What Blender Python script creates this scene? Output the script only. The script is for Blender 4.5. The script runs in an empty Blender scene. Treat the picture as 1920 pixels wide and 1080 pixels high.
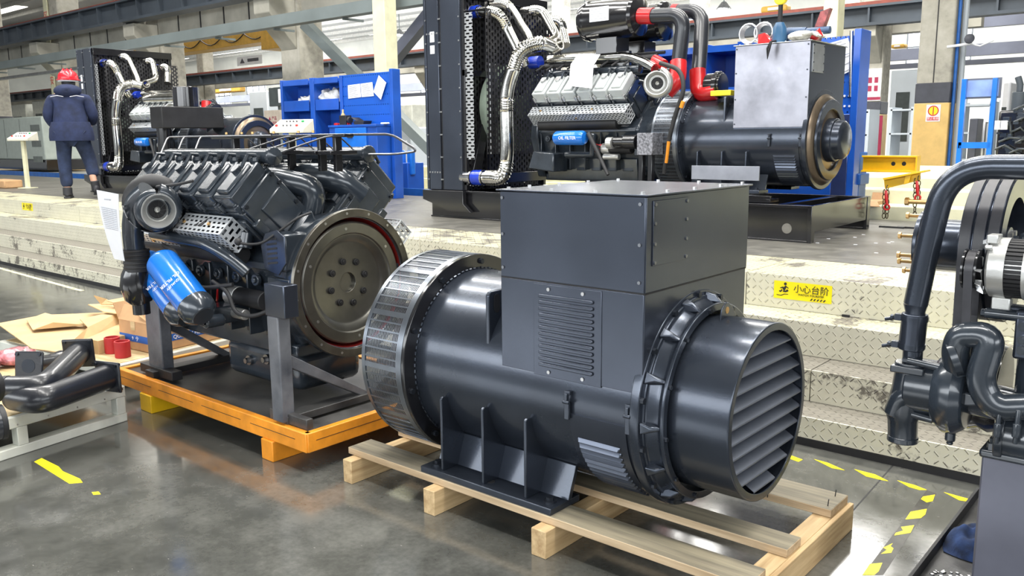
import bpy, bmesh, math, random
from mathutils import Vector, Matrix
random.seed(7)
PI = math.pi
scene = bpy.context.scene
COL = scene.collection

# ------------------------------------------------------------------ camera
F_PX = 1609.8
CAM = Vector((0.0, 0.0, 1.45))
AX_R = Vector((0.7616, 0.6471, -0.0100))
_mx = Vector((-960 - 960, 278 - 540, F_PX)).normalized()
_py = Vector((2350 - 960, 245 - 540, F_PX)).normalized()
_X = -_mx
_Y = _py
_Z = _X.cross(_Y)
if _Z.y > 0:
    _Z = -_Z
ROT = Matrix((_X, _Y, _Z))          # camera (right, down, forward) -> world
cam_data = bpy.data.cameras.new('camera')
cam_data.sensor_width = 36
cam_data.lens = F_PX / 1920 * 36
cam_data.clip_end = 300
cam = bpy.data.objects.new('camera', cam_data)
COL.objects.link(cam)
r_ = ROT @ Vector((1, 0, 0)); u_ = ROT @ Vector((0, -1, 0)); b_ = ROT @ Vector((0, 0, -1))
cam.matrix_world = Matrix(((r_.x, u_.x, b_.x, CAM.x), (r_.y, u_.y, b_.y, CAM.y), (r_.z, u_.z, b_.z, CAM.z), (0, 0, 0, 1)))
scene.camera = cam

def W(u, v, x=None, y=None, z=None):
    """where the sight line of a photo pixel meets a plane of the real place"""
    d = ROT @ Vector((u - 960, v - 540, F_PX))
    if x is not None: t = (x - CAM.x) / d.x
    elif y is not None: t = (y - CAM.y) / d.y
    else: t = (z - CAM.z) / d.z
    return CAM + d * t

# ------------------------------------------------------------------ world, lights, exposure
scene.view_settings.view_transform = 'Standard'
scene.view_settings.look = 'None'
scene.view_settings.exposure = 0.12
scene.view_settings.gamma = 1
scene.view_settings.use_curve_mapping = False
world = bpy.data.worlds.new('daylight')
scene.world = world
world.use_nodes = True
wn = world.node_tree
wn.nodes.clear()
wo = wn.nodes.new('ShaderNodeOutputWorld'); wb = wn.nodes.new('ShaderNodeBackground')
wb.inputs[0].default_value = (0.90, 0.96, 1.0, 1); wb.inputs[1].default_value = 0.45
wn.links.new(wb.outputs[0], wo.inputs[0])

def area(name, loc, size, energy, rot=(0, 0, 0), color=(1, 1, 1)):
    l = bpy.data.lights.new(name, 'AREA'); l.shape = 'RECTANGLE'
    l.size, l.size_y = size; l.energy = energy; l.color = color
    o = bpy.data.objects.new(name, l); o.location = loc; o.rotation_euler = rot
    COL.objects.link(o); return o
for i, (x, y) in enumerate([(-2.5, 1.2), (-2.5, 5.2), (-11, 1.2), (-11, 5.2), (-19, 3.2), (-11, 9.2), (-3, 9.2), (4.5, 2.6)]):  # the last strip is added to throw light on the cowl slats
    area('hall_fill_light', (x, y, 8.9), (7.0, 0.8), 560, color=(1.0, 0.98, 0.94))
for i, (x, y) in enumerate([(-10, 20), (-30, 20), (-10, 34), (-30, 34), (-50, 26)]):
    area('hall_fill_light', (x, y, 8.9), (14, 3), 2100, color=(1.0, 0.98, 0.93))
area('window_light', (-9, -9, 3.6), (15, 3.0), 900, rot=(math.radians(82), 0, math.radians(8)), color=(0.93, 0.97, 1.0))
area('hall_fill_light', (0, 38, 6), (14, 6), 1800, rot=(math.radians(80), 0, math.radians(10)), color=(0.95, 0.98, 1.0))  # added fill turned on the far wall to brighten its right part
area('hall_fill_light', (-45, 36, 6), (60, 6), 5200, rot=(math.radians(80), 0, 0), color=(0.96, 0.98, 1.0))  # another added fill, brightens the left part of the far wall
area('window_light', (2.5, -7, 4.2), (11, 3.2), 560, rot=(math.radians(68), 0, math.radians(20)), color=(0.93, 0.97, 1.0))
area('window_light', (12.0, -1.0, 4.0), (9, 2.6), 520, rot=(math.radians(72), 0, math.radians(90)), color=(0.93, 0.97, 1.0))

# ------------------------------------------------------------------ materials
MATS = {}
def _new(name):
    m = bpy.data.materials.new(name); m.use_nodes = True
    nt = m.node_tree; b = nt.nodes.get('Principled BSDF')
    MATS[name] = m
    return m, nt, b
def N(nt, t, **kw):
    n = nt.nodes.new(t)
    for k, v in kw.items(): setattr(n, k, v)
    return n
def mth(nt, op, a, b=None, c=None):
    n = nt.nodes.new('ShaderNodeMath'); n.operation = op
    for i, q in enumerate((a, b, c)):
        if q is None: continue
        if isinstance(q, (int, float)): n.inputs[i].default_value = q
        else: nt.links.new(q, n.inputs[i])
    return n.outputs[0]
def objco(nt, scale=(1, 1, 1)):
    t = N(nt, 'ShaderNodeTexCoord'); m = N(nt, 'ShaderNodeMapping')
    nt.links.new(t.outputs['Object'], m.inputs[0]); m.inputs['Scale'].default_value = scale
    return m.outputs[0]
def ramp(nt, fac, stops):
    r = N(nt, 'ShaderNodeValToRGB'); nt.links.new(fac, r.inputs[0])
    e = r.color_ramp.elements
    while len(e) < len(stops): e.new(0.5)
    for k, (p, c) in enumerate(stops):
        e[k].position = p; e[k].color = (*c, 1) if len(c) == 3 else c
    return r.outputs[0]
def noise(nt, vec, scale, detail=4, rough=0.55):
    n = N(nt, 'ShaderNodeTexNoise'); nt.links.new(vec, n.inputs['Vector'])
    n.inputs['Scale'].default_value = scale; n.inputs['Detail'].default_value = detail
    n.inputs['Roughness'].default_value = rough
    return n.outputs[0]
def mat(name, col, rough=0.5, metal=0.0, coat=0.0, var=0.08, nscale=6, bump=0.0, bscale=60, spec=None, rvar=0.0, emit=0.0):
    if name in MATS: return MATS[name]
    m, nt, b = _new(name)
    vec = objco(nt)
    f = noise(nt, vec, nscale)
    lo = tuple(max(0, c * (1 - var * 2)) for c in col); hi = tuple(min(1, c * (1 + var * 2)) for c in col)
    nt.links.new(ramp(nt, f, [(0.3, lo), (0.7, hi)]), b.inputs['Base Color'])
    b.inputs['Metallic'].default_value = metal; b.inputs['Roughness'].default_value = rough
    b.inputs['Coat Weight'].default_value = coat; b.inputs['Coat Roughness'].default_value = 0.12
    if spec is not None: b.inputs['Specular IOR Level'].default_value = spec
    if rvar:
        rr = mth(nt, 'MULTIPLY_ADD', noise(nt, vec, nscale * 1.7), rvar * 2, rough - rvar)
        nt.links.new(rr, b.inputs['Roughness'])
    if bump:
        bp = N(nt, 'ShaderNodeBump'); bp.inputs['Strength'].default_value = bump; bp.inputs['Distance'].default_value = 0.004
        nt.links.new(noise(nt, vec, bscale, 3), bp.inputs['Height']); nt.links.new(bp.outputs[0], b.inputs['Normal'])
    if emit:
        b.inputs['Emission Color'].default_value = (*col, 1); b.inputs['Emission Strength'].default_value = emit
    return m

PAINT = mat('slate_gloss_paint', (0.048, 0.058, 0.078), rough=0.26, metal=0.65, coat=0.30, var=0.10, nscale=3, bump=0.06, bscale=120, rvar=0.05)
PAINT_SAT = mat('slate_satin_paint', (0.075, 0.087, 0.115), rough=0.25, metal=0.75, coat=0.12, var=0.08, nscale=2, rvar=0.05)
ENG = mat('engine_slate_gloss', (0.028, 0.036, 0.047), rough=0.24, metal=0.15, coat=0.6, var=0.12, nscale=8, bump=0.12, bscale=45)
BLACK = mat('black_gloss_paint', (0.012, 0.012, 0.014), rough=0.16, coat=0.5, var=0.1)
BLACKM = mat('black_matt', (0.014, 0.014, 0.016), rough=0.55, var=0.2)
PIPEBLK = mat('black_pipe_satin', (0.016, 0.018, 0.024), rough=0.32, coat=0.25, var=0.15, bump=0.15, bscale=90)
RUBBER = mat('black_rubber', (0.020, 0.020, 0.022), rough=0.6, var=0.2)
BELT = mat('belt_rubber', (0.032, 0.032, 0.038), rough=0.42, var=0.15, nscale=14)
CAST = mat('machined_cast_iron', (0.15, 0.14, 0.12), rough=0.38, metal=0.85, var=0.18, nscale=7, rvar=0.08)
CASTD = mat('flywheel_steel', (0.20, 0.195, 0.175), rough=0.34, metal=0.9, var=0.12, nscale=4, rvar=0.06)
STEEL = mat('bare_steel', (0.42, 0.42, 0.43), rough=0.25, metal=1.0, var=0.12, nscale=12, rvar=0.08)
CHROME = mat('polished_stainless', (0.60, 0.59, 0.56), rough=0.14, metal=1.0, var=0.12, nscale=14, rvar=0.05)
ZINC = mat('zinc_plate', (0.55, 0.56, 0.57), rough=0.35, metal=0.9, var=0.08)
BOLT = mat('bolt_zinc', (0.50, 0.50, 0.50), rough=0.3, metal=0.9)
BOLTD = mat('bolt_dark', (0.03, 0.035, 0.045), rough=0.3, metal=0.6)
BRASS = mat('brass_fitting', (0.60, 0.38, 0.16), rough=0.3, metal=0.9)
ALU = mat('cast_aluminium', (0.62, 0.62, 0.60), rough=0.36, metal=0.75, var=0.06, bump=0.1, bscale=150)
SILVER = mat('silver_grey_paint', (0.50, 0.52, 0.54), rough=0.4, metal=0.3, var=0.05)
COVERGREY = mat('pale_grey_cover', (0.50, 0.53, 0.53), rough=0.4, var=0.04)
BLUE = mat('filter_blue', (0.008, 0.16, 0.62), rough=0.22, coat=0.5, var=0.06)
CABBLUE = mat('cabinet_blue', (0.012, 0.085, 0.44), rough=0.3, coat=0.3, var=0.12, nscale=2)
CABBLUEL = mat('drawer_blue', (0.010, 0.15, 0.62), rough=0.3, coat=0.3, var=0.08)
STANDBLUE = mat('hoist_blue', (0.02, 0.12, 0.42), rough=0.4, var=0.1)
SLEEVEBLUE = mat('silicone_blue', (0.01, 0.04, 0.42), rough=0.3, coat=0.3)
RED = mat('silicone_red', (0.50, 0.012, 0.015), rough=0.28, coat=0.3, var=0.12)
REDMAT = mat('red_rubber', (0.42, 0.018, 0.022), rough=0.5, var=0.1)
REDIN = mat('red_primer', (0.22, 0.01, 0.008), rough=0.5)
ORANGE = mat('pallet_orange_paint', (0.80, 0.29, 0.02), rough=0.42, coat=0.15, var=0.10, nscale=9, bump=0.2, bscale=30)
YEL = mat('lifting_yellow', (0.85, 0.50, 0.01), rough=0.4, var=0.06)
CREAMP = mat('cream_post_paint', (0.70, 0.68, 0.47), rough=0.45, var=0.05)
WHITEP = mat('white_steel_paint', (0.66, 0.67, 0.60), rough=0.4, var=0.07, nscale=5, bump=0.1, bscale=40)
GREYCAN = mat('canopy_grey', (0.42, 0.47, 0.43), rough=0.45, var=0.04)
PAPER = mat('paper_white', (0.85, 0.86, 0.90), rough=0.7, var=0.02)
INK = mat('print_ink', (0.10, 0.10, 0.12), rough=0.7)
INKL = mat('print_ink_pale', (0.42, 0.43, 0.47), rough=0.7)
CARD = mat('cardboard', (0.52, 0.36, 0.18), rough=0.8, var=0.08, nscale=4, bump=0.1, bscale=80)
CARDD = mat('cardboard_brown', (0.50, 0.30, 0.15), rough=0.8, var=0.08)
BOXBLUE = mat('carton_blue_print', (0.015, 0.10, 0.40), rough=0.6)
SIGNY = mat('sign_yellow', (0.90, 0.74, 0.01), rough=0.35, var=0.03)
SIGNK = mat('sign_black', (0.02, 0.02, 0.02), rough=0.5)
REDP = mat('red_print', (0.6, 0.03, 0.03), rough=0.5)
MAROON = mat('maroon_print', (0.30, 0.02, 0.06), rough=0.5)
GREENL = mat('green_button', (0.02, 0.35, 0.10), rough=0.4)
CONSOLE = mat('console_cream', (0.66, 0.64, 0.54), rough=0.5, var=0.03)
NAVY = mat('navy_cloth', (0.012, 0.020, 0.060), rough=0.85, var=0.2, nscale=9, bump=0.5, bscale=22)
NAVYT = mat('navy_trouser_cloth', (0.016, 0.026, 0.062), rough=0.9, var=0.25, nscale=7, bump=0.5, bscale=18)
SKIN = mat('skin', (0.50, 0.28, 0.19), rough=0.6)
SHOE = mat('dark_shoe', (0.02, 0.02, 0.025), rough=0.6)
HELMET = mat('helmet_red', (0.65, 0.015, 0.03), rough=0.3, coat=0.4)
RAG = mat('dark_blue_rag', (0.010, 0.028, 0.09), rough=0.9, var=0.4, nscale=14, bump=0.6, bscale=40)
TARP = mat('white_plastic_sheet', (0.68, 0.69, 0.70), rough=0.35, var=0.2, nscale=9, bump=0.9, bscale=16)
PINKBAG = mat('red_parts_in_plastic', (0.55, 0.16, 0.18), rough=0.3, coat=0.5, var=0.55, nscale=22, bump=0.8, bscale=30)
CRANEY = mat('crane_yellow', (0.72, 0.42, 0.08), rough=0.45, var=0.06)
GIRDER = mat('girder_blue_grey', (0.050, 0.062, 0.078), rough=0.5, var=0.12, nscale=1)
GIRDERL = mat('conduit_grey', (0.17, 0.20, 0.20), rough=0.5, var=0.08, nscale=1)
GIRDERM = mat('far_girder_blue', (0.11, 0.12, 0.16), rough=0.5, var=0.1, nscale=1)
RUST = mat('rail_rust', (0.20, 0.05, 0.035), rough=0.7)
BEAMC = mat('precast_beam', (0.40, 0.385, 0.33), rough=0.85, var=0.12, nscale=1.5)
BANDK = mat('column_dark_band', (0.055, 0.058, 0.075), rough=0.5)
COLY = mat('column_yellow', (0.74, 0.49, 0.17), rough=0.5, var=0.05)
WALLM = mat('wall_panel', (0.78, 0.78, 0.72), rough=0.6, var=0.04, nscale=0.6)
WALLB = mat('wall_panel_blue_grey', (0.52, 0.57, 0.62), rough=0.6, var=0.05, nscale=0.6)
GLOW = mat('daylight_pane', (0.93, 0.97, 1.0), rough=0.3, emit=2.2)
TUBEL = mat('skylight_strip', (1.0, 0.97, 0.88), rough=0.4, emit=3.0)
LAMP = mat('lamp_glow', (1, 0.98, 0.95), rough=0.4, emit=4.0)
DARKSCR = mat('monitor_screen', (0.05, 0.06, 0.06), rough=0.2)
CORE = mat('radiator_core', (0.030, 0.030, 0.032), rough=0.5, metal=0.5, var=0.3, nscale=40)
FANG = mat('fan_green', (0.36, 0.44, 0.36), rough=0.4)
CHAIN = mat('chain_steel', (0.12, 0.10, 0.06), rough=0.4, metal=0.8)
TAPEK = mat('tape_dark', (0.10, 0.10, 0.09), rough=0.45, var=0.2, nscale=12)
HIVIS = mat('reflective_piping', (0.45, 0.45, 0.5), rough=0.4)

def mk_concrete():
    m, nt, b = _new('column_concrete')
    vec = objco(nt)
    f = noise(nt, vec, 1.6, 6); g = noise(nt, vec, 9, 5)
    c = ramp(nt, mth(nt, 'ADD', mth(nt, 'MULTIPLY', f, 0.65), mth(nt, 'MULTIPLY', g, 0.35)),
             [(0.35, (0.26, 0.25, 0.22)), (0.5, (0.42, 0.40, 0.34)), (0.68, (0.52, 0.50, 0.44))])
    nt.links.new(c, b.inputs['Base Color']); b.inputs['Roughness'].default_value = 0.85
mk_concrete(); CONC = MATS['column_concrete']

def mk_floor():
    m, nt, b = _new('polished_concrete_floor')
    vec = objco(nt)
    f1 = noise(nt, vec, 0.9, 8, 0.62); f2 = noise(nt, vec, 5.5, 6, 0.6); f3 = noise(nt, vec, 45, 4, 0.6)
    f = mth(nt, 'ADD', mth(nt, 'MULTIPLY', f1, 0.5), mth(nt, 'ADD', mth(nt, 'MULTIPLY', f2, 0.35), mth(nt, 'MULTIPLY', f3, 0.15)))
    c = ramp(nt, f, [(0.36, (0.038, 0.039, 0.035)), (0.5, (0.080, 0.081, 0.073)), (0.62, (0.140, 0.139, 0.126))])
    # pale chips and scratches
    v = N(nt, 'ShaderNodeTexVoronoi'); v.inputs['Scale'].default_value = 9
    mp = N(nt, 'ShaderNodeMapping'); mp.inputs['Scale'].default_value = (1, 2.3, 1)
    nt.links.new(vec, mp.inputs[0]); nt.links.new(mp.outputs[0], v.inputs['Vector'])
    s = mth(nt, 'LESS_THAN', mth(nt, 'ADD', v.outputs['Distance'], mth(nt, 'MULTIPLY', f3, 0.16)), 0.115)
    mx = N(nt, 'ShaderNodeMix', data_type='RGBA'); nt.links.new(mth(nt, 'MULTIPLY', s, 0.55), mx.inputs[0])
    nt.links.new(c, mx.inputs[6]); mx.inputs[7].default_value = (0.33, 0.32, 0.29, 1)
    nt.links.new(mx.outputs[2], b.inputs['Base Color'])
    nt.links.new(mth(nt, 'MULTIPLY_ADD', f2, 0.26, 0.0), b.inputs['Roughness'])
    b.inputs['Specular IOR Level'].default_value = 0.75
    b.inputs['Coat Weight'].default_value = 0.35; b.inputs['Coat Roughness'].default_value = 0.10
    bp = N(nt, 'ShaderNodeBump'); bp.inputs['Strength'].default_value = 0.08; bp.inputs['Distance'].default_value = 0.01
    nt.links.new(f2, bp.inputs['Height']); nt.links.new(bp.outputs[0], b.inputs['Normal'])
mk_floor(); FLOORM = MATS['polished_concrete_floor']

def mk_mat_floor():
    m, nt, b = _new('rubber_mat_floor')
    vec = objco(nt)
    f1 = noise(nt, vec, 0.7, 6); f2 = noise(nt, vec, 7, 6, 0.65)
    f = mth(nt, 'ADD', mth(nt, 'MULTIPLY', f1, 0.5), mth(nt, 'MULTIPLY', f2, 0.5))
    c = ramp(nt, f, [(0.36, (0.075, 0.072, 0.063)), (0.52, (0.125, 0.12, 0.105)), (0.66, (0.19, 0.18, 0.155))])
    nt.links.new(c, b.inputs['Base Color'])
    nt.links.new(mth(nt, 'MULTIPLY_ADD', f2, 0.4, 0.2), b.inputs['Roughness'])
mk_mat_floor(); MATF = MATS['rubber_mat_floor']

def mk_checker(name, axes, worn, paint=(0.68, 0.655, 0.53), metal=(0.17, 0.155, 0.13), cell=0.038):
    """painted chequer plate: raised dashes at right angles, paint worn off along the dashes and in patches"""
    m, nt, b = _new(name)
    t = N(nt, 'ShaderNodeTexCoord'); sp = N(nt, 'ShaderNodeSeparateXYZ'); nt.links.new(t.outputs['Object'], sp.inputs[0])
    a = mth(nt, 'DIVIDE', sp.outputs[axes[0]], cell); c = mth(nt, 'DIVIDE', sp.outputs[axes[1]], cell)
    par = mth(nt, 'FLOORED_MODULO', mth(nt, 'ADD', mth(nt, 'FLOOR', a), mth(nt, 'FLOOR', c)), 2.0)
    sg = mth(nt, 'MULTIPLY_ADD', par, 2, -1)
    fx = mth(nt, 'SUBTRACT', mth(nt, 'FRACT', a), 0.5); fy = mth(nt, 'SUBTRACT', mth(nt, 'FRACT', c), 0.5)
    uu = mth(nt, 'ABSOLUTE', mth(nt, 'ADD', fx, mth(nt, 'MULTIPLY', sg, fy)))
    vv = mth(nt, 'ABSOLUTE', mth(nt, 'SUBTRACT', fx, mth(nt, 'MULTIPLY', sg, fy)))
    h = mth(nt, 'MULTIPLY', mth(nt, 'SUBTRACT', 1.0, mth(nt, 'SMOOTH_MIN', mth(nt, 'DIVIDE', vv, 0.15), 1.0, 0.2)), mth(nt, 'LESS_THAN', uu, 0.50))
    vec = objco(nt)
    big = noise(nt, vec, 2.3, 6, 0.62); fine = noise(nt, vec, 38, 5, 0.7); mid = noise(nt, vec, 9, 5, 0.6)
    wear = mth(nt, 'ADD', mth(nt, 'MULTIPLY', big, 0.6), mth(nt, 'ADD', mth(nt, 'MULTIPLY', mid, 0.25), mth(nt, 'MULTIPLY', fine, 0.25)))
    wear = mth(nt, 'ADD', wear, mth(nt, 'MULTIPLY', h, 0.05))
    r = N(nt, 'ShaderNodeMapRange'); nt.links.new(wear, r.inputs[0])
    r.inputs[1].default_value = worn; r.inputs[2].default_value = worn + 0.05
    pc = ramp(nt, mid, [(0.3, tuple(q * 0.88 for q in paint)), (0.7, paint)])
    mx = N(nt, 'ShaderNodeMix', data_type='RGBA'); nt.links.new(r.outputs[0], mx.inputs[0])
    nt.links.new(pc, mx.inputs[6]); mx.inputs[7].default_value = (*metal, 1)
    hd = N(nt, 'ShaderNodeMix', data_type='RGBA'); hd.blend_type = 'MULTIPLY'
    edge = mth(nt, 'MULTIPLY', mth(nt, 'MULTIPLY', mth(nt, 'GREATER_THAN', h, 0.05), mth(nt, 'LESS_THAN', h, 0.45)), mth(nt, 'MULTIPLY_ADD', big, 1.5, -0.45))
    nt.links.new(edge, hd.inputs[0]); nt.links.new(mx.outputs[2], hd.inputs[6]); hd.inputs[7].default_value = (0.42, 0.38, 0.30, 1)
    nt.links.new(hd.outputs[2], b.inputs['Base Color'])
    b.inputs['Roughness'].default_value = 0.38
    bp = N(nt, 'ShaderNodeBump'); bp.inputs['Strength'].default_value = 0.9; bp.inputs['Distance'].default_value = 0.006
    nt.links.new(h, bp.inputs['Height']); nt.links.new(bp.outputs[0], b.inputs['Normal'])
    return m
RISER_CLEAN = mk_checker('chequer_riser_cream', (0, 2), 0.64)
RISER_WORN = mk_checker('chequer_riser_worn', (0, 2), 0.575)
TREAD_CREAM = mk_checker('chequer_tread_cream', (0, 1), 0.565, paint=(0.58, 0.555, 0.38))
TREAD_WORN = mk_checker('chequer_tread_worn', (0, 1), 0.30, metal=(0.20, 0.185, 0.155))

def mk_wood(name, c0, c1, axis=0):
    m, nt, b = _new(name)
    sc = [14, 14, 14]; sc[axis] = 0.9
    vec = objco(nt, tuple(sc))
    f = noise(nt, vec, 2.2, 6, 0.6)
    g = noise(nt, objco(nt), 2.0, 3)
    c = ramp(nt, mth(nt, 'ADD', mth(nt, 'MULTIPLY', f, 0.75), mth(nt, 'MULTIPLY', g, 0.25)), [(0.36, c0), (0.62, c1)])
    nt.links.new(c, b.inputs['Base Color']); b.inputs['Roughness'].default_value = 0.65
    bp = N(nt, 'ShaderNodeBump'); bp.inputs['Strength'].default_value = 0.35; bp.inputs['Distance'].default_value = 0.003
    nt.links.new(f, bp.inputs['Height']); nt.links.new(bp.outputs[0], b.inputs['Normal'])
    return m
WOODX = mk_wood('pallet_pine_plank', (0.36, 0.25, 0.14), (0.62, 0.47, 0.30), 0)
WOODT = mk_wood('weathered_plank_top', (0.13, 0.115, 0.085), (0.30, 0.26, 0.18), 0)
WOODY = mk_wood('pallet_pine_bearer', (0.38, 0.24, 0.11), (0.66, 0.48, 0.26), 1)
OSB = mk_wood('plywood_deck', (0.40, 0.29, 0.13), (0.66, 0.52, 0.30), 0)

def mk_oily(name, c0, c1, r0, r1):
    m, nt, b = _new(name)
    vec = objco(nt)
    f = noise(nt, vec, 3.0, 6, 0.6); g = noise(nt, vec, 60, 3, 0.7)
    nt.links.new(ramp(nt, f, [(0.4, c0), (0.62, c1)]), b.inputs['Base Color'])
    nt.links.new(mth(nt, 'MULTIPLY_ADD', f, r1 - r0, r0), b.inputs['Roughness'])
    bp = N(nt, 'ShaderNodeBump'); bp.inputs['Strength'].default_value = 0.3; bp.inputs['Distance'].default_value = 0.002
    nt.links.new(g, bp.inputs['Height']); nt.links.new(bp.outputs[0], b.inputs['Normal'])
    return m
OILY = mk_oily('oily_black_deck', (0.020, 0.020, 0.022), (0.085, 0.083, 0.080), 0.15, 0.65)
POSTM = mk_oily('scuffed_stand_steel', (0.05, 0.055, 0.068), (0.15, 0.155, 0.17), 0.25, 0.5)

def mk_perf(name, axes, cell, hole, col, metal=0.6, rough=0.35, brick=True):
    """perforated sheet: real see-through slots"""
    m, nt, b = _new(name)
    t = N(nt, 'ShaderNodeTexCoord'); sp = N(nt, 'ShaderNodeSeparateXYZ'); nt.links.new(t.outputs['Object'], sp.inputs[0])
    a = mth(nt, 'DIVIDE', sp.outputs[axes[0]], cell[0]); c = mth(nt, 'DIVIDE', sp.outputs[axes[1]], cell[1])
    if brick:
        row = mth(nt, 'FLOORED_MODULO', mth(nt, 'FLOOR', c), 2.0)
        a = mth(nt, 'ADD', a, mth(nt, 'MULTIPLY', row, 0.5))
    fx = mth(nt, 'ABSOLUTE', mth(nt, 'SUBTRACT', mth(nt, 'FRACT', a), 0.5)); fy = mth(nt, 'ABSOLUTE', mth(nt, 'SUBTRACT', mth(nt, 'FRACT', c), 0.5))
    ins = mth(nt, 'MULTIPLY', mth(nt, 'LESS_THAN', fx, hole[0] / 2), mth(nt, 'LESS_THAN', fy, hole[1] / 2))
    b.inputs['Base Color'].default_value = (*col, 1); b.inputs['Metallic'].default_value = metal; b.inputs['Roughness'].default_value = rough
    nt.links.new(mth(nt, 'SUBTRACT', 1.0, ins), b.inputs['Alpha'])
    return m
PERF_SIDE = mk_perf('perforated_zinc_yz', (2, 1), (0.075, 0.028), (0.62, 0.5), (0.35, 0.36, 0.37))
PERF_X = mk_perf('perforated_zinc_xz', (0, 2), (0.075, 0.030), (0.60, 0.5), (0.48, 0.49, 0.50))
PERF_DARK = mk_perf('perforated_dark_yz', (2, 1), (0.06, 0.04), (0.55, 0.5), (0.06, 0.06, 0.065))
GRILLE_V = mk_perf('guard_grille', (2, 0), (0.10, 0.020), (0.7, 0.6), (0.10, 0.10, 0.11))
PEG = mk_perf('pegboard_blue', (0, 2), (0.045, 0.13), (0.30, 0.10), (0.012, 0.10, 0.50), metal=0.0, rough=0.3, brick=False)

# ------------------------------------------------------------------ mesh helpers
class MB:
    def __init__(s, xf=None):
        s.v = []; s.f = []; s.mi = []; s.cur = 0; s.xf = xf
    def add(s, vs, fs):
        b = len(s.v)
        for p in vs:
            p = Vector(p)
            s.v.append(tuple(s.xf(p)) if s.xf else tuple(p))
        for f in fs:
            s.f.append([b + i for i in f]); s.mi.append(s.cur)
        return s
    def box(s, x0, x1, y0, y1, z0, z1):
        return s.add([(x0, y0, z0), (x1, y0, z0), (x1, y1, z0), (x0, y1, z0), (x0, y0, z1), (x1, y0, z1), (x1, y1, z1), (x0, y1, z1)],
                     [(0, 3, 2, 1), (4, 5, 6, 7), (0, 1, 5, 4), (1, 2, 6, 5), (2, 3, 7, 6), (3, 0, 4, 7)])
    def hexa(s, c):
        return s.add(c, [(0, 3, 2, 1), (4, 5, 6, 7), (0, 1, 5, 4), (1, 2, 6, 5), (2, 3, 7, 6), (3, 0, 4, 7)])
    def prism(s, poly, a0, a1, axis='x'):
        """extrude a 2D polygon along an axis"""
        n = len(poly)
        def P(a, q):
            return {'x': (a, q[0], q[1]), 'y': (q[0], a, q[1]), 'z': (q[0], q[1], a)}[axis]
        vs = [P(a0, q) for q in poly] + [P(a1, q) for q in poly]
        fs = [tuple(range(n))[::-1], tuple(range(n, 2 * n))] + [(i, (i + 1) % n, n + (i + 1) % n, n + i) for i in range(n)]
        return s.add(vs, fs)
    def ring_sweep(s, centers, frames, radii, n, cap=True, closed=False):
        vs = []; m = len(centers)
        for c, (a, b), r in zip(centers, frames, radii):
            for k in range(n):
                t = 2 * PI * k / n
                vs.append(c + a * (r * math.cos(t)) + b * (r * math.sin(t)))
        fs = []
        for i in range(m - 1 + (1 if closed else 0)):
            j = (i + 1) % m
            for k in range(n):
                l = (k + 1) % n
                fs.append((i * n + k, i * n + l, j * n + l, j * n + k))
        if cap and not closed:
            fs.append(tuple(range(n))[::-1]); fs.append(tuple((m - 1) * n + k for k in range(n)))
        return s.add(vs, fs)
    def tube(s, pts, r, n=12, cap=True, closed=False):
        pts = [Vector(p) for p in pts]; m = len(pts)
        rr = r if isinstance(r, (list, tuple)) else [r] * m
        ts = []
        for i in range(m):
            a = pts[i - 1] if (i > 0 or closed) else pts[i]; b = pts[(i + 1) % m] if (i < m - 1 or closed) else pts[i]
            d = (b - a)
            ts.append(d.normalized() if d.length > 1e-9 else Vector((0, 0, 1)))
        up = Vector((0, 0, 1)) if abs(ts[0].z) < 0.9 else Vector((1, 0, 0))
        a = (up - ts[0] * up.dot(ts[0])).normalized(); fr = []
        for t in ts:
            a = (a - t * a.dot(t))
            a = a.normalized() if a.length > 1e-6 else t.orthogonal().normalized()
            fr.append((a, t.cross(a)))
        return s.ring_sweep(pts, fr, rr, n, cap, closed)
    def cyl(s, p0, p1, r, r1=None, n=24, cap=True):
        return s.tube([p0, p1], [r, r if r1 is None else r1], n, cap)
    def lathe(s, prof, o, ax, n=48, closed=True, a0=0, a1=2 * PI):
        """revolve profile [(along, radius)] round axis; closed profile loops back"""
        o = Vector(o); ax = Vector(ax).normalized(); p = ax.orthogonal().normalized()
        if abs(ax.x) > 0.9: p = Vector((0, 1, 0))
        q = ax.cross(p); m = len(prof); full = abs(a1 - a0 - 2 * PI) < 1e-6
        nn = n if full else n + 1
        vs = []
        for k in range(nn):
            t = a0 + (a1 - a0) * k / n
            for (l, r) in prof:
                vs.append(o + ax * l + (p * math.cos(t) + q * math.sin(t)) * r)
        fs = []
        for k in range(n):
            k2 = (k + 1) % nn
            for i in range(m if closed else m - 1):
                j = (i + 1) % m
                fs.append((k * m + i, k * m + j, k2 * m + j, k2 * m + i))
        return s.add(vs, fs)
    def sphere(s, c, r, n=12, sq=(1, 1, 1)):
        c = Vector(c); vs = [c + Vector((0, 0, r * sq[2]))]; fs = []
        h = n // 2
        for i in range(1, h):
            a = PI * i / h
            for k in range(n):
                t = 2 * PI * k / n
                vs.append(c + Vector((r * sq[0] * math.sin(a) * math.cos(t), r * sq[1] * math.sin(a) * math.sin(t), r * sq[2] * math.cos(a))))
        vs.append(c - Vector((0, 0, r * sq[2]))); L = len(vs) - 1
        for k in range(n):
            fs.append((0, 1 + k, 1 + (k + 1) % n)); fs.append((L, 1 + (h - 2) * n + (k + 1) % n, 1 + (h - 2) * n + k))
        for i in range(h - 2):
            for k in range(n):
                fs.append((1 + i * n + k, 1 + (i + 1) * n + k, 1 + (i + 1) * n + (k + 1) % n, 1 + i * n + (k + 1) % n))
        return s.add(vs, fs)
    def bolt(s, p, d, r=0.008, h=0.006):
        p = Vector(p); d = Vector(d).normalized()
        s.cyl(p, p + d * h, r, n=6)
        return s
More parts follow.
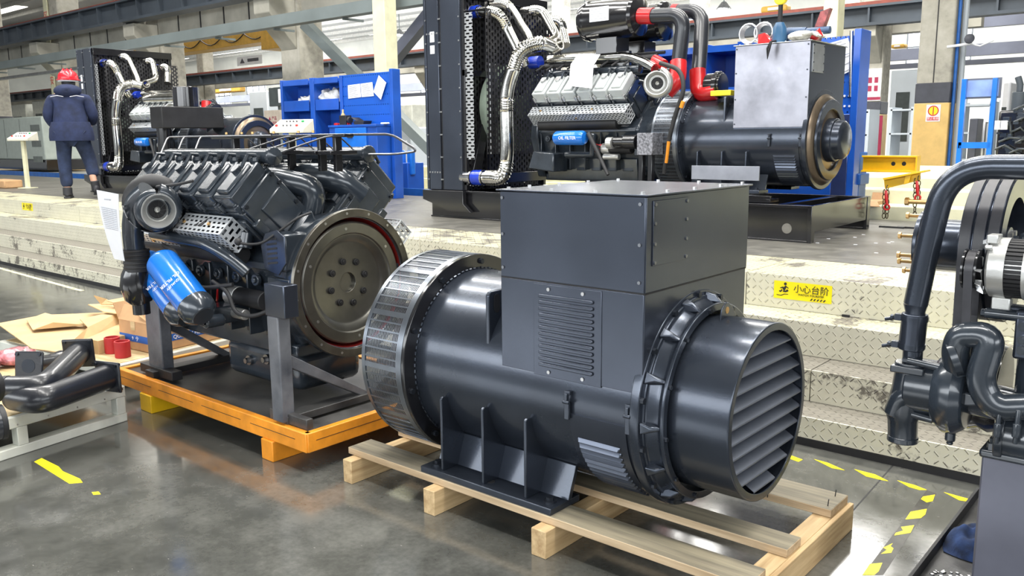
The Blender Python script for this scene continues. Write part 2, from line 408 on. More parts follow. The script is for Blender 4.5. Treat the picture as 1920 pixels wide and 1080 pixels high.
    def pieces(s):
        n = len(s.v); par = list(range(n))
        def find(a):
            while par[a] != a:
                par[a] = par[par[a]]; a = par[a]
            return a
        for f in s.f:
            r = find(f[0])
            for i in f[1:]: par[find(i)] = r
        isl = {}
        for i in range(n): isl.setdefault(find(i), []).append(i)
        ks = list(isl); bx_ = []
        for k in ks:
            P = [s.v[i] for i in isl[k]]; bx_.append(([min(p[a] for p in P) for a in range(3)], [max(p[a] for p in P) for a in range(3)]))
        m = len(ks)
        if m < 2 or m > 140: return None
        g = list(range(m))
        def fg(a):
            while g[a] != a: a = g[a]
            return a
        for i in range(m):
            for j in range(i + 1, m):
                gap = math.sqrt(sum(max(0, bx_[j][0][a] - bx_[i][1][a], bx_[i][0][a] - bx_[j][1][a]) ** 2 for a in range(3)))
                sz = max(max(bx_[q][1][a] - bx_[q][0][a] for a in range(3)) for q in (i, j))
                if gap <= max(0.004, 0.25 * sz): g[fg(j)] = fg(i)
        grp = {}
        for i, k in enumerate(ks): grp.setdefault(fg(i), []).append(k)
        if len(grp) < 2 or len(grp) > 60: return None
        idx = {}
        for q, (r, kk) in enumerate(grp.items()):
            for k in kk: idx[k] = q
        fid = [idx[find(f[0])] for f in s.f]; out = []
        for q in range(len(grp)):
            b = MB(); mp = {}
            for f, fi, mi in zip(s.f, fid, s.mi):
                if fi != q: continue
                nf = []
                for i in f:
                    if i not in mp: mp[i] = len(b.v); b.v.append(s.v[i])
                    nf.append(mp[i])
                b.f.append(nf); b.mi.append(mi)
            out.append(b)
        return out
    def build(s, name, mats, parent=None, bevel=0.0, seg=2, smooth=True, angle=38, loc=None, split=True):
        if parent is not None and split and not any(w in name for w in ('print', 'louvre', 'vent', 'joint', 'grille', 'screen', 'weld')):
            ps = s.pieces()
            if ps:
                nm = name[:-1] if name.endswith('s') and not name.endswith(('ss', 'us')) else name
                if nm.endswith('branche'): nm = nm[:-1]
                os_ = [b.build(nm, mats, parent, bevel, seg, smooth, angle, loc, split=False) for b in ps]
                return os_[0]
        me = bpy.data.meshes.new(name)
        me.from_pydata(s.v, [], s.f)
        if not isinstance(mats, (list, tuple)): mats = [mats]
        for m in mats: me.materials.append(m)
        me.polygons.foreach_set('material_index', s.mi)
        bm = bmesh.new(); bm.from_mesh(me); bmesh.ops.recalc_face_normals(bm, faces=bm.faces); bm.to_mesh(me); bm.free()
        if smooth:
            me.polygons.foreach_set('use_smooth', [True] * len(me.polygons))
            me.set_sharp_from_angle(angle=math.radians(angle))
        me.update()
        o = bpy.data.objects.new(name, me); COL.objects.link(o)
        if parent: o.parent = parent
        if loc: o.location = loc
        if bevel:
            md = o.modifiers.new('bevel', 'BEVEL'); md.width = bevel; md.segments = seg; md.limit_method = 'ANGLE'; md.angle_limit = math.radians(40)
            md.harden_normals = False
        return o

def tag(o, label=None, cat=None, group=None, kind=None):
    if label: o['label'] = label
    if cat: o['category'] = cat
    if group: o['group'] = group
    if kind: o['kind'] = kind
    return o
def struct(o): o['kind'] = 'structure'; return o
def thing(name, label, cat, loc=(0, 0, 0), rz=0, group=None):
    o = bpy.data.objects.new(name, None); COL.objects.link(o)
    o.location = loc; o.rotation_euler = (0, 0, rz); o.empty_display_size = 0.1
    return tag(o, label, cat, group)
def kidmap():
    d = {}
    for c in COL.objects:
        if c.parent: d.setdefault(c.parent.name, []).append(c)
    return d
def dup(root, loc, rz, label, group=None, skip=()):
    km = kidmap()
    def cp(o, par):
        if o.name.split('.')[0] in skip: return
        c = o.copy(); COL.objects.link(c); c.parent = par
        for ch in km.get(o.name, []): cp(ch, c)
        return c
    src = km.get(root.name, [])
    r = root.copy(); COL.objects.link(r); r.location = loc; r.rotation_euler = (0, 0, rz)
    r['label'] = label
    if group: r['group'] = group
    for ch in src: cp(ch, r)
    return r
def off(v):
    v = Vector(v)
    return lambda p: p - v
def arc(c, a, b, r, t0, t1, n=8):
    c = Vector(c); a = Vector(a); b = Vector(b)
    return [c + a * (r * math.cos(t0 + (t1 - t0) * i / n)) + b * (r * math.sin(t0 + (t1 - t0) * i / n)) for i in range(n + 1)]
def bendpath(pts, r, n=6):
    """polyline with rounded corners"""
    pts = [Vector(p) for p in pts]; out = [pts[0]]
    for i in range(1, len(pts) - 1):
        a, b, c = pts[i - 1], pts[i], pts[i + 1]
        d0 = (a - b); d1 = (c - b); rr = min(r, d0.length * 0.49, d1.length * 0.49)
        p0 = b + d0.normalized() * rr; p1 = b + d1.normalized() * rr
        for k in range(n + 1):
            t = k / n
            out.append(p0 * (1 - t) ** 2 + b * 2 * t * (1 - t) + p1 * t * t)
    out.append(pts[-1]); return out
def textobj(name, body, size, origin, right, up, m, parent, thick=0.0006, align='CENTER'):
    """printed words as a thin mesh lying on a surface"""
    cu = bpy.data.curves.new(name, 'FONT'); cu.body = body; cu.size = size; cu.align_x = align; cu.align_y = 'CENTER'; cu.extrude = thick
    cu.resolution_u = 2
    t = bpy.data.objects.new(name, cu); COL.objects.link(t)
    bpy.context.view_layer.update()
    me = bpy.data.meshes.new_from_object(t.evaluated_get(bpy.context.evaluated_depsgraph_get()))
    COL.objects.unlink(t); bpy.data.objects.remove(t)
    right = Vector(right).normalized(); up = Vector(up).normalized(); nn = right.cross(up); o = Vector(origin)
    for v in me.vertices:
        v.co = o + right * v.co.x + up * v.co.y + nn * v.co.z
    me.materials.clear(); me.materials.append(m)
    ob = bpy.data.objects.new(name, me); COL.objects.link(ob)
    if parent: ob.parent = parent
    return ob
def capsule(mb, p0, p1, half, nrm, lift, n=6):
    """raised louvre / slot shape between two points on a surface: rounded ends, thickness lift along nrm"""
    p0 = Vector(p0); p1 = Vector(p1); nrm = Vector(nrm).normalized(); d = (p1 - p0).normalized(); e = nrm.cross(d)
    out = []
    for k in range(n + 1):
        t = -PI / 2 + PI * k / n
        out.append(p1 + d * (half * math.cos(t)) + e * (half * math.sin(t)))
    for k in range(n + 1):
        t = PI / 2 + PI * k / n
        out.append(p0 + d * (half * math.cos(t)) + e * (half * math.sin(t)))
    m = len(out)
    mb.add([q for q in out] + [q + nrm * lift for q in out], [tuple(range(m))[::-1], tuple(range(m, 2 * m))] + [(i, (i + 1) % m, m + (i + 1) % m, m + i) for i in range(m)])
# ------------------------------------------------------------------ floor, platform, steps
FL = MB().box(-90, 8, -14, 70, -0.1, 0).build('floor', FLOORM, smooth=False); struct(FL)
YS = [3.85, 4.10, 4.37, 4.64]; ZS = [0.14, 0.30, 0.48, 0.67]
PY0 = 5.32; PY1 = 8.25; PZ = 0.67; PX0 = -24.0; PX1 = 2.5
body = MB()
for i in range(4):
    y0 = YS[i]; y1 = YS[i + 1] if i < 3 else PY1
    body.box(PX0, PX1, y0 + 0.02, y1 + 0.02, 0, ZS[i] - 0.006)
struct(body.build('trim_1', BLACKM, smooth=False))
joints = {3: [-18.6, -15.0, -11.0, -7.3, -4.9, -2.16, 0.9], 2: [-17, -13.2, -9.4, -6.0, -3.0, -0.2], 1: [-16.2, -12.6, -8.6, -5.2, -1.55, 1.4], 0: [-16, -12, -8.0, -4.2, -1.9, 0.6]}
k = 2
for i in range(4):
    xs = [PX0] + joints[i] + [PX1]
    for a, b in zip(xs[:-1], xs[1:]):
        near = i >= 2
        zb = 0.036 if i == 0 else ZS[i - 1]
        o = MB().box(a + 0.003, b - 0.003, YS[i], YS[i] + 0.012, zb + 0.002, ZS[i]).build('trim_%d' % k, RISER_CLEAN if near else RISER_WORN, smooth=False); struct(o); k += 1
        y1 = YS[i + 1] if i < 3 else PY0
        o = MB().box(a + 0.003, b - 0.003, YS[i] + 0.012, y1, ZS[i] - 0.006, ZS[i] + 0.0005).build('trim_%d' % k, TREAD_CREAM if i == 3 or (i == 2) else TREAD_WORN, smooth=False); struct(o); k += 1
o = MB().box(PX0, PX1, YS[0] - 0.004, YS[0] + 0.014, 0.0, 0.036).build('baseboard_front', BLACKM, smooth=False); struct(o)
o = MB().box(PX0, PX1, PY0, PY1, PZ - 0.012, PZ + 0.003).build('floor_platform', MATF, smooth=False); struct(o)
PZT = PZ + 0.003
# mat seams
o = MB()
for x in (-15.2, -9.6, -4.1, -0.9): o.box(x, x + 0.012, PY0, PY1, PZT, PZT + 0.0015)
struct(o.build('trim_%d' % k, BLACKM, smooth=False)); k += 1

# second stepped plinth beyond the first platform
YF = [8.27, 8.62, 8.97]; ZF = [0.80, 0.93, 1.03]
XF0, XF1 = -3.4, 2.5
for i in range(3):
    o = MB().box(XF0, XF1, YF[i], (YF[i + 1] if i < 2 else 12.5), 0, ZF[i]).build('trim_%d' % k, CREAMP, smooth=False, bevel=0.01); struct(o); k += 1
# far machining plinth to the left, beyond the aisle
for (x0, x1, y0, y1, z0, z1) in [(-14.5, -9.4, 12.6, 14, 0, 0.40), (-14.5, -9.4, 12.9, 14, 0.40, 0.62), (-14.5, -9.4, 13.2, 14, 0.62, 0.85)]:
    o = MB().box(x0, x1, y0, y1, z0, z1).build('trim_%d' % k, CREAMP, smooth=False, bevel=0.01); struct(o); k += 1

# ------------------------------------------------------------------ roof and walls
RZ = 9.6
ro = MB().box(-95, 14, -14, 72, RZ, RZ + 0.15)
ROOFM = mat('roof_sheet', (0.50, 0.50, 0.485), rough=0.6, var=0.05, nscale=0.4)
struct(ro.build('ceiling', ROOFM, smooth=False))
pl = MB()
for y in range(-13, 70, 2): pl.box(-95, 14, y, y + 0.12, RZ - 0.22, RZ)
struct(pl.build('trim_%d' % k, mat('purlin_grey', (0.58, 0.57, 0.53), rough=0.6), smooth=False)); k += 1
sk = MB()
for y in (13.5, 21.5, 29.5, 37.5, 45.5):
    for x in range(-90, 6, 12): sk.box(x, x + 8.5, y, y + 0.9, RZ - 0.03, RZ - 0.01)
struct(sk.build('window_1', TUBEL, smooth=False))
YW = 48.0
w = MB().box(-95, 12, YW, YW + 0.3, 0, RZ)
struct(w.build('wall_far', WALLM, smooth=False))
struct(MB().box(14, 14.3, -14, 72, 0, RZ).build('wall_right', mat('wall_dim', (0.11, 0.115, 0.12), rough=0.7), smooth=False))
w = MB().box(-95.3, -95, -14, 72, 0, RZ)
struct(w.build('wall_left', WALLM, smooth=False))
wi = 2
fr = mat('window_frame_grey', (0.25, 0.27, 0.30), rough=0.5)
for x in range(-92, 10, 6):
    for (z0, z1) in ((5.0, 6.65), (1.4, 3.9)):
        o = MB().box(x, x + 3.0, YW - 0.06, YW - 0.01, z0, z1).build('window_%d' % wi, GLOW, smooth=False); struct(o)
        q = MB()
        for t in (0, 1, 2, 3): q.box(x + t - 0.03, x + t + 0.03, YW - 0.12, YW - 0.06, z0, z1)
        for t in (0, .5, 1): q.box(x, x + 3, YW - 0.12, YW - 0.06, z0 + (z1 - z0) * t - 0.04, z0 + (z1 - z0) * t + 0.04)
        q.build('window_frame', fr, o, smooth=False); wi += 1

# ------------------------------------------------------------------ concrete columns and crane runways
def column(x, y, w, h, label, yellow=True, corb=None, name='concrete_column'):
    t = thing(name, label, 'column', (x, y, 0))
    MB().box(-w / 2, w / 2, -w / 2, w / 2, 0, h).build('shaft', CONC, t, bevel=0.03)
    if yellow:
        e = w / 2 + 0.008
        MB().box(-e, e, -e, e, 0, 1.99).build('painted_base', COLY, t, bevel=0.02)
        MB().box(-e, e, -e, e, 1.99, 2.33).build('dark_band', BANDK, t, bevel=0.02)
    if corb:
        z, L = corb
        m = MB()
        m.prism([(-w / 2 - L, z), (-w / 2 - L, z - 0.28), (-w / 2, z - 0.95), (-w / 2, z)], -w / 2 * 0.85, w / 2 * 0.85, 'x')
        m.build('corbel', CREAMP if False else BEAMC, t, bevel=0.015)
    return t
Z1 = W(0, 88, y=10.3).z      # underside of the near crane girder
Z1T = W(0, 57, y=10.3).z
colx = [-15.2, -20.7, -26.3, -32.0, -38.0, -44.5]
names = ['second column behind the blue shelf unit, dark steel girder on its bracket', 'column between the left radiator and the shelf unit under the crane girder',
         'column behind the worker with a red lettered strip on its edge', 'column at the left edge beyond the grey canopy', 'distant column left of the lettered one', 'farthest concrete column of the near row']
for x, l in zip(colx, names):
    column(x, 11.2, 0.62, RZ, 'grey concrete ' + l, corb=(Z1 - 0.06, 0.62))
t = thing('crane_girder', 'dark blue-grey steel crane runway girder at upper left with a rusty rail', 'girder', (-25, 10.3, Z1))
m = MB(); m.box(-30, 16, -0.03, 0.03, 0, Z1T - Z1); m.box(-30, 16, -0.18, 0.18, -0.03, 0.03); m.box(-30, 16, -0.18, 0.18, Z1T - Z1 - 0.04, Z1T - Z1)
m.build('web', GIRDER, t, smooth=False)
m = MB()
for i in range(46): m.box(-30 + i, -29.97 + i, -0.15, 0.0, 0.03, Z1T - Z1 - 0.04)
m.build('stiffeners', GIRDER, t, smooth=False)
MB().box(-30, 16, -0.05, 0.05, Z1T - Z1, Z1T - Z1 + 0.07).build('rail', RUST, t, smooth=False)
zb0 = W(0, 118, y=11.0).z; zb1 = W(0, 92, y=11.0).z
for i in range(len(colx)):
    xa = colx[i] - 0.33; xb = (colx[i + 1] + 0.33) if i < len(colx) - 1 else colx[i] - 6
    o = MB().box(xb, xa, 10.85, 11.1, zb0, zb1).build('concrete_beam', BEAMC, smooth=False)
    m = MB()
    for j in range(1, 5): m.box(xb + (xa - xb) * j / 5 - 0.02, xb + (xa - xb) * j / 5 + 0.02, 10.84, 10.85, zb0, zb1)
    m.build('joint', BLACKM, o, smooth=False)
    tag(o, 'pale precast concrete beam between columns, ' + ['nearest the shelf unit', 'second from the shelf unit', 'behind the worker', 'left of the lettered column', 'far left', 'farthest left'][i], 'beam', 'precast beams of the near row')
o = MB().box(-15.0 + 0.33, -8.8, 10.85, 11.1, zb0, zb1).build('concrete_beam', BEAMC, smooth=False); tag(o, 'pale precast concrete beam at the top of the photo right of the shelf unit columns', 'beam', 'precast beams of the near row')
zc0 = W(200, 92, y=9.7).z
o = MB(); o.box(-48, -8.5, 9.6, 9.8, zc0 - 0.10, zc0 + 0.10)
for x in range(-46, -9, 2): o.box(x, x + 0.03, 9.7, 10.15, zc0 - 0.14, zc0 - 0.10)
tag(o.build('cable_tray', GIRDERL, smooth=False), 'long grey steel cable tray running under the pale concrete beams', 'cable tray')

# far runway (beyond the aisle), parallel
Y2 = 24.0
z2t = W(1500, 24, y=Y2).z; z2b = W(1500, 58, y=Y2).z
t = thing('crane_girder', 'dark steel crane runway girder crossing the background with a red rail', 'girder', (-20, Y2, z2b))
m = MB(); m.box(-60, 26, -0.03, 0.03, 0, z2t - z2b); m.box(-60, 26, -0.2, 0.2, -0.04, 0.04); m.box(-60, 26, -0.2, 0.2, z2t - z2b - 0.06, z2t - z2b)
m.build('web', GIRDER, t, smooth=False)
m = MB()
for i in range(58): m.box(-60 + i * 1.5, -59.95 + i * 1.5, -0.18, 0.0, 0.04, z2t - z2b - 0.06)
m.build('stiffeners', GIRDER, t, smooth=False)
MB().box(-60, 26, -0.06, 0.06, z2t - z2b, z2t - z2b + 0.10).build('rail', RUST, t, smooth=False)
c2 = {-8.05: 'with a white notice and yellow base beside the blue pegboard cabinet', -16.5: 'far behind the generator set on the platform', -25: 'far behind the shelf unit', -33.5: 'behind the yellow overhead crane', -42: 'behind the silver pipes of the left generator set', 1.0: 'hidden at the right edge'}
for x, l in c2.items():
    if x == 1.0: continue
    column(x, 24.8, 0.62, RZ, 'distant grey concrete column ' + l, corb=(z2b - 0.02, 0.6))
for x0, x1, y, z, h, mm, l in [(-80, -5.6, 25.2, 4.16, 0.30, BEAMC, 'long pale concrete beam under the far crane girder'), (-80, 10, 36.0, 5.28, 0.38, GIRDERM, 'blue-grey beam above the high windows at the right'),
                    (-80, 10, 36.0, 4.28, 0.42, GIRDERM, 'blue-grey beam under the high windows at the right'), (-80, 10, 30.0, 3.55, 0.14, GIRDERM, 'thin blue-grey rail in the far hall')]:
    tag(MB().box(x0, x1, y, y + 0.3, z, z + h).build('hall_beam', mm, smooth=False), l, 'beam')
for x, l in ((-28, 'far-off column seen left of the cream post'), (-20, 'far-off column seen between the post and the radiator'), (-36, 'far-off column above the yellow crane'), (-13, 'far-off column right of the black air filter')):
    column(x, 37.0, 0.7, RZ, 'grey concrete ' + l, yellow=False)

# the big column at the right with the no-smoking notice
cR = thing('concrete_column', 'large concrete column with a yellow base and a no-smoking sign', 'column', (-4.48, 17.4, 0))
MB().box(-0.29, 0.29, -0.4, 0.4, 0, RZ).build('shaft', CONC, cR, bevel=0.03)
MB().box(-0.30, 0.30, -0.41, 0.41, 0, 2.0).build('painted_base', COLY, cR, bevel=0.02)
MB().box(-0.30, 0.30, -0.41, 0.41, 2.0, 2.36).build('dark_band', BANDK, cR, bevel=0.02)
MB().box(-0.008, 0.008, -0.412, -0.398, 2.36, RZ).build('joint', BLACKM, cR)
m = MB(); m.tube([(0.33, -0.3, 0.4), (0.33, -0.3, 7.5)], 0.03, 8); m.build('conduit', STANDBLUE, cR)
m = MB(); m.tube([(0.38, -0.1, 0.4), (0.38, -0.1, 7.5)], 0.05, 8); m.build('downpipe', WALLB, cR)
s = thing('sign', 'square no-smoking notice on the yellow base of the big column', 'sign', (-4.44, 17.4 - 0.412, 1.8))
MB().box(-0.12, 0.12, -0.006, 0, -0.13, 0.17).build('plate', PAPER, s)
m = MB(); m.lathe([(0, 0.075), (0.004, 0.075), (0.004, 0.092), (0, 0.092)], (0, -0.006, 0.06), (0, -1, 0), 24); m.box(-0.008, 0.008, -0.012, -0.006, -0.01, 0.13); m.build('ban_ring', REDP, s)
MB().cyl((0, -0.006, 0.06), (0, -0.008, 0.06), 0.074, n=24).build('disc', SIGNY, s)
MB().box(-0.1, 0.1, -0.009, -0.006, -0.11, -0.05).build('caption_bar', REDP, s)
textobj('caption', '禁止吸烟', 0.05, (0, -0.0095, -0.08), (1, 0, 0), (0, 0, 1), PAPER, s)
s = thing('notice', 'white notice with red lines on the far column beside the cabinet', 'notice', (-8.05, 24.8 - 0.33, 2.7))
MB().box(-0.36, 0.30, -0.01, 0, -0.35, 0.5).build('sheet', PAPER, s)
m = MB()
for i in range(6): m.box(-0.2 + 0.16 * (i % 3), -0.1 + 0.16 * (i % 3), -0.014, -0.01, -0.1 + 0.22 * (i // 3), 0.05 + 0.22 * (i // 3))
m.box(-0.36, 0.30, -0.014, -0.01, -0.33, -0.25); m.build('red_print', MAROON, s)
s = thing('notice', 'tall maroon board on the yellow foot of the far column', 'notice', (-7.80, 24.8 - 0.33, 0.7))
MB().box(-0.1, 0.15, -0.02, 0, 0, 1.25).build('board', MAROON, s)
s = thing('lettered_strip', 'cream strip with red characters on the column behind the worker', 'sign', (-26.3, 10.85, 2.6))
MB().box(-0.42, -0.18, -0.03, 0, 0.0, 3.0).build('strip', CREAMP, s)
for i, ch in enumerate('区工安'):
    textobj('character', ch, 0.26, (-0.30, -0.034, 2.4 - i * 0.9), (1, 0, 0), (0, 0, 1), REDP, s)

# cream post and braces behind the blue shelf unit
p = W(721, 100, y=9.3)
tag(MB().box(p.x - 0.14, p.x + 0.14, 9.2, 9.45, 0, 6.5).build('steel_post', CREAMP, bevel=0.01), 'cream square steel post rising behind the blue shelf unit', 'post')
p = W(1147, 30, y=12.0)
tag(MB().box(p.x - 0.14, p.x + 0.14, 11.9, 12.15, 0, 7).build('steel_post', CREAMP, bevel=0.01), 'cream steel post between the air filter and the pegboard cabinet', 'post')
p = W(1562, 30, y=12.0)
tag(MB().box(p.x - 0.10, p.x + 0.10, 11.9, 12.15, 0, 7).build('steel_post', CREAMP, bevel=0.01), 'cream steel post just behind the pegboard cabinet top', 'post')
def brace(a, b, yy, r, mm, label):
    A = W(*a, y=yy); B = W(*b, y=yy)
    d = (B - A).normalized(); e = Vector((0, 1, 0)); f = d.cross(e)
    m = MB(); c = []
    for q, (sy, sf) in [(A, (-1, -1)), (A, (1, -1)), (A, (1, 1)), (A, (-1, 1)), (B, (-1, -1)), (B, (1, -1)), (B, (1, 1)), (B, (-1, 1))]:
        c.append(q + e * (r * sy) + f * (r * sf))
    m.hexa(c); tag(m.build('diagonal_brace', mm, smooth=False), label, 'brace')
brace((572, 45), (840, 312), 10.6, 0.09, GIRDERL, 'grey diagonal steel brace running down behind the shelf unit')
brace((812, 20), (728, 122), 10.0, 0.09, GIRDERM, 'dark diagonal brace between the cream post and the black radiator')
o = MB().tube([(-48, 9.4, W(200, 121, y=9.4).z), (-19, 9.4, W(200, 121, y=9.4).z)], 0.045, 8).build('handrail_pipe', ZINC); tag(o, 'thin horizontal grey pipe passing behind the worker', 'pipe')
# yellow overhead crane
t = thing('overhead_crane', 'yellow overhead travelling crane girder behind the near columns', 'crane', (-30, 19, 0))
zt = W(300, 84, y=19).z; zb = W(300, 108, y=19).z
xa = W(225, 95, y=19).x; xb = W(528, 110, y=19).x
MB().box(xa + 30, xb + 30, -0.35, 0.35, zb, zt).build('bridge_girder', CRANEY, t, bevel=0.02)
MB().box(xb + 29.5, xb + 30.6, -0.5, 0.5, zb - 0.3, zb + 0.5).build('end_truck', CRANEY, t, bevel=0.03)
m = MB(); px_ = xa + 30
while px_ < xb + 29: m.tube([(px_ + q * 0.25, -0.4, zt - 0.15 - 0.25 * math.sin(PI * q / 6)) for q in range(7)], 0.02, 6); px_ += 1.5
m.build('festoon_cable', BLACKM, t)
pl_ = W(475, 112, y=18.6)
MB().box(pl_.x + 30 - 1.1, pl_.x + 30 + 0.5, -0.38, -0.355, pl_.z - 0.16, pl_.z + 0.16).build('name_plate', PAPER, t)
m = MB(); m.prism([(pl_.x + 30 - 0.9, pl_.z - 0.08), (pl_.x + 30 - 0.6, pl_.z - 0.08), (pl_.x + 30 - 0.75, pl_.z + 0.10)], -0.39, -0.38, 'y'); m.box(pl_.x + 29.6, pl_.x + 30.3, -0.39, -0.38, pl_.z - 0.05, pl_.z + 0.06); m.build('plate_mark', INK, t)
for (u0, u1, v0, v1, yy, l) in [(402, 455, 161, 176, 30, 'small yellow crane end carriage seen above the engine, behind the shelf unit'), (1616, 1652, 68, 92, 30, 'small yellow crane carriage beside the blue pegboard'), (1672, 1700, 82, 92, 30, 'small yellow hoist beam left of the big column'), (17, 45, 186, 200, 30, 'round-topped yellow lamp housing behind the grey canopy'), (1430, 1480, 8, 27, 28, 'small yellow hoist trolley on the far girder above the tools')]:
    a = W(u0, v1, y=yy); b = W(u1, v0, y=yy)
    t = thing('crane_carriage', l, 'crane', (a.x, yy, a.z))
    MB().box(0, b.x - a.x, -0.2, 0.2, 0, b.z - a.z).build('housing', CRANEY, t, bevel=0.08, seg=3)
    MB().box((b.x - a.x) * 0.3, (b.x - a.x) * 0.7, -0.23, -0.2, (b.z - a.z) * 0.3, (b.z - a.z) * 0.7).build('plate', PAPER, t)
# pendant lamps
for u, v, l in ((749, 66, 'pendant lamp left of the cream post'), (1096, 52, 'pendant lamp just right of the silver pipes'), (800, 14, 'pendant lamp nearest the radiator top'), (1357, 18, 'pendant lamp above the black elbow pipes'), (505, 58, 'pendant lamp above the crane carriage')):
    p = W(u, v, y=40)
    t = thing('pendant_lamp', 'small round hanging factory lamp, ' + l, 'lamp', (p.x, 40, p.z), group='pendant lamps under the far roof')
    MB().lathe([(0, 0.35), (0.05, 0.36), (0.35, 0.12), (0.4, 0.02), (0, 0.02)], (0, 0, 0), (0, 0, 1), 16).build('shade', STEEL, t)
    MB().cyl((0, 0, -0.03), (0, 0, 0.0), 0.3, n=16).build('diffuser', LAMP, t)
    MB().cyl((0, 0, 0.38), (0, 0, RZ - p.z), 0.03, n=6).build('stem', GIRDERL, t)
# ------------------------------------------------------------------ alternator (local: axis along x, end shield plane at x=0)
R_A = 0.362
mat('lug_see_through', (0.16, 0.18, 0.21), rough=0.4, metal=0.5)
SCREENM = mat('air_screen_silver', (0.20, 0.22, 0.25), rough=0.28, metal=0.85)
def alternator(root, h, style, T=Vector((0, 0, 0))):
    xf = lambda p: p + Vector((0, 0, h)) + T
    def M(): return MB(xf)
    P = PAINT
    m = M(); m.lathe([(-1.05, 0.33), (-1.05, R_A), (0.0, R_A), (0.0, 0.33)], (0, 0, 0), (1, 0, 0), 96)
    m.build('stator_frame', P, root, bevel=0.003)
    m = M(); m.lathe([(-1.062, 0.30), (-1.062, 0.425), (-1.045, 0.425), (-1.045, 0.30)], (0, 0, 0), (1, 0, 0), 96)
    m.build('drive_end_flange', BLACK if style == 'near' else P, root, bevel=0.003)
    m = M()
    for k in range(96):
        a = 2 * PI * k / 96; a2 = 2 * PI * (k + 0.55) / 96
        r = 0.3655 + random.uniform(-0.001, 0.002)
        m.cyl((-1.043, r * math.cos(a), r * math.sin(a)), (-1.043, r * math.cos(a2), r * math.sin(a2)), 0.0045, n=6)
    m.build('weld_bead', P, root)
    m = M()
    for k in range(10):
        a = 2 * PI * (k + 0.35) / 10
        m.bolt((-1.045, 0.395 * math.cos(a), 0.395 * math.sin(a)), (1, 0, 0), 0.012, 0.012)
    m.build('flange_bolts', BOLTD, root)
    # air screen: fine hoops over ribs
    m = M(); xs0, xs1 = -1.30, -1.062; r = 0.42
    for k in range(23):
        x = xs0 + 0.022 + (xs1 - xs0 - 0.05) * k / 22
        m.lathe([(x, r - 0.0005), (x, r + 0.0015), (x + 0.0035, r + 0.0015), (x + 0.0035, r - 0.0005)], (0, 0, 0), (1, 0, 0), 72)
    for k in range(72):
        a = 2 * PI * k / 72
        c, s_ = math.cos(a), math.sin(a)
        wdt = 0.0032 if k % 6 else 0.011
        t = Vector((0, -s_, c)) * wdt; q = Vector((0, c, s_))
        p0 = Vector((xs0, 0, 0)) + q * (r + 0.001); p1 = Vector((xs1, 0, 0)) + q * (r + 0.001)
        m.hexa([p0 - t, p0 + t, p0 + t + q * 0.003, p0 - t + q * 0.003, p1 - t, p1 + t, p1 + t + q * 0.003, p1 - t + q * 0.003])
    for (a, b) in ((xs0, xs0 + 0.02), (xs1 - 0.03, xs1)):
        m.lathe([(a, r - 0.001), (a, r + 0.005), (b, r + 0.005), (b, r - 0.001)], (0, 0, 0), (1, 0, 0), 96)
    m.build('air_screen', SCREENM, root)
    m = M(); m.lathe([(-1.29, 0.05), (-1.29, 0.27), (-1.08, 0.27), (-1.08, 0.05)], (0, 0, 0), (1, 0, 0), 40)
    for k in range(18):
        a = 2 * PI * k / 18; c, s_ = math.cos(a), math.sin(a)
        t = Vector((0, -s_, c)) * 0.006; q = Vector((0, c, s_)); p0 = Vector((-1.27, 0, 0)); p1 = Vector((-1.10, 0, 0))
        m.hexa([p0 + q * 0.26 - t, p0 + q * 0.26 + t, p0 + q * 0.37 + t, p0 + q * 0.37 - t, p1 + q * 0.26 - t, p1 + q * 0.26 + t, p1 + q * 0.37 + t, p1 + q * 0.37 - t])
    m.build('cooling_fan', mat('fan_dull', (0.09, 0.07, 0.065), rough=0.5, metal=0.5), root)
    # terminal box
    bx0, bx1, by0, by1 = -0.591, 0.009, -0.35, 0.37
    zt, zs = 0.733, 0.42
    m = M(); m.box(bx0, bx1, by0, by1, 0.075, zt - 0.006)
    tb = m.build('terminal_box', PAINT_SAT, root, bevel=0.004)
    fm = PAINT_SAT if style == 'near' else mat('zinc_box_panel', (0.25, 0.25, 0.28), rough=0.32, metal=0.85, var=0.12, nscale=5, rvar=0.06)
    m = M()
    z0u = zs if style == 'near' else 0.10
    m.box(bx0 + 0.002, bx1 - 0.001, by0 - 0.003, by0, z0u + 0.002, zt - 0.008)
    m.build('front_cover', fm, tb, bevel=0.0015)
    if style == 'near':
        m = M(); m.box(bx0 + 0.001, bx1 - 0.001, by0 - 0.0012, by0, zs - 0.004, zs + 0.003); m.box(bx1, bx1 + 0.0012, by0, by1, zs - 0.004, zs + 0.003); m.build('seam', BLACKM, tb, smooth=False)
        m = M(); m.box(bx0 + 0.002, bx1 - 0.001, by0 - 0.003, by0, 0.09, zs - 0.003); m.build('lower_front_cover', PAINT_SAT, tb, bevel=0.0015)
    if style == 'near':
        m = M(); m.box(bx1, bx1 + 0.003, by0, by1, zs + 0.002, zt - 0.008); m.build('end_cover', PAINT_SAT, tb, bevel=0.0015)
    m = M(); m.box(bx0 - 0.012, bx1 + 0.012, by0 - 0.012, by1 + 0.012, zt - 0.006, zt)
    lid = m.build('lid', PAINT_SAT if style == 'near' else ZINC, tb, bevel=0.002)
    m = M()
    for x in (bx0 + 0.03, bx0 + 0.22, bx0 + 0.40, bx1 - 0.02):
        for y in (by0 + 0.012, by1 - 0.012): m.bolt((x, y, zt), (0, 0, 1), 0.007, 0.008)
    for y in (by0 + 0.15, by0 + 0.33, by0 + 0.52):
        for x in (bx0 + 0.012, bx1 - 0.012): m.bolt((x, y, zt), (0, 0, 1), 0.007, 0.008)
    m.build('lid_bolts', BOLT, tb)
    m = M()
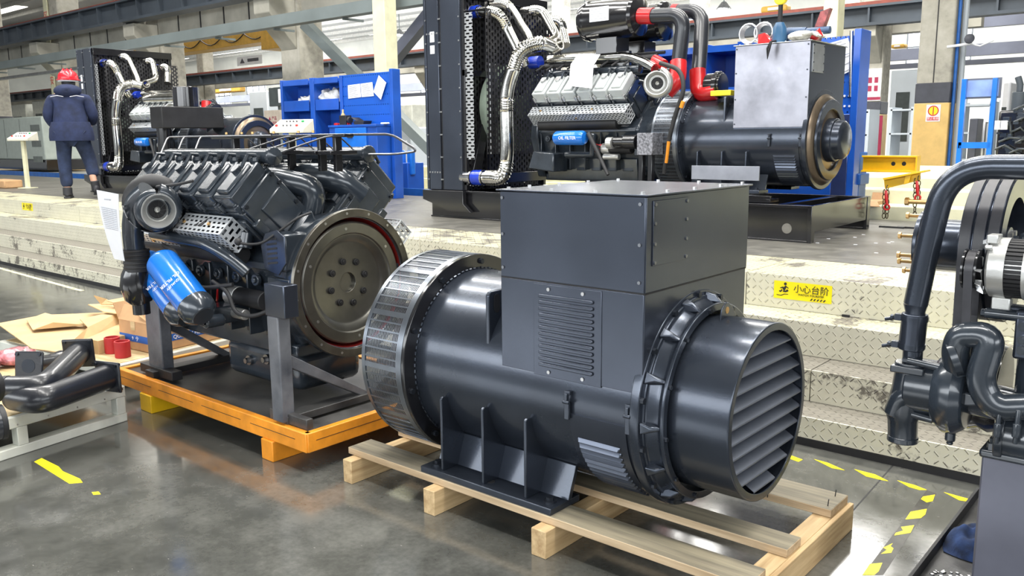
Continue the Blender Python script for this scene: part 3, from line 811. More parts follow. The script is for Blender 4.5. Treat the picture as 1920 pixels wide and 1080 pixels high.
    for z in ((zs + 0.035, zs + 0.155, zt - 0.03) if style == 'near' else (0.13, 0.32, 0.52, zt - 0.03)):
        for x in (bx0 + 0.013, bx1 - 0.018): m.bolt((x, by0 - 0.003, z), (0, -1, 0), 0.0062, 0.004)
    m.build('cover_screws', mat('screw_grey', (0.26, 0.27, 0.29), rough=0.3, metal=0.9) if style == 'near' else BOLTD, tb)
    m = M(); ax0 = by0 + 0.035; m.box(bx1 + (0.003 if style == 'near' else 0), bx1 + 0.007, ax0, ax0 + 0.22, 0.505, 0.712)
    m.build('access_plate', PAINT_SAT if style == 'near' else ZINC, tb, bevel=0.001)
    m = M()
    for z in (0.515, 0.575, 0.64, 0.70):
        for y in (ax0 + 0.01, ax0 + 0.21): m.bolt((bx1 + 0.007, y, z), (1, 0, 0), 0.006, 0.004)
    m.build('plate_screws', MATS['screw_grey'] if style == 'near' else BOLTD, tb)
    if style == 'near':
        lx0, lx1, lz0, lz1 = -0.437, -0.150, 0.085, 0.412
        m = M(); m.box(lx0, lx1, by0 - 0.006, by0 - 0.003, lz0, lz1)
        lp = m.build('louvre_panel', PAINT_SAT, tb, bevel=0.0015)
        m = M()
        for k in range(12):
            z = 0.371 - k * 0.0222
            capsule(m, (-0.405, by0 - 0.006, z), (-0.188, by0 - 0.006, z), 0.0066, (0, -1, 0), 0.008)
        m.build('louvre', PAINT_SAT, lp, bevel=0.003, seg=2)
        m = M()
        for x in (-0.37, -0.225):
            for z in (0.396, 0.102): m.bolt((x, by0 - 0.006, z), (0, -1, 0), 0.007, 0.004)
        m.build('screws', BOLT, lp)
    # lifting lugs beside the box
    for sy in (-1, 1):
        m = M()
        pts = [(-0.328, 0.14), (-0.328, 0.335), (-0.315, 0.350), (-0.10, 0.350), (-0.10, 0.30), (-0.26, 0.23)]
        m.prism([(q[0] * -sy, q[1]) for q in pts], -0.690, -0.672, 'x')
        m.build('lifting_lug', P, root, bevel=0.004)
        m = M(); capsule(m, (-0.671, sy * 0.285, 0.262 + 0.02), (-0.671, sy * 0.285, 0.262 + 0.06), 0.016, (1, 0, 0), 0.002)
        m.build('lug_eye', BLACKM, root)
    # feet
    zf = -0.385 if style == 'near' else -0.385
    for sy in (-1, 1):
        m = M(); y0, y1 = sorted((sy * 0.40, sy * 0.225)); m.box(-0.99, -0.33, y0, y1, -0.408, -0.382)
        ft = m.build('foot', P, root, bevel=0.003)
        m = M()
        for x in (-0.94, -0.66, -0.385):
            if x == -0.66: m.cyl((x, sy * 0.345, -0.382), (x, sy * 0.345, -0.3805), 0.016, n=16)
        m.build('bolt_hole', BLACKM, ft)
        m = M()
        for x in (-0.945, -0.375):
            m.cyl((x, sy * 0.345, -0.382), (x, sy * 0.345, -0.377), 0.024, n=20); m.bolt((x, sy * 0.345, -0.377), (0, 0, 1), 0.014, 0.012)
        m.build('hold_down_bolt', BOLTD, ft)
        for x in (-0.885, -0.668, -0.460):
            poly = [(sy * 0.382, -0.382), (sy * 0.382, -0.088)]
            poly.append((sy * 0.372, -0.080))
            for k in range(9):
                a = math.radians(-14 - k * 6.2)
                poly.append((sy * (R_A - 0.002) * math.cos(a), (R_A - 0.002) * math.sin(a)))
            poly.append((sy * 0.15, -0.382 + 0.06)); poly.append((sy * 0.15, -0.382))
            m = M(); m.prism(poly, x - 0.006, x + 0.006, 'x'); m.build('foot_gusset', P, root, bevel=0.0025)
        m = M(); a = math.radians(-48)
        p0 = (sy * 0.30, -0.382); p1 = (sy * R_A * math.cos(a) * 1.0, R_A * math.sin(a) * 0.99)
        m.prism([p0, (sy * 0.255, -0.262), (sy * 0.235, -0.262), (sy * 0.28, -0.382)], -0.985, -0.325, 'x')
        m.build('sloping_web', P, root, bevel=0.002)
    # non-drive end
    m = M(); m.lathe([(-0.022, 0.355), (-0.022, 0.384), (0.0, 0.387), (0.012, 0.384), (0.012, 0.30), (-0.005, 0.30)], (0, 0, 0), (1, 0, 0), 96)
    m.build('end_flange', P, root, bevel=0.003)
    if style == 'near':
        m = M()
        for k in range(110):
            a = 2 * PI * k / 110; a2 = 2 * PI * (k + 0.5) / 110
            m.cyl((-0.024, 0.371 * math.cos(a), 0.371 * math.sin(a)), (-0.024, 0.371 * math.cos(a2), 0.371 * math.sin(a2)), 0.0055 + random.uniform(-.001, .001), n=6)
        m.build('end_weld_bead', P, root)
        m = M(); m.lathe([(0.0, 0.365), (0.02, 0.365), (0.022, 0.352), (0.05, 0.338), (0.062, 0.338), (0.07, 0.345), (0.082, 0.345), (0.082, 0.318), (0.0, 0.318)], (0, 0, 0), (1, 0, 0), 96)
        br = m.build('end_bracket', P, root, bevel=0.003)
        for k in range(14):
            a = 2 * PI * (k + 0.1) / 14; c, s_ = math.cos(a), math.sin(a)
            q = Vector((0, c, s_)); t = Vector((0, -s_, c))
            m = M()
            A = [Vector((0.012, 0, 0)) + q * 0.376 - t * 0.021, Vector((0.012, 0, 0)) + q * 0.376 + t * 0.021, Vector((0.012, 0, 0)) + q * 0.342 + t * 0.021, Vector((0.012, 0, 0)) + q * 0.342 - t * 0.021]
            B = [Vector((0.045, 0, 0)) + q * 0.368 - t * 0.007, Vector((0.045, 0, 0)) + q * 0.368 + t * 0.007, Vector((0.072, 0, 0)) + q * 0.342 + t * 0.007, Vector((0.072, 0, 0)) + q * 0.342 - t * 0.007]
            m.hexa(A + B); m.build('rib', P, br, bevel=0.004)
        m = M()
        for k in range(14):
            a = 2 * PI * (k + 0.55) / 14; m.bolt((0.012, 0.371 * math.cos(a), 0.371 * math.sin(a)), (1, 0, 0), 0.011, 0.012)
        for k in range(12):
            a = 2 * PI * (k + 0.3) / 12; m.bolt((0.07, 0.330 * math.cos(a), 0.330 * math.sin(a)), (1, 0, 0), 0.008, 0.02)
        m.build('bracket_bolts', BOLTD, br)
        X1 = 0.283
        m = M(); m.lathe([(0.05, 0.285), (0.05, 0.302), (X1, 0.302), (X1 + 0.003, 0.299), (X1 + 0.003, 0.276), (X1 - 0.003, 0.276), (X1 - 0.003, 0.290), (0.06, 0.290)], (0, 0, 0), (1, 0, 0), 96)
        cw = m.build('air_outlet_cowl', P, root, bevel=0.0015)
        m = M(); m.cyl((0.06, 0, 0), (0.065, 0, 0), 0.288, n=48); m.build('cowl_interior', BLACKM, cw)
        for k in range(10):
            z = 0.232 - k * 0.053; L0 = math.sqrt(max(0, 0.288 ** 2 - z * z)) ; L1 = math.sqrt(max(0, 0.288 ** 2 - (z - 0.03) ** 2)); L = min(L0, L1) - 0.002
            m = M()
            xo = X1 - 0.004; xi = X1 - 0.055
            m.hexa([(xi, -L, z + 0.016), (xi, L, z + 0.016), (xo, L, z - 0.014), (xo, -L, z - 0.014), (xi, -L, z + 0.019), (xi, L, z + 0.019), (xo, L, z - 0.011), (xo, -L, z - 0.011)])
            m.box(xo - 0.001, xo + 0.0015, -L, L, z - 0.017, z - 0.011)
            m.build('slat', mat('slat_lit_paint', (0.13, 0.145, 0.18), rough=0.35, metal=0.3, var=0.05), cw, bevel=0.0008)  # same paint as the cowl, its colour lightened so the slats look lit
        m = M(); m.prism([(-0.045, 0.296), (-0.038, 0.335), (-0.012, 0.352), (0.012, 0.352), (0.038, 0.335), (0.075, 0.296)], 0.115, 0.121, 'x')
        m.build('lifting_ear', P, cw, bevel=0.002)
        m = M(); m.cyl((0.1135, 0.0, 0.327), (0.1225, 0.0, 0.327), 0.012, n=16); m.build('ear_hole', BRASS, cw)
    else:
        m = M(); m.lathe([(0.0, 0.0), (0.05, 0.0), (0.05, 0.30), (0.03, 0.34), (0.0, 0.36)], (0, 0, 0), (1, 0, 0), 64, closed=True)
        m.build('end_shield', mat('end_shield_bronze', (0.22, 0.17, 0.12), rough=0.3, metal=0.75), root, bevel=0.003)
        m = M(); m.lathe([(0.05, 0.235), (0.07, 0.235), (0.07, 0.31), (0.05, 0.31)], (0, 0, 0), (1, 0, 0), 64)
        m.build('end_ring', P, root, bevel=0.004)
        m = M(); m.lathe([(0.05, 0.0), (0.05, 0.17), (0.11, 0.165), (0.115, 0.15), (0.165, 0.145), (0.18, 0.13), (0.19, 0.10), (0.192, 0.0)], (0, 0, 0), (1, 0, 0), 48, closed=True)
        m.build('exciter_cap', P, root, bevel=0.003)
    # wrap-round louvred side covers with toggle straps
    for sy in (-1, 1):
        def q3(x, deg, r):
            a = math.radians(deg); return Vector((x, sy * r * math.cos(a), r * math.sin(a)))
        m = M()
        rr = R_A + 0.006; n = 16
        vs = []; fs = []
        for i in range(n + 1):
            d = -4 - 66 * i / n
            for x in (-0.272, -0.045):
                vs.append(q3(x, d, rr)); vs.append(q3(x, d, rr - 0.012))
        for i in range(n):
            b = i * 4; c = b + 4
            fs += [(b, b + 2, c + 2, c), (b, c, c + 1, b + 1), (b + 2, b + 3, c + 3, c + 2)]
        fs += [(0, 1, 3, 2), (n * 4, n * 4 + 2, n * 4 + 3, n * 4 + 1)]
        m.add(vs, fs); cv = m.build('side_cover', PAINT_SAT, root)
        m = M()
        for k in range(14):
            d = -18 - k * 3.6
            p0 = q3(-0.250, d, rr); p1 = q3(-0.072, d, rr)
            nn = q3(0, d, 1.0)
            dn = q3(0, d - 90, 1.0)
            # each louvre: raised lip open underneath
            m.hexa([p0 - dn * -0.008, p1 - dn * -0.008, p1 + dn * -0.007, p0 + dn * -0.007,
                    p0 + Vector((0.008, 0, 0)) + dn * 0.008 + nn * 0.012, p1 - Vector((0.008, 0, 0)) + dn * 0.008 + nn * 0.012, p1 - Vector((0.004, 0, 0)) + dn * -0.004 + nn * 0.002, p0 + Vector((0.004, 0, 0)) + dn * -0.004 + nn * 0.002])
        m.build('cover_louvres', PAINT_SAT, cv, bevel=0.002)
        for x in (-0.276, -0.030):
            m = M(); m.box(x - 0.010, x + 0.010, *sorted((sy * (rr + 0.001), sy * (rr + 0.012))), -0.045, 0.015)
            m.cyl((x - 0.013, sy * (rr + 0.014), 0.018), (x + 0.013, sy * (rr + 0.014), 0.018), 0.007, n=8)
            m.box(x - 0.006, x + 0.006, *sorted((sy * (rr + 0.004), sy * (rr + 0.018))), 0.018, 0.048)
            m.box(x - 0.012, x + 0.012, *sorted((sy * (rr - 0.002), sy * (rr + 0.010))), 0.042, 0.056)
            m.build('toggle_latch', BOLTD if style != 'near' else PAINT, cv, bevel=0.002)

# ------------------------------------------------------------------ V engine (local: crank axis along x, flywheel face at x=0, block towards -x)
def v_engine(root, h, T=Vector((0, 0, 0)), cover_mat=None, nlen=6, skip_fly=False):
    base = Vector((0, 0, h)) + T
    def M(f=None): return MB((lambda p: f(p) + base) if f else (lambda p: p + base))
    def bank(side):
        # local p = (x, w, s): w across the bank, s outward
        return lambda p: Vector((p.x, side * (p.z * 0.7071 - p.y * 0.7071), (p.z + p.y) * 0.7071))
    cover_mat = cover_mat or ENG
    pitch = 0.168; x0 = -0.235
    Lx = x0 - pitch * nlen
    m = M()
    poly = [(-0.20, -0.30), (0.20, -0.30), (0.26, -0.18), (0.30, -0.02), (0.34, 0.10), (0.31, 0.16), (0.14, 0.34), (0.10, 0.36), (0.06, 0.20), (-0.06, 0.20), (-0.10, 0.36), (-0.14, 0.34), (-0.31, 0.16), (-0.34, 0.10), (-0.30, -0.02), (-0.26, -0.18)]
    m.prism(poly, Lx - 0.04, -0.17, 'x')
    blk = m.build('crankcase', ENG, root, bevel=0.015, seg=2)
    for sy in (-1, 1):
        m = M()
        for k in range(nlen):
            xx = x0 - pitch * (k + 0.5)
            m.cyl((xx, sy * 0.33, 0.03), (xx, sy * 0.352, 0.03), 0.030, n=16); m.cyl((xx, sy * 0.352, 0.03), (xx, sy * 0.362, 0.03), 0.017, n=6)
            m.box(xx - 0.055, xx + 0.055, *sorted((sy * 0.24, sy * 0.272)), -0.26, -0.16)
            m.box(xx - 0.085, xx - 0.075, *sorted((sy * 0.22, sy * 0.345)), -0.25, 0.08)
        m.box(Lx, -0.2, *sorted((sy * 0.30, sy * 0.345)), 0.085, 0.12)
        m.build('core_plugs', ENG, blk, bevel=0.004)
        m = M(); y0, y1 = sorted((sy * 0.20, sy * 0.282)); m.prism([(sy * 0.20, -0.345), (sy * 0.255, -0.345), (sy * 0.284, -0.15), (sy * 0.20, -0.15)], Lx + 0.02, -0.22, 'x'); m.build('side_skirt', ENG, blk, bevel=0.006)
    m = M(); m.box(Lx - 0.03, -0.18, -0.23, 0.23, -0.36, -0.295); m.build('sump_flange', ENG, root, bevel=0.01)
    m = M(); m.box(-0.86, -0.20, -0.21, 0.19, -0.545, -0.345)
    sp = m.build('oil_sump', ENG, root, bevel=0.05, seg=3)
    m = M()
    for x, z in ((-0.62, -0.44), (-0.46, -0.41)):
        m.cyl((x, -0.20, z), (x, -0.225, z), 0.026, n=16); m.bolt((x, -0.225, z), (0, -1, 0), 0.015, 0.02)
    m.build('drain_plugs', STEEL, sp)
    for side in (-1, 1):
        B = bank(side)
        for k in range(nlen):
            xa = x0 - pitch * k; xb = xa - pitch + 0.010
            m = M(B); m.box(xb, xa, -0.065, 0.190, 0.27, 0.565)
            m.box(xb + 0.02, xa - 0.02, -0.085, -0.06, 0.36, 0.53)
            hd = m.build('cylinder_head', ENG, root, bevel=0.010)
            m = M(B); m.box(xb - 0.004, xa + 0.004, -0.060, 0.185, 0.560, 0.585)
            m.box(xb + 0.006, xa - 0.006, -0.052, 0.178, 0.58, 0.665)
            m.box(xb + 0.03, xa - 0.03, -0.03, 0.15, 0.66, 0.682)
            m.build('valve_cover', cover_mat, hd, bevel=0.016, seg=3)
            m = M(B)
            for ww in (-0.056, 0.180):
                for xx in (xa - 0.012, xb + 0.012): m.cyl((xx, ww, 0.57), (xx, ww, 0.612), 0.014, n=10); m.bolt((xx, ww, 0.612), (0, 0, 1), 0.010, 0.01)
            m.cyl(((xa + xb) / 2, 0.10, 0.68), ((xa + xb) / 2, 0.10, 0.70), 0.025, n=12)
            m.build('cover_bolts', ENG if cover_mat is ENG else BOLT, hd, bevel=0.002)
            m = M(B)
            m.cyl(((xa + xb) / 2, -0.085, 0.46), ((xa + xb) / 2, -0.15, 0.42), 0.035, 0.040, n=16)
            m.cyl(((xa + xb) / 2 - 0.05, -0.10, 0.38), ((xa + xb) / 2 - 0.05, -0.075, 0.56), 0.010, n=8)
            m.box(xb + 0.035, xa - 0.035, 0.188, 0.212, 0.34, 0.50)
            m.build('exhaust_port', ENG, hd, bevel=0.005)
        m = M(B)          # end casting of the bank
        m.box(x0, x0 + 0.016, -0.05, 0.185, 0.30, 0.60)
        m.box(x0, x0 + 0.026, 0.01, 0.155, 0.34, 0.52)
        m.box(x0, x0 + 0.030, -0.075, -0.03, 0.42, 0.50)
        m.box(x0 - 0.02, x0 + 0.020, -0.11, 0.215, 0.215, 0.300)
        m.box(x0, x0 + 0.030, 0.10, 0.19, 0.225, 0.285)
        ec = m.build('bank_end_plate', ENG, root, bevel=0.006)
        m = M(B)
        for w_, s_ in ((-0.035, 0.585), (0.17, 0.585), (0.165, 0.40), (-0.04, 0.34), (0.0, 0.27), (-0.09, 0.255), (0.17, 0.53)):
            m.bolt((x0 + 0.016, w_, s_), (1, 0, 0), 0.011, 0.012)
        m.build('end_plate_bolts', BOLTD, ec)
        m = M(B); m.box(x0 + 0.028, x0 + 0.032, 0.115, 0.175, 0.235, 0.275); m.build('recess', BLACKM, ec)
        # log manifold under the shields
        m = M(B); m.tube([(x0 - 0.10, -0.175, 0.40), (Lx + 0.05, -0.175, 0.40)], 0.052, 16)
        m.build('exhaust_manifold', CAST if False else BLACKM, root)
        # water/air rails along the top inside edge
        m = M()
        zz = 0.615; yy = side * 0.285
        m.tube([(x0 + 0.02, yy, zz), (Lx + 0.1, yy, zz)] + arc((Lx + 0.1, yy, zz - 0.12), (0, 0, 1), (-1, 0, 0), 0.12, 0, PI / 2, 6)[1:], 0.036, 20)
        m.lathe([(0, 0), (0, 0.044), (0.02, 0.044), (0.03, 0.012), (0.034, 0.0)], (x0 + 0.02, yy, zz), (1, 0, 0), 20, closed=False)
        rail = m.build('air_rail', ENG, root, bevel=0.003)
        m = M()
        for k in range(nlen):
            xx = x0 - pitch * (k + 0.5)
            m.tube([(xx, yy, zz - 0.03), (xx, yy + side * 0.03, zz - 0.07), (xx, yy + side * 0.05, zz - 0.10)], 0.022, 10)
            m.tube([(xx + 0.045, yy + side * 0.05, zz + 0.005), (xx + 0.045, yy + side * 0.09, zz + 0.01), (xx + 0.045, yy + side * 0.13, zz - 0.05)], 0.009, 8)
            m.sphere((xx + 0.045, yy + side * 0.06, zz - 0.02), 0.022, 8)
        m.build('rail_branches', ENG, root)
    # valley plate, intake elbows
    m = M(); m.box(Lx + 0.02, x0 - 0.02, -0.075, 0.075, 0.20, 0.24); m.build('valley_cover', BLACKM, root, bevel=0.01)
    m = M()
    m.tube(bendpath([(Lx + 0.1, 0.04, 0.50), (x0 - 0.20, 0.04, 0.50), (x0 - 0.06, 0.14, 0.50), (x0 - 0.02, 0.26, 0.40)], 0.09), 0.072, 20)
    m.build('intake_manifold', ENG, root)
    m = M()
    m.tube(bendpath([(Lx + 0.2, -0.20, 0.50), (x0 - 0.12, -0.18, 0.50), (x0 + 0.02, -0.05, 0.46), (x0 - 0.02, -0.06, 0.33)], 0.07), 0.060, 18)
    m.build('charge_air_elbow', ENG, root, bevel=0)
    # front (far) end: gear case, damper
    m = M(); m.prism([(-0.24, -0.33), (0.24, -0.33), (0.36, 0.05), (0.32, 0.30), (0.1, 0.42), (-0.1, 0.42), (-0.32, 0.30), (-0.36, 0.05)], Lx - 0.12, Lx - 0.03, 'x'); m.build('gear_case', ENG, root, bevel=0.015)
    m = M(); m.cyl((Lx - 0.12, 0, 0), (Lx - 0.20, 0, 0), 0.17, n=32); m.build('crank_damper', BLACK, root, bevel=0.01)
    # flywheel housing
    m = M(); m.lathe([(-0.015, 0.318), (-0.015, 0.362), (-0.05, 0.362), (-0.10, 0.345), (-0.19, 0.335), (-0.19, 0.30)], (0, 0, 0), (1, 0, 0), 80)
    m.box(-0.20, -0.03, -0.36, -0.24, -0.12, 0.06); m.box(-0.20, -0.03, 0.24, 0.36, -0.12, 0.06)
    hs = m.build('flywheel_housing', ENG, root, bevel=0.004)
    if not skip_fly:
        m = M(); m.lathe([(-0.016, 0.322), (0.0, 0.322), (0.0, 0.360), (-0.016, 0.363)], (0, 0, 0), (1, 0, 0), 96)
        rg = m.build('machined_ring', CAST, hs, bevel=0.0015)
        m = M()
        for k in range(16):
            a = 2 * PI * (k + 0.25) / 16; m.cyl((0.0, 0.343 * math.cos(a), 0.343 * math.sin(a)), (0.0012, 0.343 * math.cos(a), 0.343 * math.sin(a)), 0.0065, n=10)
        m.build('ring_holes', BOLT, rg)
        m = M(); m.lathe([(-0.10, 0.30), (-0.10, 0.3205), (-0.017, 0.3205), (-0.017, 0.3185)], (0, 0, 0), (1, 0, 0), 80); m.build('housing_bore', REDIN, hs)
        m = M(); m.lathe([(-0.075, 0.0), (-0.075, 0.300), (-0.028, 0.300), (-0.020, 0.292), (-0.020, 0.245), (-0.030, 0.240), (-0.030, 0.235), (-0.052, 0.205), (-0.058, 0.195), (-0.058, 0.048), (-0.10, 0.048), (-0.10, 0.0)], (0, 0, 0), (1, 0, 0), 96, closed=True)
        fw = m.build('flywheel', CASTD, root, bevel=0.0015)
        m = M()
        for k in range(8):
            a = 2 * PI * (k + 0.33) / 8; c = Vector((-0.058, 0.108 * math.cos(a), 0.108 * math.sin(a)))
            m.cyl(c, c + Vector((0.010, 0, 0)), 0.0165, n=20); m.cyl(c + Vector((0.010, 0, 0)), c + Vector((0.0135, 0, 0)), 0.008, n=6)
        m.build('flywheel_bolts', BLACKM, fw, bevel=0.0015)
        m = M()
        for k in range(6):
            a = 2 * PI * (k + 0.6) / 6; c = Vector((-0.020, 0.268 * math.cos(a), 0.268 * math.sin(a))); m.cyl(c, c + Vector((0.002, 0, 0)), 0.007, n=12)
        m.build('tapped_holes', BOLT, fw)
        m = M(); m.cyl((-0.10, 0, 0), (-0.0985, 0, 0), 0.047, n=24); m.build('pilot_bore', REDIN, fw)
    # starter motor on the near side
    m = M(); m.cyl((-0.22, -0.36, -0.06), (-0.50, -0.36, -0.06), 0.045, n=20); m.cyl((-0.50, -0.36, -0.06), (-0.54, -0.36, -0.06), 0.030, n=20); m.build('starter_motor', BLACKM, root, bevel=0.004)
    m = M(); m.cyl((-0.44, -0.362, -0.06), (-0.52, -0.362, -0.06), 0.048, n=20); m.cyl((-0.32, -0.41, -0.13), (-0.48, -0.41, -0.13), 0.026, n=16); m.build('starter_end_cap', ALU, root, bevel=0.003)
    m = M(); m.bolt((-0.54, -0.36, -0.06), (-1, 0, 0), 0.008, 0.02); m.tube([(-0.53, -0.37, -0.04), (-0.57, -0.40, -0.02), (-0.58, -0.40, -0.08), (-0.62, -0.38, -0.10)], 0.006, 6); m.cyl((-0.53, -0.36, -0.03), (-0.56, -0.36, -0.03), 0.010, n=8); m.build('starter_terminal', RED, root)

def shield(root, loc, L, side=-1):
    """perforated silver heat shield: square section turned 45 degrees, slots through its faces"""
    a, w = 0.102, 0.130
    m = MB()
    m.add([(0, 0, 0), (L, 0, 0), (L, 0, a), (0, 0, a)], [(0, 1, 2, 3)])
    m.cur = 1; m.add([(0, 0, 0), (L, 0, 0), (L, w, 0), (0, w, 0)], [(0, 3, 2, 1)])
    m.cur = 2; m.add([(L, 0, 0), (L, w, 0), (L, w, a), (L, 0, a)], [(0, 1, 2, 3)])
    m.add([(0, 0, 0), (0, w, 0), (0, w, a), (0, 0, a)], [(0, 1, 2, 3)])
    m.cur = 3
    for (p, q) in (((0, 0, 0), (L, 0, 0)), ((0, 0, a), (L, 0, a)), ((0, w, 0), (L, w, 0)), ((L, 0, 0), (L, w, 0)), ((L, w, 0), (L, w, a)), ((L, w, a), (L, 0, a)), ((L, 0, a), (L, 0, 0))):
        m.cyl(p, q, 0.003, n=6)
    o = m.build('heat_shield', [SH_TOP, SH_SIDE, SH_END, SILVER], root, smooth=False)
    o.location = loc; o.rotation_euler = (math.radians(-45 if side < 0 else 225), 0, 0)
    m = MB()
    for x, z in ((0.12 * L, 0.05), (0.66 * L, 0.05)): m.bolt((x, -0.001, z), (0, -1, 0), 0.009, 0.008)
    m.bolt((0.5 * L, 0.05, -0.001), (0, 0, -1), 0.009, 0.008)
    m.build('shield_bolts', BRASS, o)
    # cut emblem: a small peak with a stroke beside it
    m = MB(); x = 0.45 * L
    m.prism([(x, 0.035), (x + 0.035, 0.035), (x + 0.045, 0.085)], -0.0035, -0.001, 'y'); m.prism([(x - 0.03, 0.035), (x - 0.008, 0.035), (x - 0.008, 0.055)], -0.0035, -0.001, 'y')
    m.build('emblem', BLACKM, o, smooth=False)
    return o
SH_TOP = mk_perf('shield_slots_top', (0, 2), (0.040, 0.0255), (0.55, 0.42), (0.50, 0.52, 0.54), 0.3, 0.4)
SH_SIDE = mk_perf('shield_slots_side', (0, 1), (0.036, 0.0186), (0.62, 0.48), (0.50, 0.52, 0.54), 0.3, 0.4)
SH_END = mk_perf('shield_slots_end', (2, 1), (0.050, 0.026), (0.62, 0.48), (0.50, 0.52, 0.54), 0.3, 0.4)

def turbo(root, base, ax, r=0.075, mats=None, cone_mat=None):
    """compressor scroll with an open inlet cone; ax points out of the inlet"""
    ax = Vector(ax).normalized(); base = Vector(base)
    q = ax.orthogonal().normalized(); q = Vector((0, 0, 1)) - ax * ax.z; q.normalize(); s_ = ax.cross(q)
    m = MB(); pts = []; rr = []
    for k in range(26):
        t = 2 * PI * k / 25 * 0.97
        rad = r * 0.98 + 0.10 * r * k / 25
        pts.append(base - ax * (r * 0.45) + q * (rad * math.cos(t)) + s_ * (rad * math.sin(t))); rr.append(r * (0.26 + 0.26 * k / 25))
    m.tube(pts, rr, 14)
    m.lathe([(-r * 1.0, 0.0), (-r * 1.0, r * 0.9), (-r * 0.4, r * 1.0), (-r * 0.1, r * 0.85), (-r * 0.1, r * 0.6)], base, ax, 40, closed=False)
    vol = m.build('compressor_housing', mats or ENG, root, bevel=0)
    m = MB(); m.lathe([(0.0, r * 0.70), (0.0, r * 0.86), (r * 0.55, r * 1.08), (r * 0.60, r * 1.12), (r * 0.66, r * 1.12), (r * 0.66, r * 1.04), (r * 0.60, r * 1.02), (-r * 0.25, r * 0.62), (-r * 0.25, r * 0.55)], base, ax, 48)
    m.build('inlet_cone', cone_mat or ALU, vol)
    m = MB(); m.lathe([(-r * 0.2, 0), (-r * 0.2, r * 0.62)], base, ax, 32, closed=False)
    m.build('inlet_bore', BLACKM, vol)
    m = MB(); m.lathe([(-r * 0.1, 0), (r * 0.02, r * 0.05), (-r * 0.05, r * 0.14), (-r * 0.15, r * 0.2)], base, ax, 16, closed=False)
    for k in range(9):
        t = 2 * PI * k / 9
        d = q * math.cos(t) + s_ * math.sin(t); e = q * math.cos(t + 0.5) + s_ * math.sin(t + 0.5)
        m.add([base - ax * r * 0.05 + d * r * 0.14, base - ax * r * 0.17 + d * r * 0.14, base - ax * r * 0.17 + e * r * 0.58, base - ax * r * 0.10 + e * r * 0.58], [(0, 1, 2, 3)])
    m.build('impeller', ALU, vol)
    return vol
# ------------------------------------------------------------------ the big alternator on its timber pallet
O = Vector((-1.42, 2.65, 0.54))
HA = 0.408
alt = thing('alternator', 'large dark slate alternator with louvred round outlet standing on the wooden pallet', 'alternator', (O.x, O.y, O.z - HA))
alternator(alt, HA, 'near')

pal = thing('wooden_pallet', 'long pale pine pallet under the big alternator', 'pallet', (-1.93, 2.65, 0))
xf = off((-1.93, 2.65, 0))
for (y0, y1, zt) in ((2.245, 2.375, 0.133), (2.535, 2.65, 0.133), (2.92, 3.09, 0.133)):
    m = MB(xf).box(-2.86, -1.005, y0, y1, 0.103, zt); m.mi[1] = 1; m.build('plank', [WOODX, WOODT], pal, bevel=0.003)
for (x0, x1) in ((-2.83, -2.775), (-2.335, -2.275), (-1.79, -1.725), (-1.072, -1.004)):
    y0 = 2.19
    MB(xf).box(x0, x1, y0, 3.095, 0.0, 0.102).build('bearer', WOODY, pal, bevel=0.003)
MB(xf).box(-1.003, -0.985, 2.20, 3.10, 0.0, 0.103).build('end_board', WOODY, pal, bevel=0.003)
m = MB(xf)
for (x, y) in ((-1.04, 3.05), (-1.03, 2.95), (-1.27, 2.915), (-1.24, 2.912)):
    m.cyl((x, y, 0.12), (x + 0.005, y - 0.004, 0.16), 0.0018, n=6)
m.build('bent_nail', BOLTD, pal)

# ------------------------------------------------------------------ orange steel platform
op = thing('steel_platform', 'low orange-edged steel platform with an oily black deck under the left engine', 'platform', (-3.9, 2.65, 0))
xf = off((-3.9, 2.65, 0))
X0, X1, Y0, Y1, ZB, ZT = -4.78, -3.005, 2.135, 3.20, 0.098, 0.187
MB(xf).box(X0 + 0.01, X1 - 0.01, Y0 + 0.01, Y1 - 0.01, ZB + 0.02, ZT - 0.012).build('deck', OILY, op)
for nm, b in (('edge_beam', (X0, X1 - 0.006, Y0, Y0 + 0.035)), ('edge_beam', (X1 - 0.035, X1, Y0 + 0.008, Y1)), ('edge_beam', (X0, X0 + 0.035, Y0 + 0.036, Y1)), ('edge_beam', (X0 + 0.036, X1 - 0.036, Y1 - 0.035, Y1))):
    m = MB(xf); m.box(*b, ZB, ZT); e = m.build('edge_beam', ORANGE, op, bevel=0.004)
m = MB(xf)
for i in range(4): m.box(X0 + 0.05 + i * 0.43, X0 + 0.40 + i * 0.43, Y0 - 0.0012, Y0, 0.146, 0.1485)
m.box(X1, X1 + 0.0012, Y0 + 0.05, Y0 + 0.5, 0.146, 0.1485); m.box(X1, X1 + 0.0012, Y0 + 0.55, Y1 - 0.05, 0.146, 0.1485)
m.build('seam', BLACKM, op)
for (x0, x1) in ((-4.50, -4.38), (-3.345, -3.255)):
    MB(xf).box(x0, x1, Y0 - 0.01, Y1 + 0.01, 0, ZB).build('bearer', ORANGE if x0 > -4 else YEL, op, bevel=0.004)

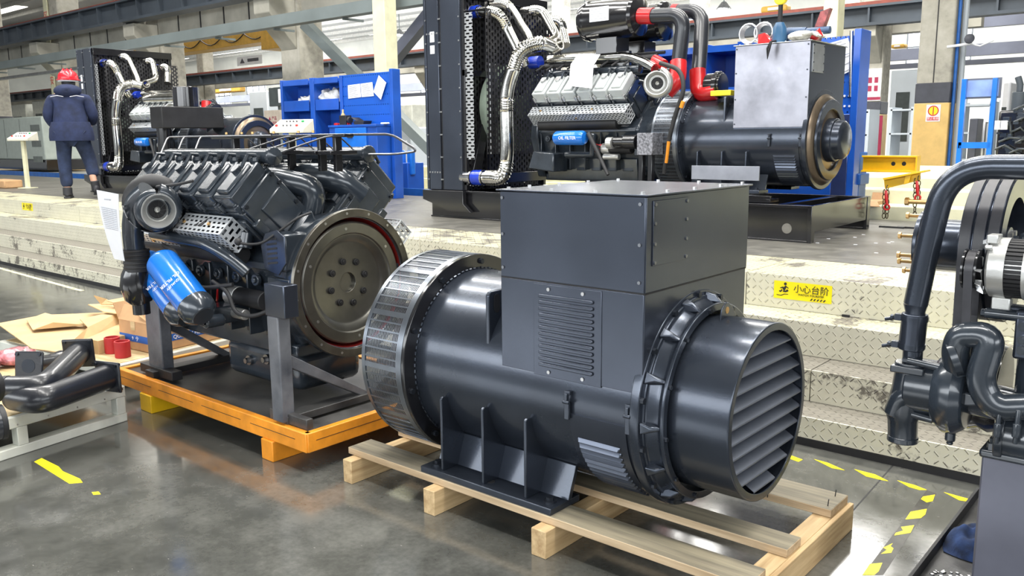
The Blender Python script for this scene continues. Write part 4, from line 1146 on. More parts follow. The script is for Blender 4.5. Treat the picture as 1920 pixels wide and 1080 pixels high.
# engine stand on it
st = thing('engine_stand', 'scuffed dark steel engine stand with braced posts on the orange platform', 'stand', (-3.8, 2.65, ZT))
xf = off((-3.8, 2.65, ZT))
def post(x0, x1, y0, y1, z0, z1): MB(xf).box(x0, x1, y0, y1, z0, z1).build('post', POSTM, st, bevel=0.006)
post(-4.515, -4.36, 2.20, 2.265, ZT + 0.01, 0.70)
post(-3.262, -3.179, 2.14, 2.205, ZT + 0.01, 0.683)
post(-4.515, -4.36, 3.04, 3.105, ZT + 0.01, 0.70)
post(-3.262, -3.179, 3.07, 3.135, ZT + 0.01, 0.683)
m = MB(xf); m.box(-3.262, -3.115, 2.135, 2.21, 0.684, 0.83); m.build('mount_block', PAINT_SAT, st, bevel=0.004)
m = MB(xf); m.box(-4.53, -4.34, 2.19, 2.30, 0.70, 0.722); m.build('head_plate', BLACKM, st, bevel=0.004)
m = MB(xf); m.box(-3.262, -3.115, 3.065, 3.14, 0.684, 0.83); m.build('mount_block', PAINT_SAT, st, bevel=0.004)
for x in (-4.44, -3.22):
    for s_, (ya, yb) in ((1, (2.27, 2.60)), (-1, (3.04, 2.72))):
        m = MB(xf)
        m.hexa([(x - 0.03, ya - 0.065 * (x > -4) * s_, 0.44), (x + 0.03, ya - 0.065 * (x > -4) * s_, 0.44), (x + 0.03, ya - 0.065 * (x > -4) * s_, 0.50), (x - 0.03, ya - 0.065 * (x > -4) * s_, 0.50), (x - 0.03, yb, ZT + 0.03), (x + 0.03, yb, ZT + 0.03), (x + 0.03, yb + 0.06 * s_, ZT + 0.03), (x - 0.03, yb + 0.06 * s_, ZT + 0.03)])
        m.build('brace', POSTM, st, bevel=0.003)
    MB(xf).box(x - 0.045, x + 0.045, 2.16, 3.13, ZT + 0.0, ZT + 0.035).build('foot_rail', BLACKM if x < -4 else OILY, st, bevel=0.003)
MB(xf).box(-4.60, -4.25, 2.19, 2.25, ZT + 0.002, ZT + 0.05).build('foot_angle', BLACKM, st, bevel=0.003)
MB(xf).box(-3.32, -2.99 - 0.05, 2.165, 2.20, ZT + 0.002, ZT + 0.05).build('foot_angle', OILY, st, bevel=0.003)

# ------------------------------------------------------------------ left V engine
EO = Vector((-3.25, 2.64, 0.762)); HE = EO.z - ZT
eng = thing('diesel_engine', 'dark slate V12 diesel engine with bare flywheel on the braced stand, left foreground', 'engine', (EO.x, EO.y, ZT))
v_engine(eng, HE)
xf = off((EO.x, EO.y, ZT))
def E(p): return Vector(p) - Vector((EO.x, EO.y, ZT))
shield(eng, E((-3.96, 2.107, 1.029)), 0.41)
o = shield(eng, E((-4.50, 2.13, 0.985)), 0.45)
o = shield(eng, E((-4.05, 2.64 * 2 - 2.149, 1.02)) + Vector((0, 0, 0)), 0.60, side=1)
# vent plate on the bell housing
m = MB(xf); m.prism([(-3.44, 0.86), (-3.33, 0.84), (-3.27, 0.90), (-3.27, 1.02), (-3.33, 1.05), (-3.42, 1.03), (-3.46, 0.97)], 2.262, 2.27, 'y')
vp = m.build('vent_plate', PAINT_SAT, eng, bevel=0.003)
m = MB(xf)
for k in range(6): capsule(m, (-3.405, 2.2615, 0.89 + k * 0.022), (-3.335, 2.2615, 0.90 + k * 0.022), 0.005, (0, -1, 0), 0.001)
m.build('slots', BLACKM, vp)
MB(xf).box(-3.42, -3.28, 2.268, 2.40, 0.86, 1.03).build('housing_lug', ENG, eng, bevel=0.01)
# turbocharger, elbow, down pipe
turbo(eng, E((-3.93, 2.02, 1.13)), (0.93, -0.36, -0.05), 0.078, None, ALU)
ta = Vector((0.93, -0.36, 0)); tq = Vector((0.36, 0.93, 0)); tc = Vector((-4.10, 2.09, 1.15))
m = MB(xf); m.tube([tc + (tq * math.cos(k * 2 * PI / 28) + Vector((0, 0, 1)) * math.sin(k * 2 * PI / 28)) * 0.098 for k in range(28)], 0.048, 16, closed=True); m.lathe([(-0.04, 0), (-0.04, 0.09), (0.03, 0.09), (0.05, 0.06), (0.10, 0.055), (0.10, 0)], tc, ta, 32, closed=False)
th_ = m.build('turbine_housing', BLACKM, eng)
m = MB(xf)
for k in range(10):
    a_ = 2 * PI * k / 10; c_ = tc + ta * 0.045 + (tq * math.cos(a_) + Vector((0, 0, 1)) * math.sin(a_)) * 0.085; m.cyl(c_, c_ + ta * 0.02, 0.011, n=8)
m.build('clamp_bolt', ENG, th_)
m = MB(xf); m.lathe([(-0.06, 0.152), (-0.06, 0.156), (0.03, 0.156), (0.03, 0.152)], tc, ta, 36, a0=PI * 1.0, a1=PI * 2.0)
m.build('turbine_guard', mk_perf('guard_slots', (0, 2), (0.040, 0.026), (0.6, 0.5), (0.5, 0.51, 0.53), 0.3, 0.4), eng)
m = MB(xf); m.tube(bendpath([(-4.02, 2.02, 1.22), (-4.11, 1.99, 1.16), (-4.14, 1.99, 0.99), (-4.14, 2.0, 0.86)], 0.08), [0.045] * 8 + [0.05] * 8, 18); m.build('charge_pipe', ENG, eng)
m = MB(xf); m.lathe([(0, 0.052), (0, 0.062), (0.11, 0.062), (0.11, 0.052)], (-4.14, 2.0, 0.82), (0, 0, 1), 28)
for z in (0.835, 0.855, 0.875, 0.895, 0.915): m.lathe([(0, 0.061), (0.006, 0.065), (0.012, 0.061)], (-4.14, 2.0, z), (0, 0, 1), 28, closed=False)
m.build('hose_joint', RUBBER, eng)
m = MB(xf); m.tube([(-4.14, 2.0, 0.84), (-4.15, 2.0, 0.80), (-4.16, 2.0, 0.75), (-4.16, 2.01, 0.69), (-4.15, 2.02, 0.65)], [0.058, 0.074, 0.080, 0.074, 0.045], 24); m.tube([(-4.15, 2.05, 0.74), (-4.05, 2.25, 0.74)], 0.06, 18); m.cyl((-4.155, 2.01, 0.67), (-4.155, 2.01, 0.60), 0.042, n=20); m.build('water_elbow', BLACK, eng)
# filters
for i, (a, b) in enumerate(((W(268, 484, y=2.09), W(336, 576, y=2.09)), (W(298, 484, y=1.99), W(364, 571, y=1.99)))):
    a = Vector(a); b = Vector(b); d = (b - a).normalized(); L = (b - a).length; r = 0.078
    m = MB(xf); m.lathe([(0, 0.0), (0.002, 0.035), (0.012, 0.060), (0.03, r * 0.95), (0.045, r), (L - 0.012, r), (L, r * 0.97), (L, 0.0)], a, d, 40, closed=False)
    f = m.build('oil_filter', BLUE, eng)
    vv = CAM - (a + b) / 2 + Vector((0.0, -1.4, 0)); q = (vv - d * d.dot(vv)).normalized(); up = d.cross(q)
    c = a + d * (L * 0.62) + q * (r + 0.0015)
    textobj('print', 'OIL FILTER', 0.024, E(c - up * 0.0), up, d, PAPER, f)
    textobj('print', 'QUALITY', 0.018, E(c + d * 0.03), up, d, PAPER, f)
    m = MB(xf); hb = b + d * 0.002
    m.lathe([(0.0, 0.0), (0.0, 0.083), (0.05, 0.080), (0.085, 0.05), (0.085, 0.0)], hb, d, 28, closed=False); m.build('filter_base', ENG, eng, bevel=0.004)
m = MB(xf); m.box(-3.80, -3.66, 2.08, 2.34, 0.585, 0.67); m.cyl((-3.62, 2.04, 0.62), (-3.62, 2.14, 0.62), 0.03, n=18); m.cyl((-3.62, 2.02, 0.62), (-3.62, 2.04, 0.62), 0.018, n=6)
m.build('filter_head', ENG, eng, bevel=0.012)
m = MB(xf); m.tube(bendpath([(-4.22, 2.14, 0.985), (-3.74, 2.14, 0.975), (-3.60, 2.16, 0.93), (-3.52, 2.22, 0.84)], 0.08), 0.030, 14); m.build('oil_pipe', ENG, eng)
m = MB(xf); m.tube(bendpath([(-3.98, 2.06, 0.955), (-3.84, 2.05, 0.93), (-3.80, 2.05, 0.81), (-3.70, 2.08, 0.765), (-3.55, 2.16, 0.79)], 0.05), 0.011, 10); m.tube(bendpath([(-3.66, 2.12, 0.80), (-3.56, 2.14, 0.76), (-3.52, 2.14, 0.66), (-3.40, 2.16, 0.655), (-3.32, 2.2, 0.69)], 0.05), 0.010, 10); m.build('harness_hose', RUBBER, eng)
# rail, rods on top
m = MB(xf); m.box(-4.40, -3.24, 2.60, 2.66, 1.462, 1.478); rl = m.build('top_rail', BLACK, eng, bevel=0.003)
m = MB(xf)
for x in (-4.2, -3.95, -3.7, -3.45, -3.33): m.box(x - 0.012, x + 0.012, 2.61, 2.65, 1.30, 1.464); m.box(x - 0.05, x + 0.05, 2.55, 2.71, 1.38, 1.40)
m.build('rail_bracket', BLACK, rl, bevel=0.003)
m = MB(xf)
for x in (-4.27, -4.12, -4.02, -3.83, -3.62, -3.5): m.cyl((x, 2.62, 1.485), (x, 2.62, 1.496), 0.007, n=8)
m.build('brass_plugs', BRASS, rl)
m = MB(xf)
P6 = x0e = EO.x - 0.235
for k in range(6):
    xx = P6 - 0.168 * (k + 0.5)
    if k < 3:
        m.tube(bendpath([(xx, 2.30, 1.345), (xx + 0.03, 2.33, 1.36), (xx + 0.22, 2.58, 1.465), (xx + 0.27, 2.62, 1.47)], 0.03), 0.0042, 8)
    else:
        m.tube(bendpath([(xx, 2.30, 1.345), (xx - 0.02, 2.31, 1.37), (xx - 0.12, 2.42, 1.475), (xx + 0.25, 2.60, 1.475)], 0.03), 0.0042, 8)
    m.tube(bendpath([(xx, 2.98, 1.345), (xx, 2.96, 1.37), (xx + 0.03, 2.80, 1.475), (xx + 0.1, 2.66, 1.475)], 0.04), 0.0042, 8)
m.tube(bendpath([(-3.60, 2.72, 1.475), (-3.30, 2.95, 1.475), (-3.18, 3.02, 1.39), (-3.32, 2.99, 1.375), (-3.46, 2.90, 1.375)], 0.04), 0.006, 8)
m.build('fuel_pipes', mat('dark_zinc_pipe', (0.22, 0.22, 0.23), rough=0.3, metal=0.9), rl)
m = MB(xf)
m.tube(bendpath([(-3.44, 2.14, 0.995), (-3.42, 2.18, 0.985), (-3.38, 2.22, 0.99), (-3.30, 2.36, 1.10), (-3.28, 2.42, 1.12)], 0.03), 0.006, 8)
m.sphere((-3.45, 2.14, 1.0), 0.018, 10); m.tube([(-4.0, 2.06, 1.235), (-3.86, 2.10, 1.25), (-3.80, 2.14, 1.265)], 0.007, 8)
m.build('sensor_lines', RUBBER, eng)
m = MB(xf)
for i in range(4):
    m.cyl((-3.60 - i * 0.27, 2.67, 1.0 + 0.0), (-3.60 - i * 0.27, 2.67, 1.02), 0.05, n=20)
m.box(-3.54, -3.50, 2.47, 2.81, 0.92, 1.06); m.build('valley_bulkhead', BLACK, eng, bevel=0.004)
m = MB(xf); m.prism([(2.50, 1.065), (2.66, 1.065), (2.63, 1.15), (2.51, 1.16)], -3.66, -3.63, 'x'); m.build('data_plate', CAST, eng, bevel=0.002)

# paper hanging from the turbocharger
pa = thing('paper_sheet', 'white inspection sheet hanging from the turbo of the left engine', 'paper', (-4.07, 1.86, 0.88))
A = W(181, 356, y=1.84); B = W(222, 364, y=1.84); C_ = W(222, 491, y=1.87); D = W(204, 487, y=1.87)
m = MB(); pts = []; n = 10
for i in range(n + 1):
    t = i / n
    l = A.lerp(D, t); r = B.lerp(C_, t)
    l.x += -0.012 * math.sin(PI * t * 0.8); l.y += 0.03 * t * t; r.y += 0.03 * t * t
    pts.append((l, r))
vs = []; fs = []
for l, r in pts:
    for q in (l, r): vs += [q - pa.location, q - pa.location + Vector((0.0, 0.0012, 0))]
for i in range(n):
    b = i * 4; c = b + 4
    fs += [(b, b + 2, c + 2, c), (b + 1, c + 1, c + 3, b + 3), (b, c, c + 1, b + 1), (b + 2, b + 3, c + 3, c + 2)]
m.add(vs, fs); m.build('sheet', PAPER, pa)
m = MB()
for i in range(12):
    t = 0.24 + i * 0.027; l = A.lerp(D, t); r = B.lerp(C_, t)
    for (a, b) in ((0.12, 0.45), (0.5, 0.72), (0.76, 0.9)):
        p = l.lerp(r, a) - pa.location; q = l.lerp(r, b) - pa.location; yy = 0.03 * t * t - 0.0015 - 0.004
        m.hexa([p + Vector((0, yy, 0)), q + Vector((0, yy, 0)), q + Vector((0, yy + 0.001, 0)), p + Vector((0, yy + 0.001, 0)), p + Vector((0, yy, 0.003)), q + Vector((0, yy, 0.003)), q + Vector((0, yy + 0.001, 0.003)), p + Vector((0, yy + 0.001, 0.003))])
p = A.lerp(B, 0.35).lerp(D.lerp(C_, 0.35), 0.11) - pa.location
m.box(p.x, p.x + 0.06, p.y - 0.004, p.y - 0.003, p.z - 0.003, p.z + 0.002)
m.build('print', INKL, pa)

# ------------------------------------------------------------------ front-left white steel crate with exhaust elbows
cr = thing('white_crate', 'white painted open-sided steel crate at the lower left holding black pipes', 'crate', (-4.37, 1.99, 0), rz=math.radians(10))
def crate(root, w, d, h, deckm):
    """corner at origin, runs to -x and -y"""
    MB().box(-w, 0, -d, 0, h - 0.055, h).build('top_frame', WHITEP, root, bevel=0.004)
    MB().box(-w + 0.03, -0.03, -d + 0.03, -0.03, h, h + 0.004).build('deck_board', deckm, root)
    for (x, y) in ((-0.05, -0.055), (-0.05, -d + 0.005), (-w, -0.055), (-w, -d + 0.005), (-0.05, -d / 2)):
        MB().box(x, x + 0.05, y, y + 0.05, 0.045, h - 0.055).build('leg', WHITEP, root, bevel=0.003)
    MB().box(-0.07, 0, -d, 0, 0, 0.045).build('bottom_rail', WHITEP, root, bevel=0.004)
    MB().box(-w, -w + 0.07, -d, 0, 0, 0.045).build('bottom_rail', WHITEP, root, bevel=0.004)
    m = MB()
    for k in range(6): m.cyl((0.0, -0.12 - k * 0.15, h - 0.04), (0.001, -0.12 - k * 0.15, h - 0.04), 0.004, n=8)
    m.build('screw', BOLT, root)
crate(cr, 1.0, 1.15, 0.19, OSB)
ZC = 0.196
def elbow_pipe(label, pts, r, flange_end=True, loc=None, bend=0.12, sq=0.075, group=None):
    loc = Vector(pts[0]) if loc is None else loc
    t = thing('exhaust_elbow', label, 'pipe', (pts[0][0], pts[0][1], ZC), group=group)
    m = MB(off(t.location)); path = bendpath(pts, bend, 8); m.tube(path, r, 24)
    m.build('bent_tube', PIPEBLK, t, bevel=0)
    d = (path[-1] - path[-2]).normalized(); q = (Vector((0, 0, 1)) - d * d.z).normalized(); s_ = d.cross(q)
    e = path[-1]
    m = MB(off(t.location)); c = [e + q * (sq * a) + s_ * (sq * b) for a, b in ((-1, -1), (-1, 1), (1, 1), (1, -1))]
    m.hexa([p - d * 0.008 for p in c] + [p + d * 0.008 for p in c]); m.build('square_flange', PIPEBLK, t, bevel=0.01)
    m = MB(off(t.location))
    for a, b in ((-.8, -.8), (-.8, .8), (.8, .8), (.8, -.8)): p = e + q * (sq * a) + s_ * (sq * b); m.cyl(p - d * 0.016, p + d * 0.016, 0.009, n=6)
    m.cyl(e + d * 0.008, e + d * 0.0095, r * 0.8, n=24)
    m.build('flange_bolts', BOLTD, t)
    d0 = (path[0] - path[1]).normalized()
    m = MB(off(t.location)); m.lathe([(0, r * 0.86), (0, r * 1.04), (-0.02, r * 1.04), (-0.02, r * 0.86)], path[0], d0, 24); m.cyl(path[0] + d0 * 0.0005, path[0] + d0 * 0.001, r * 0.88, n=24); m.build('tube_mouth', BLACKM, t)
    return t
# positions read against the crate deck
a = W(-30, 710, z=0.27); b = W(60, 725, z=0.27); c = W(215, 668, z=0.27)
def wp(u, v, z): q = W(u, v, z=z); return (q.x, q.y, q.z)
elbow_pipe('lower black cast exhaust elbow lying on the white crate, nearest the orange platform', [wp(32, 745, 0.265), wp(75, 752, 0.265), wp(203, 706, 0.275)], 0.064, sq=0.080)
elbow_pipe('upper black cast exhaust elbow lying across the pile on the white crate', [wp(8, 728, 0.31), wp(82, 727, 0.31), wp(148, 662, 0.36)], 0.058, sq=0.078)
elbow_pipe('short black elbow with a square flange standing behind the pile', [wp(118, 672, 0.30), wp(95, 680, 0.30), wp(55, 686, 0.33)], 0.045, sq=0.075, bend=0.05)
elbow_pipe('black pipe with an open round mouth, lower one at the left edge', [wp(8, 790, 0.275), wp(-40, 800, 0.275), wp(-90, 805, 0.28)], 0.072, sq=0.08)
elbow_pipe('black pipe with an open round mouth, upper one at the left edge', [wp(-8, 722, 0.41), wp(-50, 730, 0.415), wp(-100, 735, 0.42)], 0.072, sq=0.08)
for (x, y, z, s_, l) in ((-5.28, 1.80, 0.245, 0.085, 'red parts in clear plastic wrap, right-hand bundle'), (-5.27, 1.62, 0.245, 0.08, 'red parts in clear plastic wrap, middle bundle'), (-5.22, 1.45, 0.25, 0.08, 'red parts in clear plastic wrap, bundle nearest the left edge')):
    m = MB(); m.sphere((0, 0, 0), s_, 16, (1.1, 1.25, 0.6))
    for i, v in enumerate(m.v): m.v[i] = tuple(Vector(v) * (1 + random.uniform(-.13, .13)))
    o = m.build('wrapped_bundle', PINKBAG, loc=(x, y, ZC + s_ * 0.55), angle=80); tag(o, l, 'bundle', 'plastic wrapped red parts')

# ------------------------------------------------------------------ rear white pallet with carton, sleeves and flattened cardboard
HP = 0.15
rp = thing('white_pallet', 'low white steel pallet with a plywood deck behind the orange platform', 'pallet', (-4.95, 2.18, 0), rz=math.radians(7))
MB().box(-1.30, 0, 0, 1.15, HP - 0.06, HP).build('frame', WHITEP, rp, bevel=0.005)
MB().box(-1.26, -0.04, 0.04, 1.11, HP, HP + 0.003).build('deck_board', OSB, rp)
for x in (-1.3, -0.68, -0.08):
    for y in (0.0, 0.5, 1.07): MB().box(x, x + 0.08, y, y + 0.08, 0, HP - 0.06).build('leg', WHITEP, rp, bevel=0.004)
HZ = HP + 0.004
for (u, v, l) in ((231, 672, 'red silicone sleeve, front one of three standing upright by the carton'), (212, 664, 'red silicone sleeve, left one of three standing by the carton'), (243, 648, 'red silicone sleeve, rear one tucked against the carton')):
    p = W(u, v - 3, z=HZ)
    m = MB(); m.lathe([(0, 0.038), (0, 0.046), (0.098, 0.046), (0.10, 0.044), (0.10, 0.038)], (0, 0, 0), (0, 0, 1), 32)
    o = m.build('red_sleeve', REDMAT, loc=(p.x, p.y, HZ), bevel=0.001); tag(o, l, 'sleeve', 'red silicone sleeves')
# carton
pc = W(286, 664, z=HZ)
ct = thing('carton', 'open brown cardboard carton with a blue band reading QUALITY FILTER', 'carton', (pc.x, pc.y, HZ), rz=math.radians(6))
CW, CD, CH = 0.34, 0.62, 0.185
m = MB()
m.box(-CW, 0, 0, 0.006, 0, CH); m.box(-CW, 0, CD - 0.006, CD, 0, CH); m.box(-0.006, 0, 0.006, CD - 0.006, 0, CH); m.box(-CW, -CW + 0.006, 0.006, CD - 0.006, 0, CH); m.box(-CW, 0, 0, CD, 0, 0.006)
m.build('carton_body', CARDD, ct, smooth=False)
m = MB(); m.box(-CW - 0.001, 0.001, -0.0012, 0.0, 0.055, 0.10); m.box(0.0, 0.0012, 0, CD, 0.055, 0.10); m.build('blue_band', BOXBLUE, ct, smooth=False)
def flap(p0, p1, d, mname='flap'):
    p0, p1, d = Vector(p0), Vector(p1), Vector(d); n_ = (p1 - p0).cross(d).normalized() * 0.003
    MB().hexa([p0 - n_, p1 - n_, p1 - n_ + d, p0 - n_ + d, p0 + n_, p1 + n_, p1 + n_ + d, p0 + n_ + d]).build('flap', CARDD, ct, smooth=False)
flap((0, 0, CH), (0, CD, CH), (-0.13, 0, 0.05)); flap((-CW, 0, CH), (-CW, CD, CH), (-0.05, 0, 0.10)); flap((0, 0, CH), (-CW, 0, CH), (0, 0.05, 0.09)); flap((0, CD, CH), (-CW, CD, CH), (0, 0.10, 0.06))
textobj('print', 'QUALITY FILTER', 0.035, (0.002, CD * 0.45, 0.077), (0, 1, 0), (0, 0, 1), PAPER, ct)
textobj('print', '柴油机机油滤清器', 0.032, (0.002, CD * 0.42, 0.135), (0, 1, 0), (0, 0, 1), BOXBLUE, ct)
textobj('print', '↑  ☂', 0.03, (-CW * 0.5, -0.002, 0.077), (1, 0, 0), (0, 0, 1), PAPER, ct)
MB().box(-CW * 0.62, -CW * 0.48, -0.002, -0.001, 0.13, CH).build('tape', OSB, ct)
# cardboard sheets
def sheet(label, pts, zs, name='cardboard_sheet', fold=None):
    """flat or folded cardboard: polygon of photo pixels laid at the given heights"""
    P = [W(u, v, z=z) for (u, v), z in zip(pts, zs)]
    c = sum(P, Vector()) / len(P); base = Vector((c.x, c.y, min(zs)))
    n = len(P); m = MB(off(base))
    up = Vector((0, 0, 0.006))
    m.add(P + [q + up for q in P], [tuple(range(n))[::-1], tuple(range(n, 2 * n))] + [(i, (i + 1) % n, n + (i + 1) % n, n + i) for i in range(n)])
    o = m.build(name, CARD, loc=base, smooth=False); tag(o, label, 'cardboard', 'flattened cartons on the rear white pallet'); return o
sheet('large flat brown cardboard sheet reaching the left edge of the photo', [(-5, 608), (80, 592), (175, 588), (235, 585), (185, 612), (140, 650), (112, 662), (60, 655)], [0.24, 0.24, 0.24, 0.24, 0.24, 0.24, 0.24, 0.24])
sheet('tilted pale cardboard flap standing proud on the pile', [(50, 601), (85, 588), (165, 611), (100, 606), (62, 620)], [0.262, 0.29, 0.262, 0.30, 0.262])
sheet('folded cardboard strip between the large sheet and the carton', [(150, 600), (238, 580), (238, 600), (150, 655), (120, 655), (165, 615)], [0.285, 0.30, 0.24, 0.20, 0.25, 0.285])
sheet('small cardboard pieces at the back of the pile', [(165, 572), (215, 570), (252, 583), (240, 592), (195, 586)], [0.31, 0.31, 0.31, 0.31, 0.31])
sheet('upright cardboard corner leaning at the back of the pile', [(176, 555), (200, 562), (215, 572), (190, 572)], [0.40, 0.36, 0.325, 0.33])
sheet('cardboard lid half open behind the black post', [(200, 565), (253, 555), (256, 572), (240, 577)], [0.36, 0.38, 0.34, 0.34])
m = MB(); p = W(262, 560, z=HZ)
o = MB().box(-0.02, 0.10, -0.02, 0.02, 0, 0.45).build('wood_batten', WOODY, loc=(p.x, p.y, 0)); tag(o, 'brown upright timber batten behind the black stand post', 'batten')
b_ = MB(); b_.box(-1.15, -0.35, 0.10, 1.0, 0, 0.085)
o = b_.build('cardboard_stack', CARD, smooth=False); o.location = (-4.95, 2.22, HZ); o.rotation_euler = (0, 0, math.radians(7)); tag(o, 'low stack of flattened brown cartons under the loose sheets', 'cardboard')

# ------------------------------------------------------------------ floor tape
def tape(label, pts, group='worn yellow and black floor tape'):
    """irregular worn piece of tape on the floor, photo pixels dropped onto the floor plane"""
    P = [W(u, v, z=0.0) for u, v in pts]; c = sum(P, Vector()) / len(P); n = len(P)
    m = MB(); m.add([q - c for q in P] + [q - c + Vector((0, 0, 0.0012)) for q in P], [tuple(range(n))[::-1], tuple(range(n, 2 * n))] + [(i, (i + 1) % n, n + (i + 1) % n, n + i) for i in range(n)])
    o = m.build('floor_tape', SIGNY, loc=c, smooth=False); tag(o, label, 'floor tape', group)
def px3(x, y): return (1560 + x / 3.6, 780 + y / 3.6)
TP = [('pointed yellow tape fleck just right of the alternator outlet', [(1480, 853), (1505, 862), (1497, 866), (1480, 860)]),
      ('long yellow tape dash before the black kick plate', [(1526, 861), (1552, 868), (1584, 882), (1560, 878)]),
      ('yellow tape dash crossed by the floor crack', [px3(150, 360), px3(290, 395), px3(380, 440), px3(330, 432), px3(230, 408)]),
      ('yellow tape dash where the two tape lines meet', [px3(440, 435), px3(560, 468), px3(640, 500), px3(590, 500), px3(520, 480)]),
      ('yellow tape dash ending at the drip tray', [px3(755, 515), px3(920, 560), px3(930, 580), px3(860, 570)]),
      ('topmost yellow patch of the tape line running to the lower right', [px3(600, 562), px3(615, 545), px3(695, 532), px3(680, 575), px3(640, 585)]),
      ('second yellow patch down the right tape line, torn in two', [px3(530, 648), px3(640, 628), px3(630, 665), px3(600, 690), px3(495, 700)]),
      ('third yellow patch down the right tape line', [px3(465, 750), px3(555, 738), px3(530, 790), px3(420, 808), px3(430, 790), px3(480, 775)]),
      ('small paired yellow scraps low on the right tape line', [px3(345, 890), px3(410, 860), px3(395, 880), px3(415, 895), px3(400, 925), px3(330, 932), px3(370, 905)]),
      ('lowest yellow patch of the right tape line', [px3(205, 1075), px3(255, 1000), px3(340, 992), px3(315, 1050), px3(285, 1075)]),
      ('striped yellow tape piece on the floor before the white crate', [(64, 866), (78, 859), (110, 875), (118, 884), (150, 898), (155, 905), (130, 907)]),
      ('tiny yellow tape scrap beside the striped piece', [(172, 923), (185, 922), (189, 927), (175, 928)])]
for l, p in TP: tape(l, p, group=None)
P = [W(*q, z=0) for q in (px3(640, 500), px3(705, 525), px3(345, 1075), px3(205, 1075))]; c = sum(P, Vector()) / 4
m = MB(off(c)); m.add(P + [q + Vector((0, 0, .0005)) for q in P], [(3, 2, 1, 0), (4, 5, 6, 7), (0, 1, 5, 4), (1, 2, 6, 5), (2, 3, 7, 6), (3, 0, 4, 7)])
tag(m.build('floor_tape', mat('worn_tape_backing', (0.050, 0.048, 0.042), rough=0.35, var=0.3, nscale=9), loc=c, smooth=False), 'worn dark tape strip under the yellow patches at the lower right', 'floor tape')
for i in range(11):
    p = W(0 + i * 14.5, 503 + i * 4.0 + 0.0, z=0.0)
    o = MB().box(-0.11, 0.11, -0.022, 0.022, 0, 0.0012).build('floor_tape', mat('tape_pale_yellow', (0.70, 0.66, 0.40), rough=0.5), loc=p, smooth=False)
    tag(o, 'one short dash of the pale dashed tape line along the left steps', 'floor tape', 'pale dashed tape along the left steps')
# saw-cut joint in the floor
a = W(1675, 872, z=0); b = W(1590, 968, z=0)
d = (b - a); L = d.length; d.normalize()
m = MB(); e = Vector((0, 0, 1)).cross(d) * 0.003
m.hexa([a - e, a + e, b + d * 3 + e, b + d * 3 - e, a - e + Vector((0, 0, .0006)), a + e + Vector((0, 0, .0006)), b + d * 3 + e + Vector((0, 0, .0006)), b + d * 3 - e + Vector((0, 0, .0006))])
struct(m.build('trim_90', mat('joint_filler', (0.02, 0.02, 0.02), rough=0.7, var=0.3, nscale=60), smooth=False))

# ------------------------------------------------------------------ warning signs on the top riser
def step_sign(label, x0, x1, z0, z1, small=False):
    t = thing('warning_sign', label, 'sign', ((x0 + x1) / 2, YS[3] - 0.001, z0)); w = (x1 - x0) / 2; h = z1 - z0
    MB().box(-w, w, -0.0015, 0, 0, h).build('sticker', SIGNY, t, smooth=False)
    s = h / 0.10
    textobj('characters', '小心台阶', 0.050 * s, (w * 0.30, -0.003, h * 0.62), (1, 0, 0), (0, 0, 1), SIGNK, t)
    textobj('small_print', 'WATCH YOURSTEP', 0.0165 * s, (w * 0.30, -0.003, h * 0.32), (1, 0, 0), (0, 0, 1), SIGNK, t)
    m = MB(); X = -w * 0.62
    def S(a, b): return (X + a * s, b * s)
    m.lathe([(0, 0), (0.0008, 0.0085 * s)], (X + 0.004 * s, -0.0022, 0.086 * s), (0, -1, 0), 14, closed=False)
    for poly in ([(-.012, .058), (.004, .076), (.013, .072), (.004, .052), (-.004, .046)], [(-.004, .052), (.004, .046), (.016, .056), (.024, .048), (.018, .042), (.006, .038), (-.010, .040)], [(-.012, .046), (-.022, .036), (-.032, .040), (-.030, .046), (-.022, .046), (-.016, .056)], [(.008, .074), (.024, .064), (.022, .060), (.008, .068)], [(-.008, .070), (-.026, .062), (-.025, .058), (-.006, .062)]):
        m.prism([S(*q) for q in poly], -0.003, -0.0016, 'y')
    m.prism([S(-.045, .022), S(-.02, .020), S(.0, .030), S(.022, .030), S(.022, .027), S(.002, .026), S(-.018, .016), S(-.045, .018)], -0.003, -0.0016, 'y')
    m.build('pictogram', SIGNK, t, smooth=False)
    m = MB()
    for i in range(5):
        q = w * 0.28 + i * 0.018 * s; m.prism([(q, 0.006 * s), (q + 0.008 * s, 0.006 * s), (q + 0.016 * s, 0.018 * s), (q + 0.008 * s, 0.018 * s)], -0.003, -0.0016, 'y')
    m.build('hazard_bars', SIGNK, t, smooth=False)
step_sign('yellow mind-the-step sticker on the top step to the right of the alternator box', -1.99, -1.66, 0.538, 0.638)
step_sign('small yellow mind-the-step sticker on the top step at the far left', -12.78, -12.42, 0.545, 0.645)
o = MB().box(-0.02, 0.02, -0.012, 0.0, 0, 0.012).build('rubber_bumper', BLACKM, loc=(W(1583, 592, y=4.6).x, 4.63, 0.48)); tag(o, 'small dark lump on the second tread below the warning sticker', 'debris')
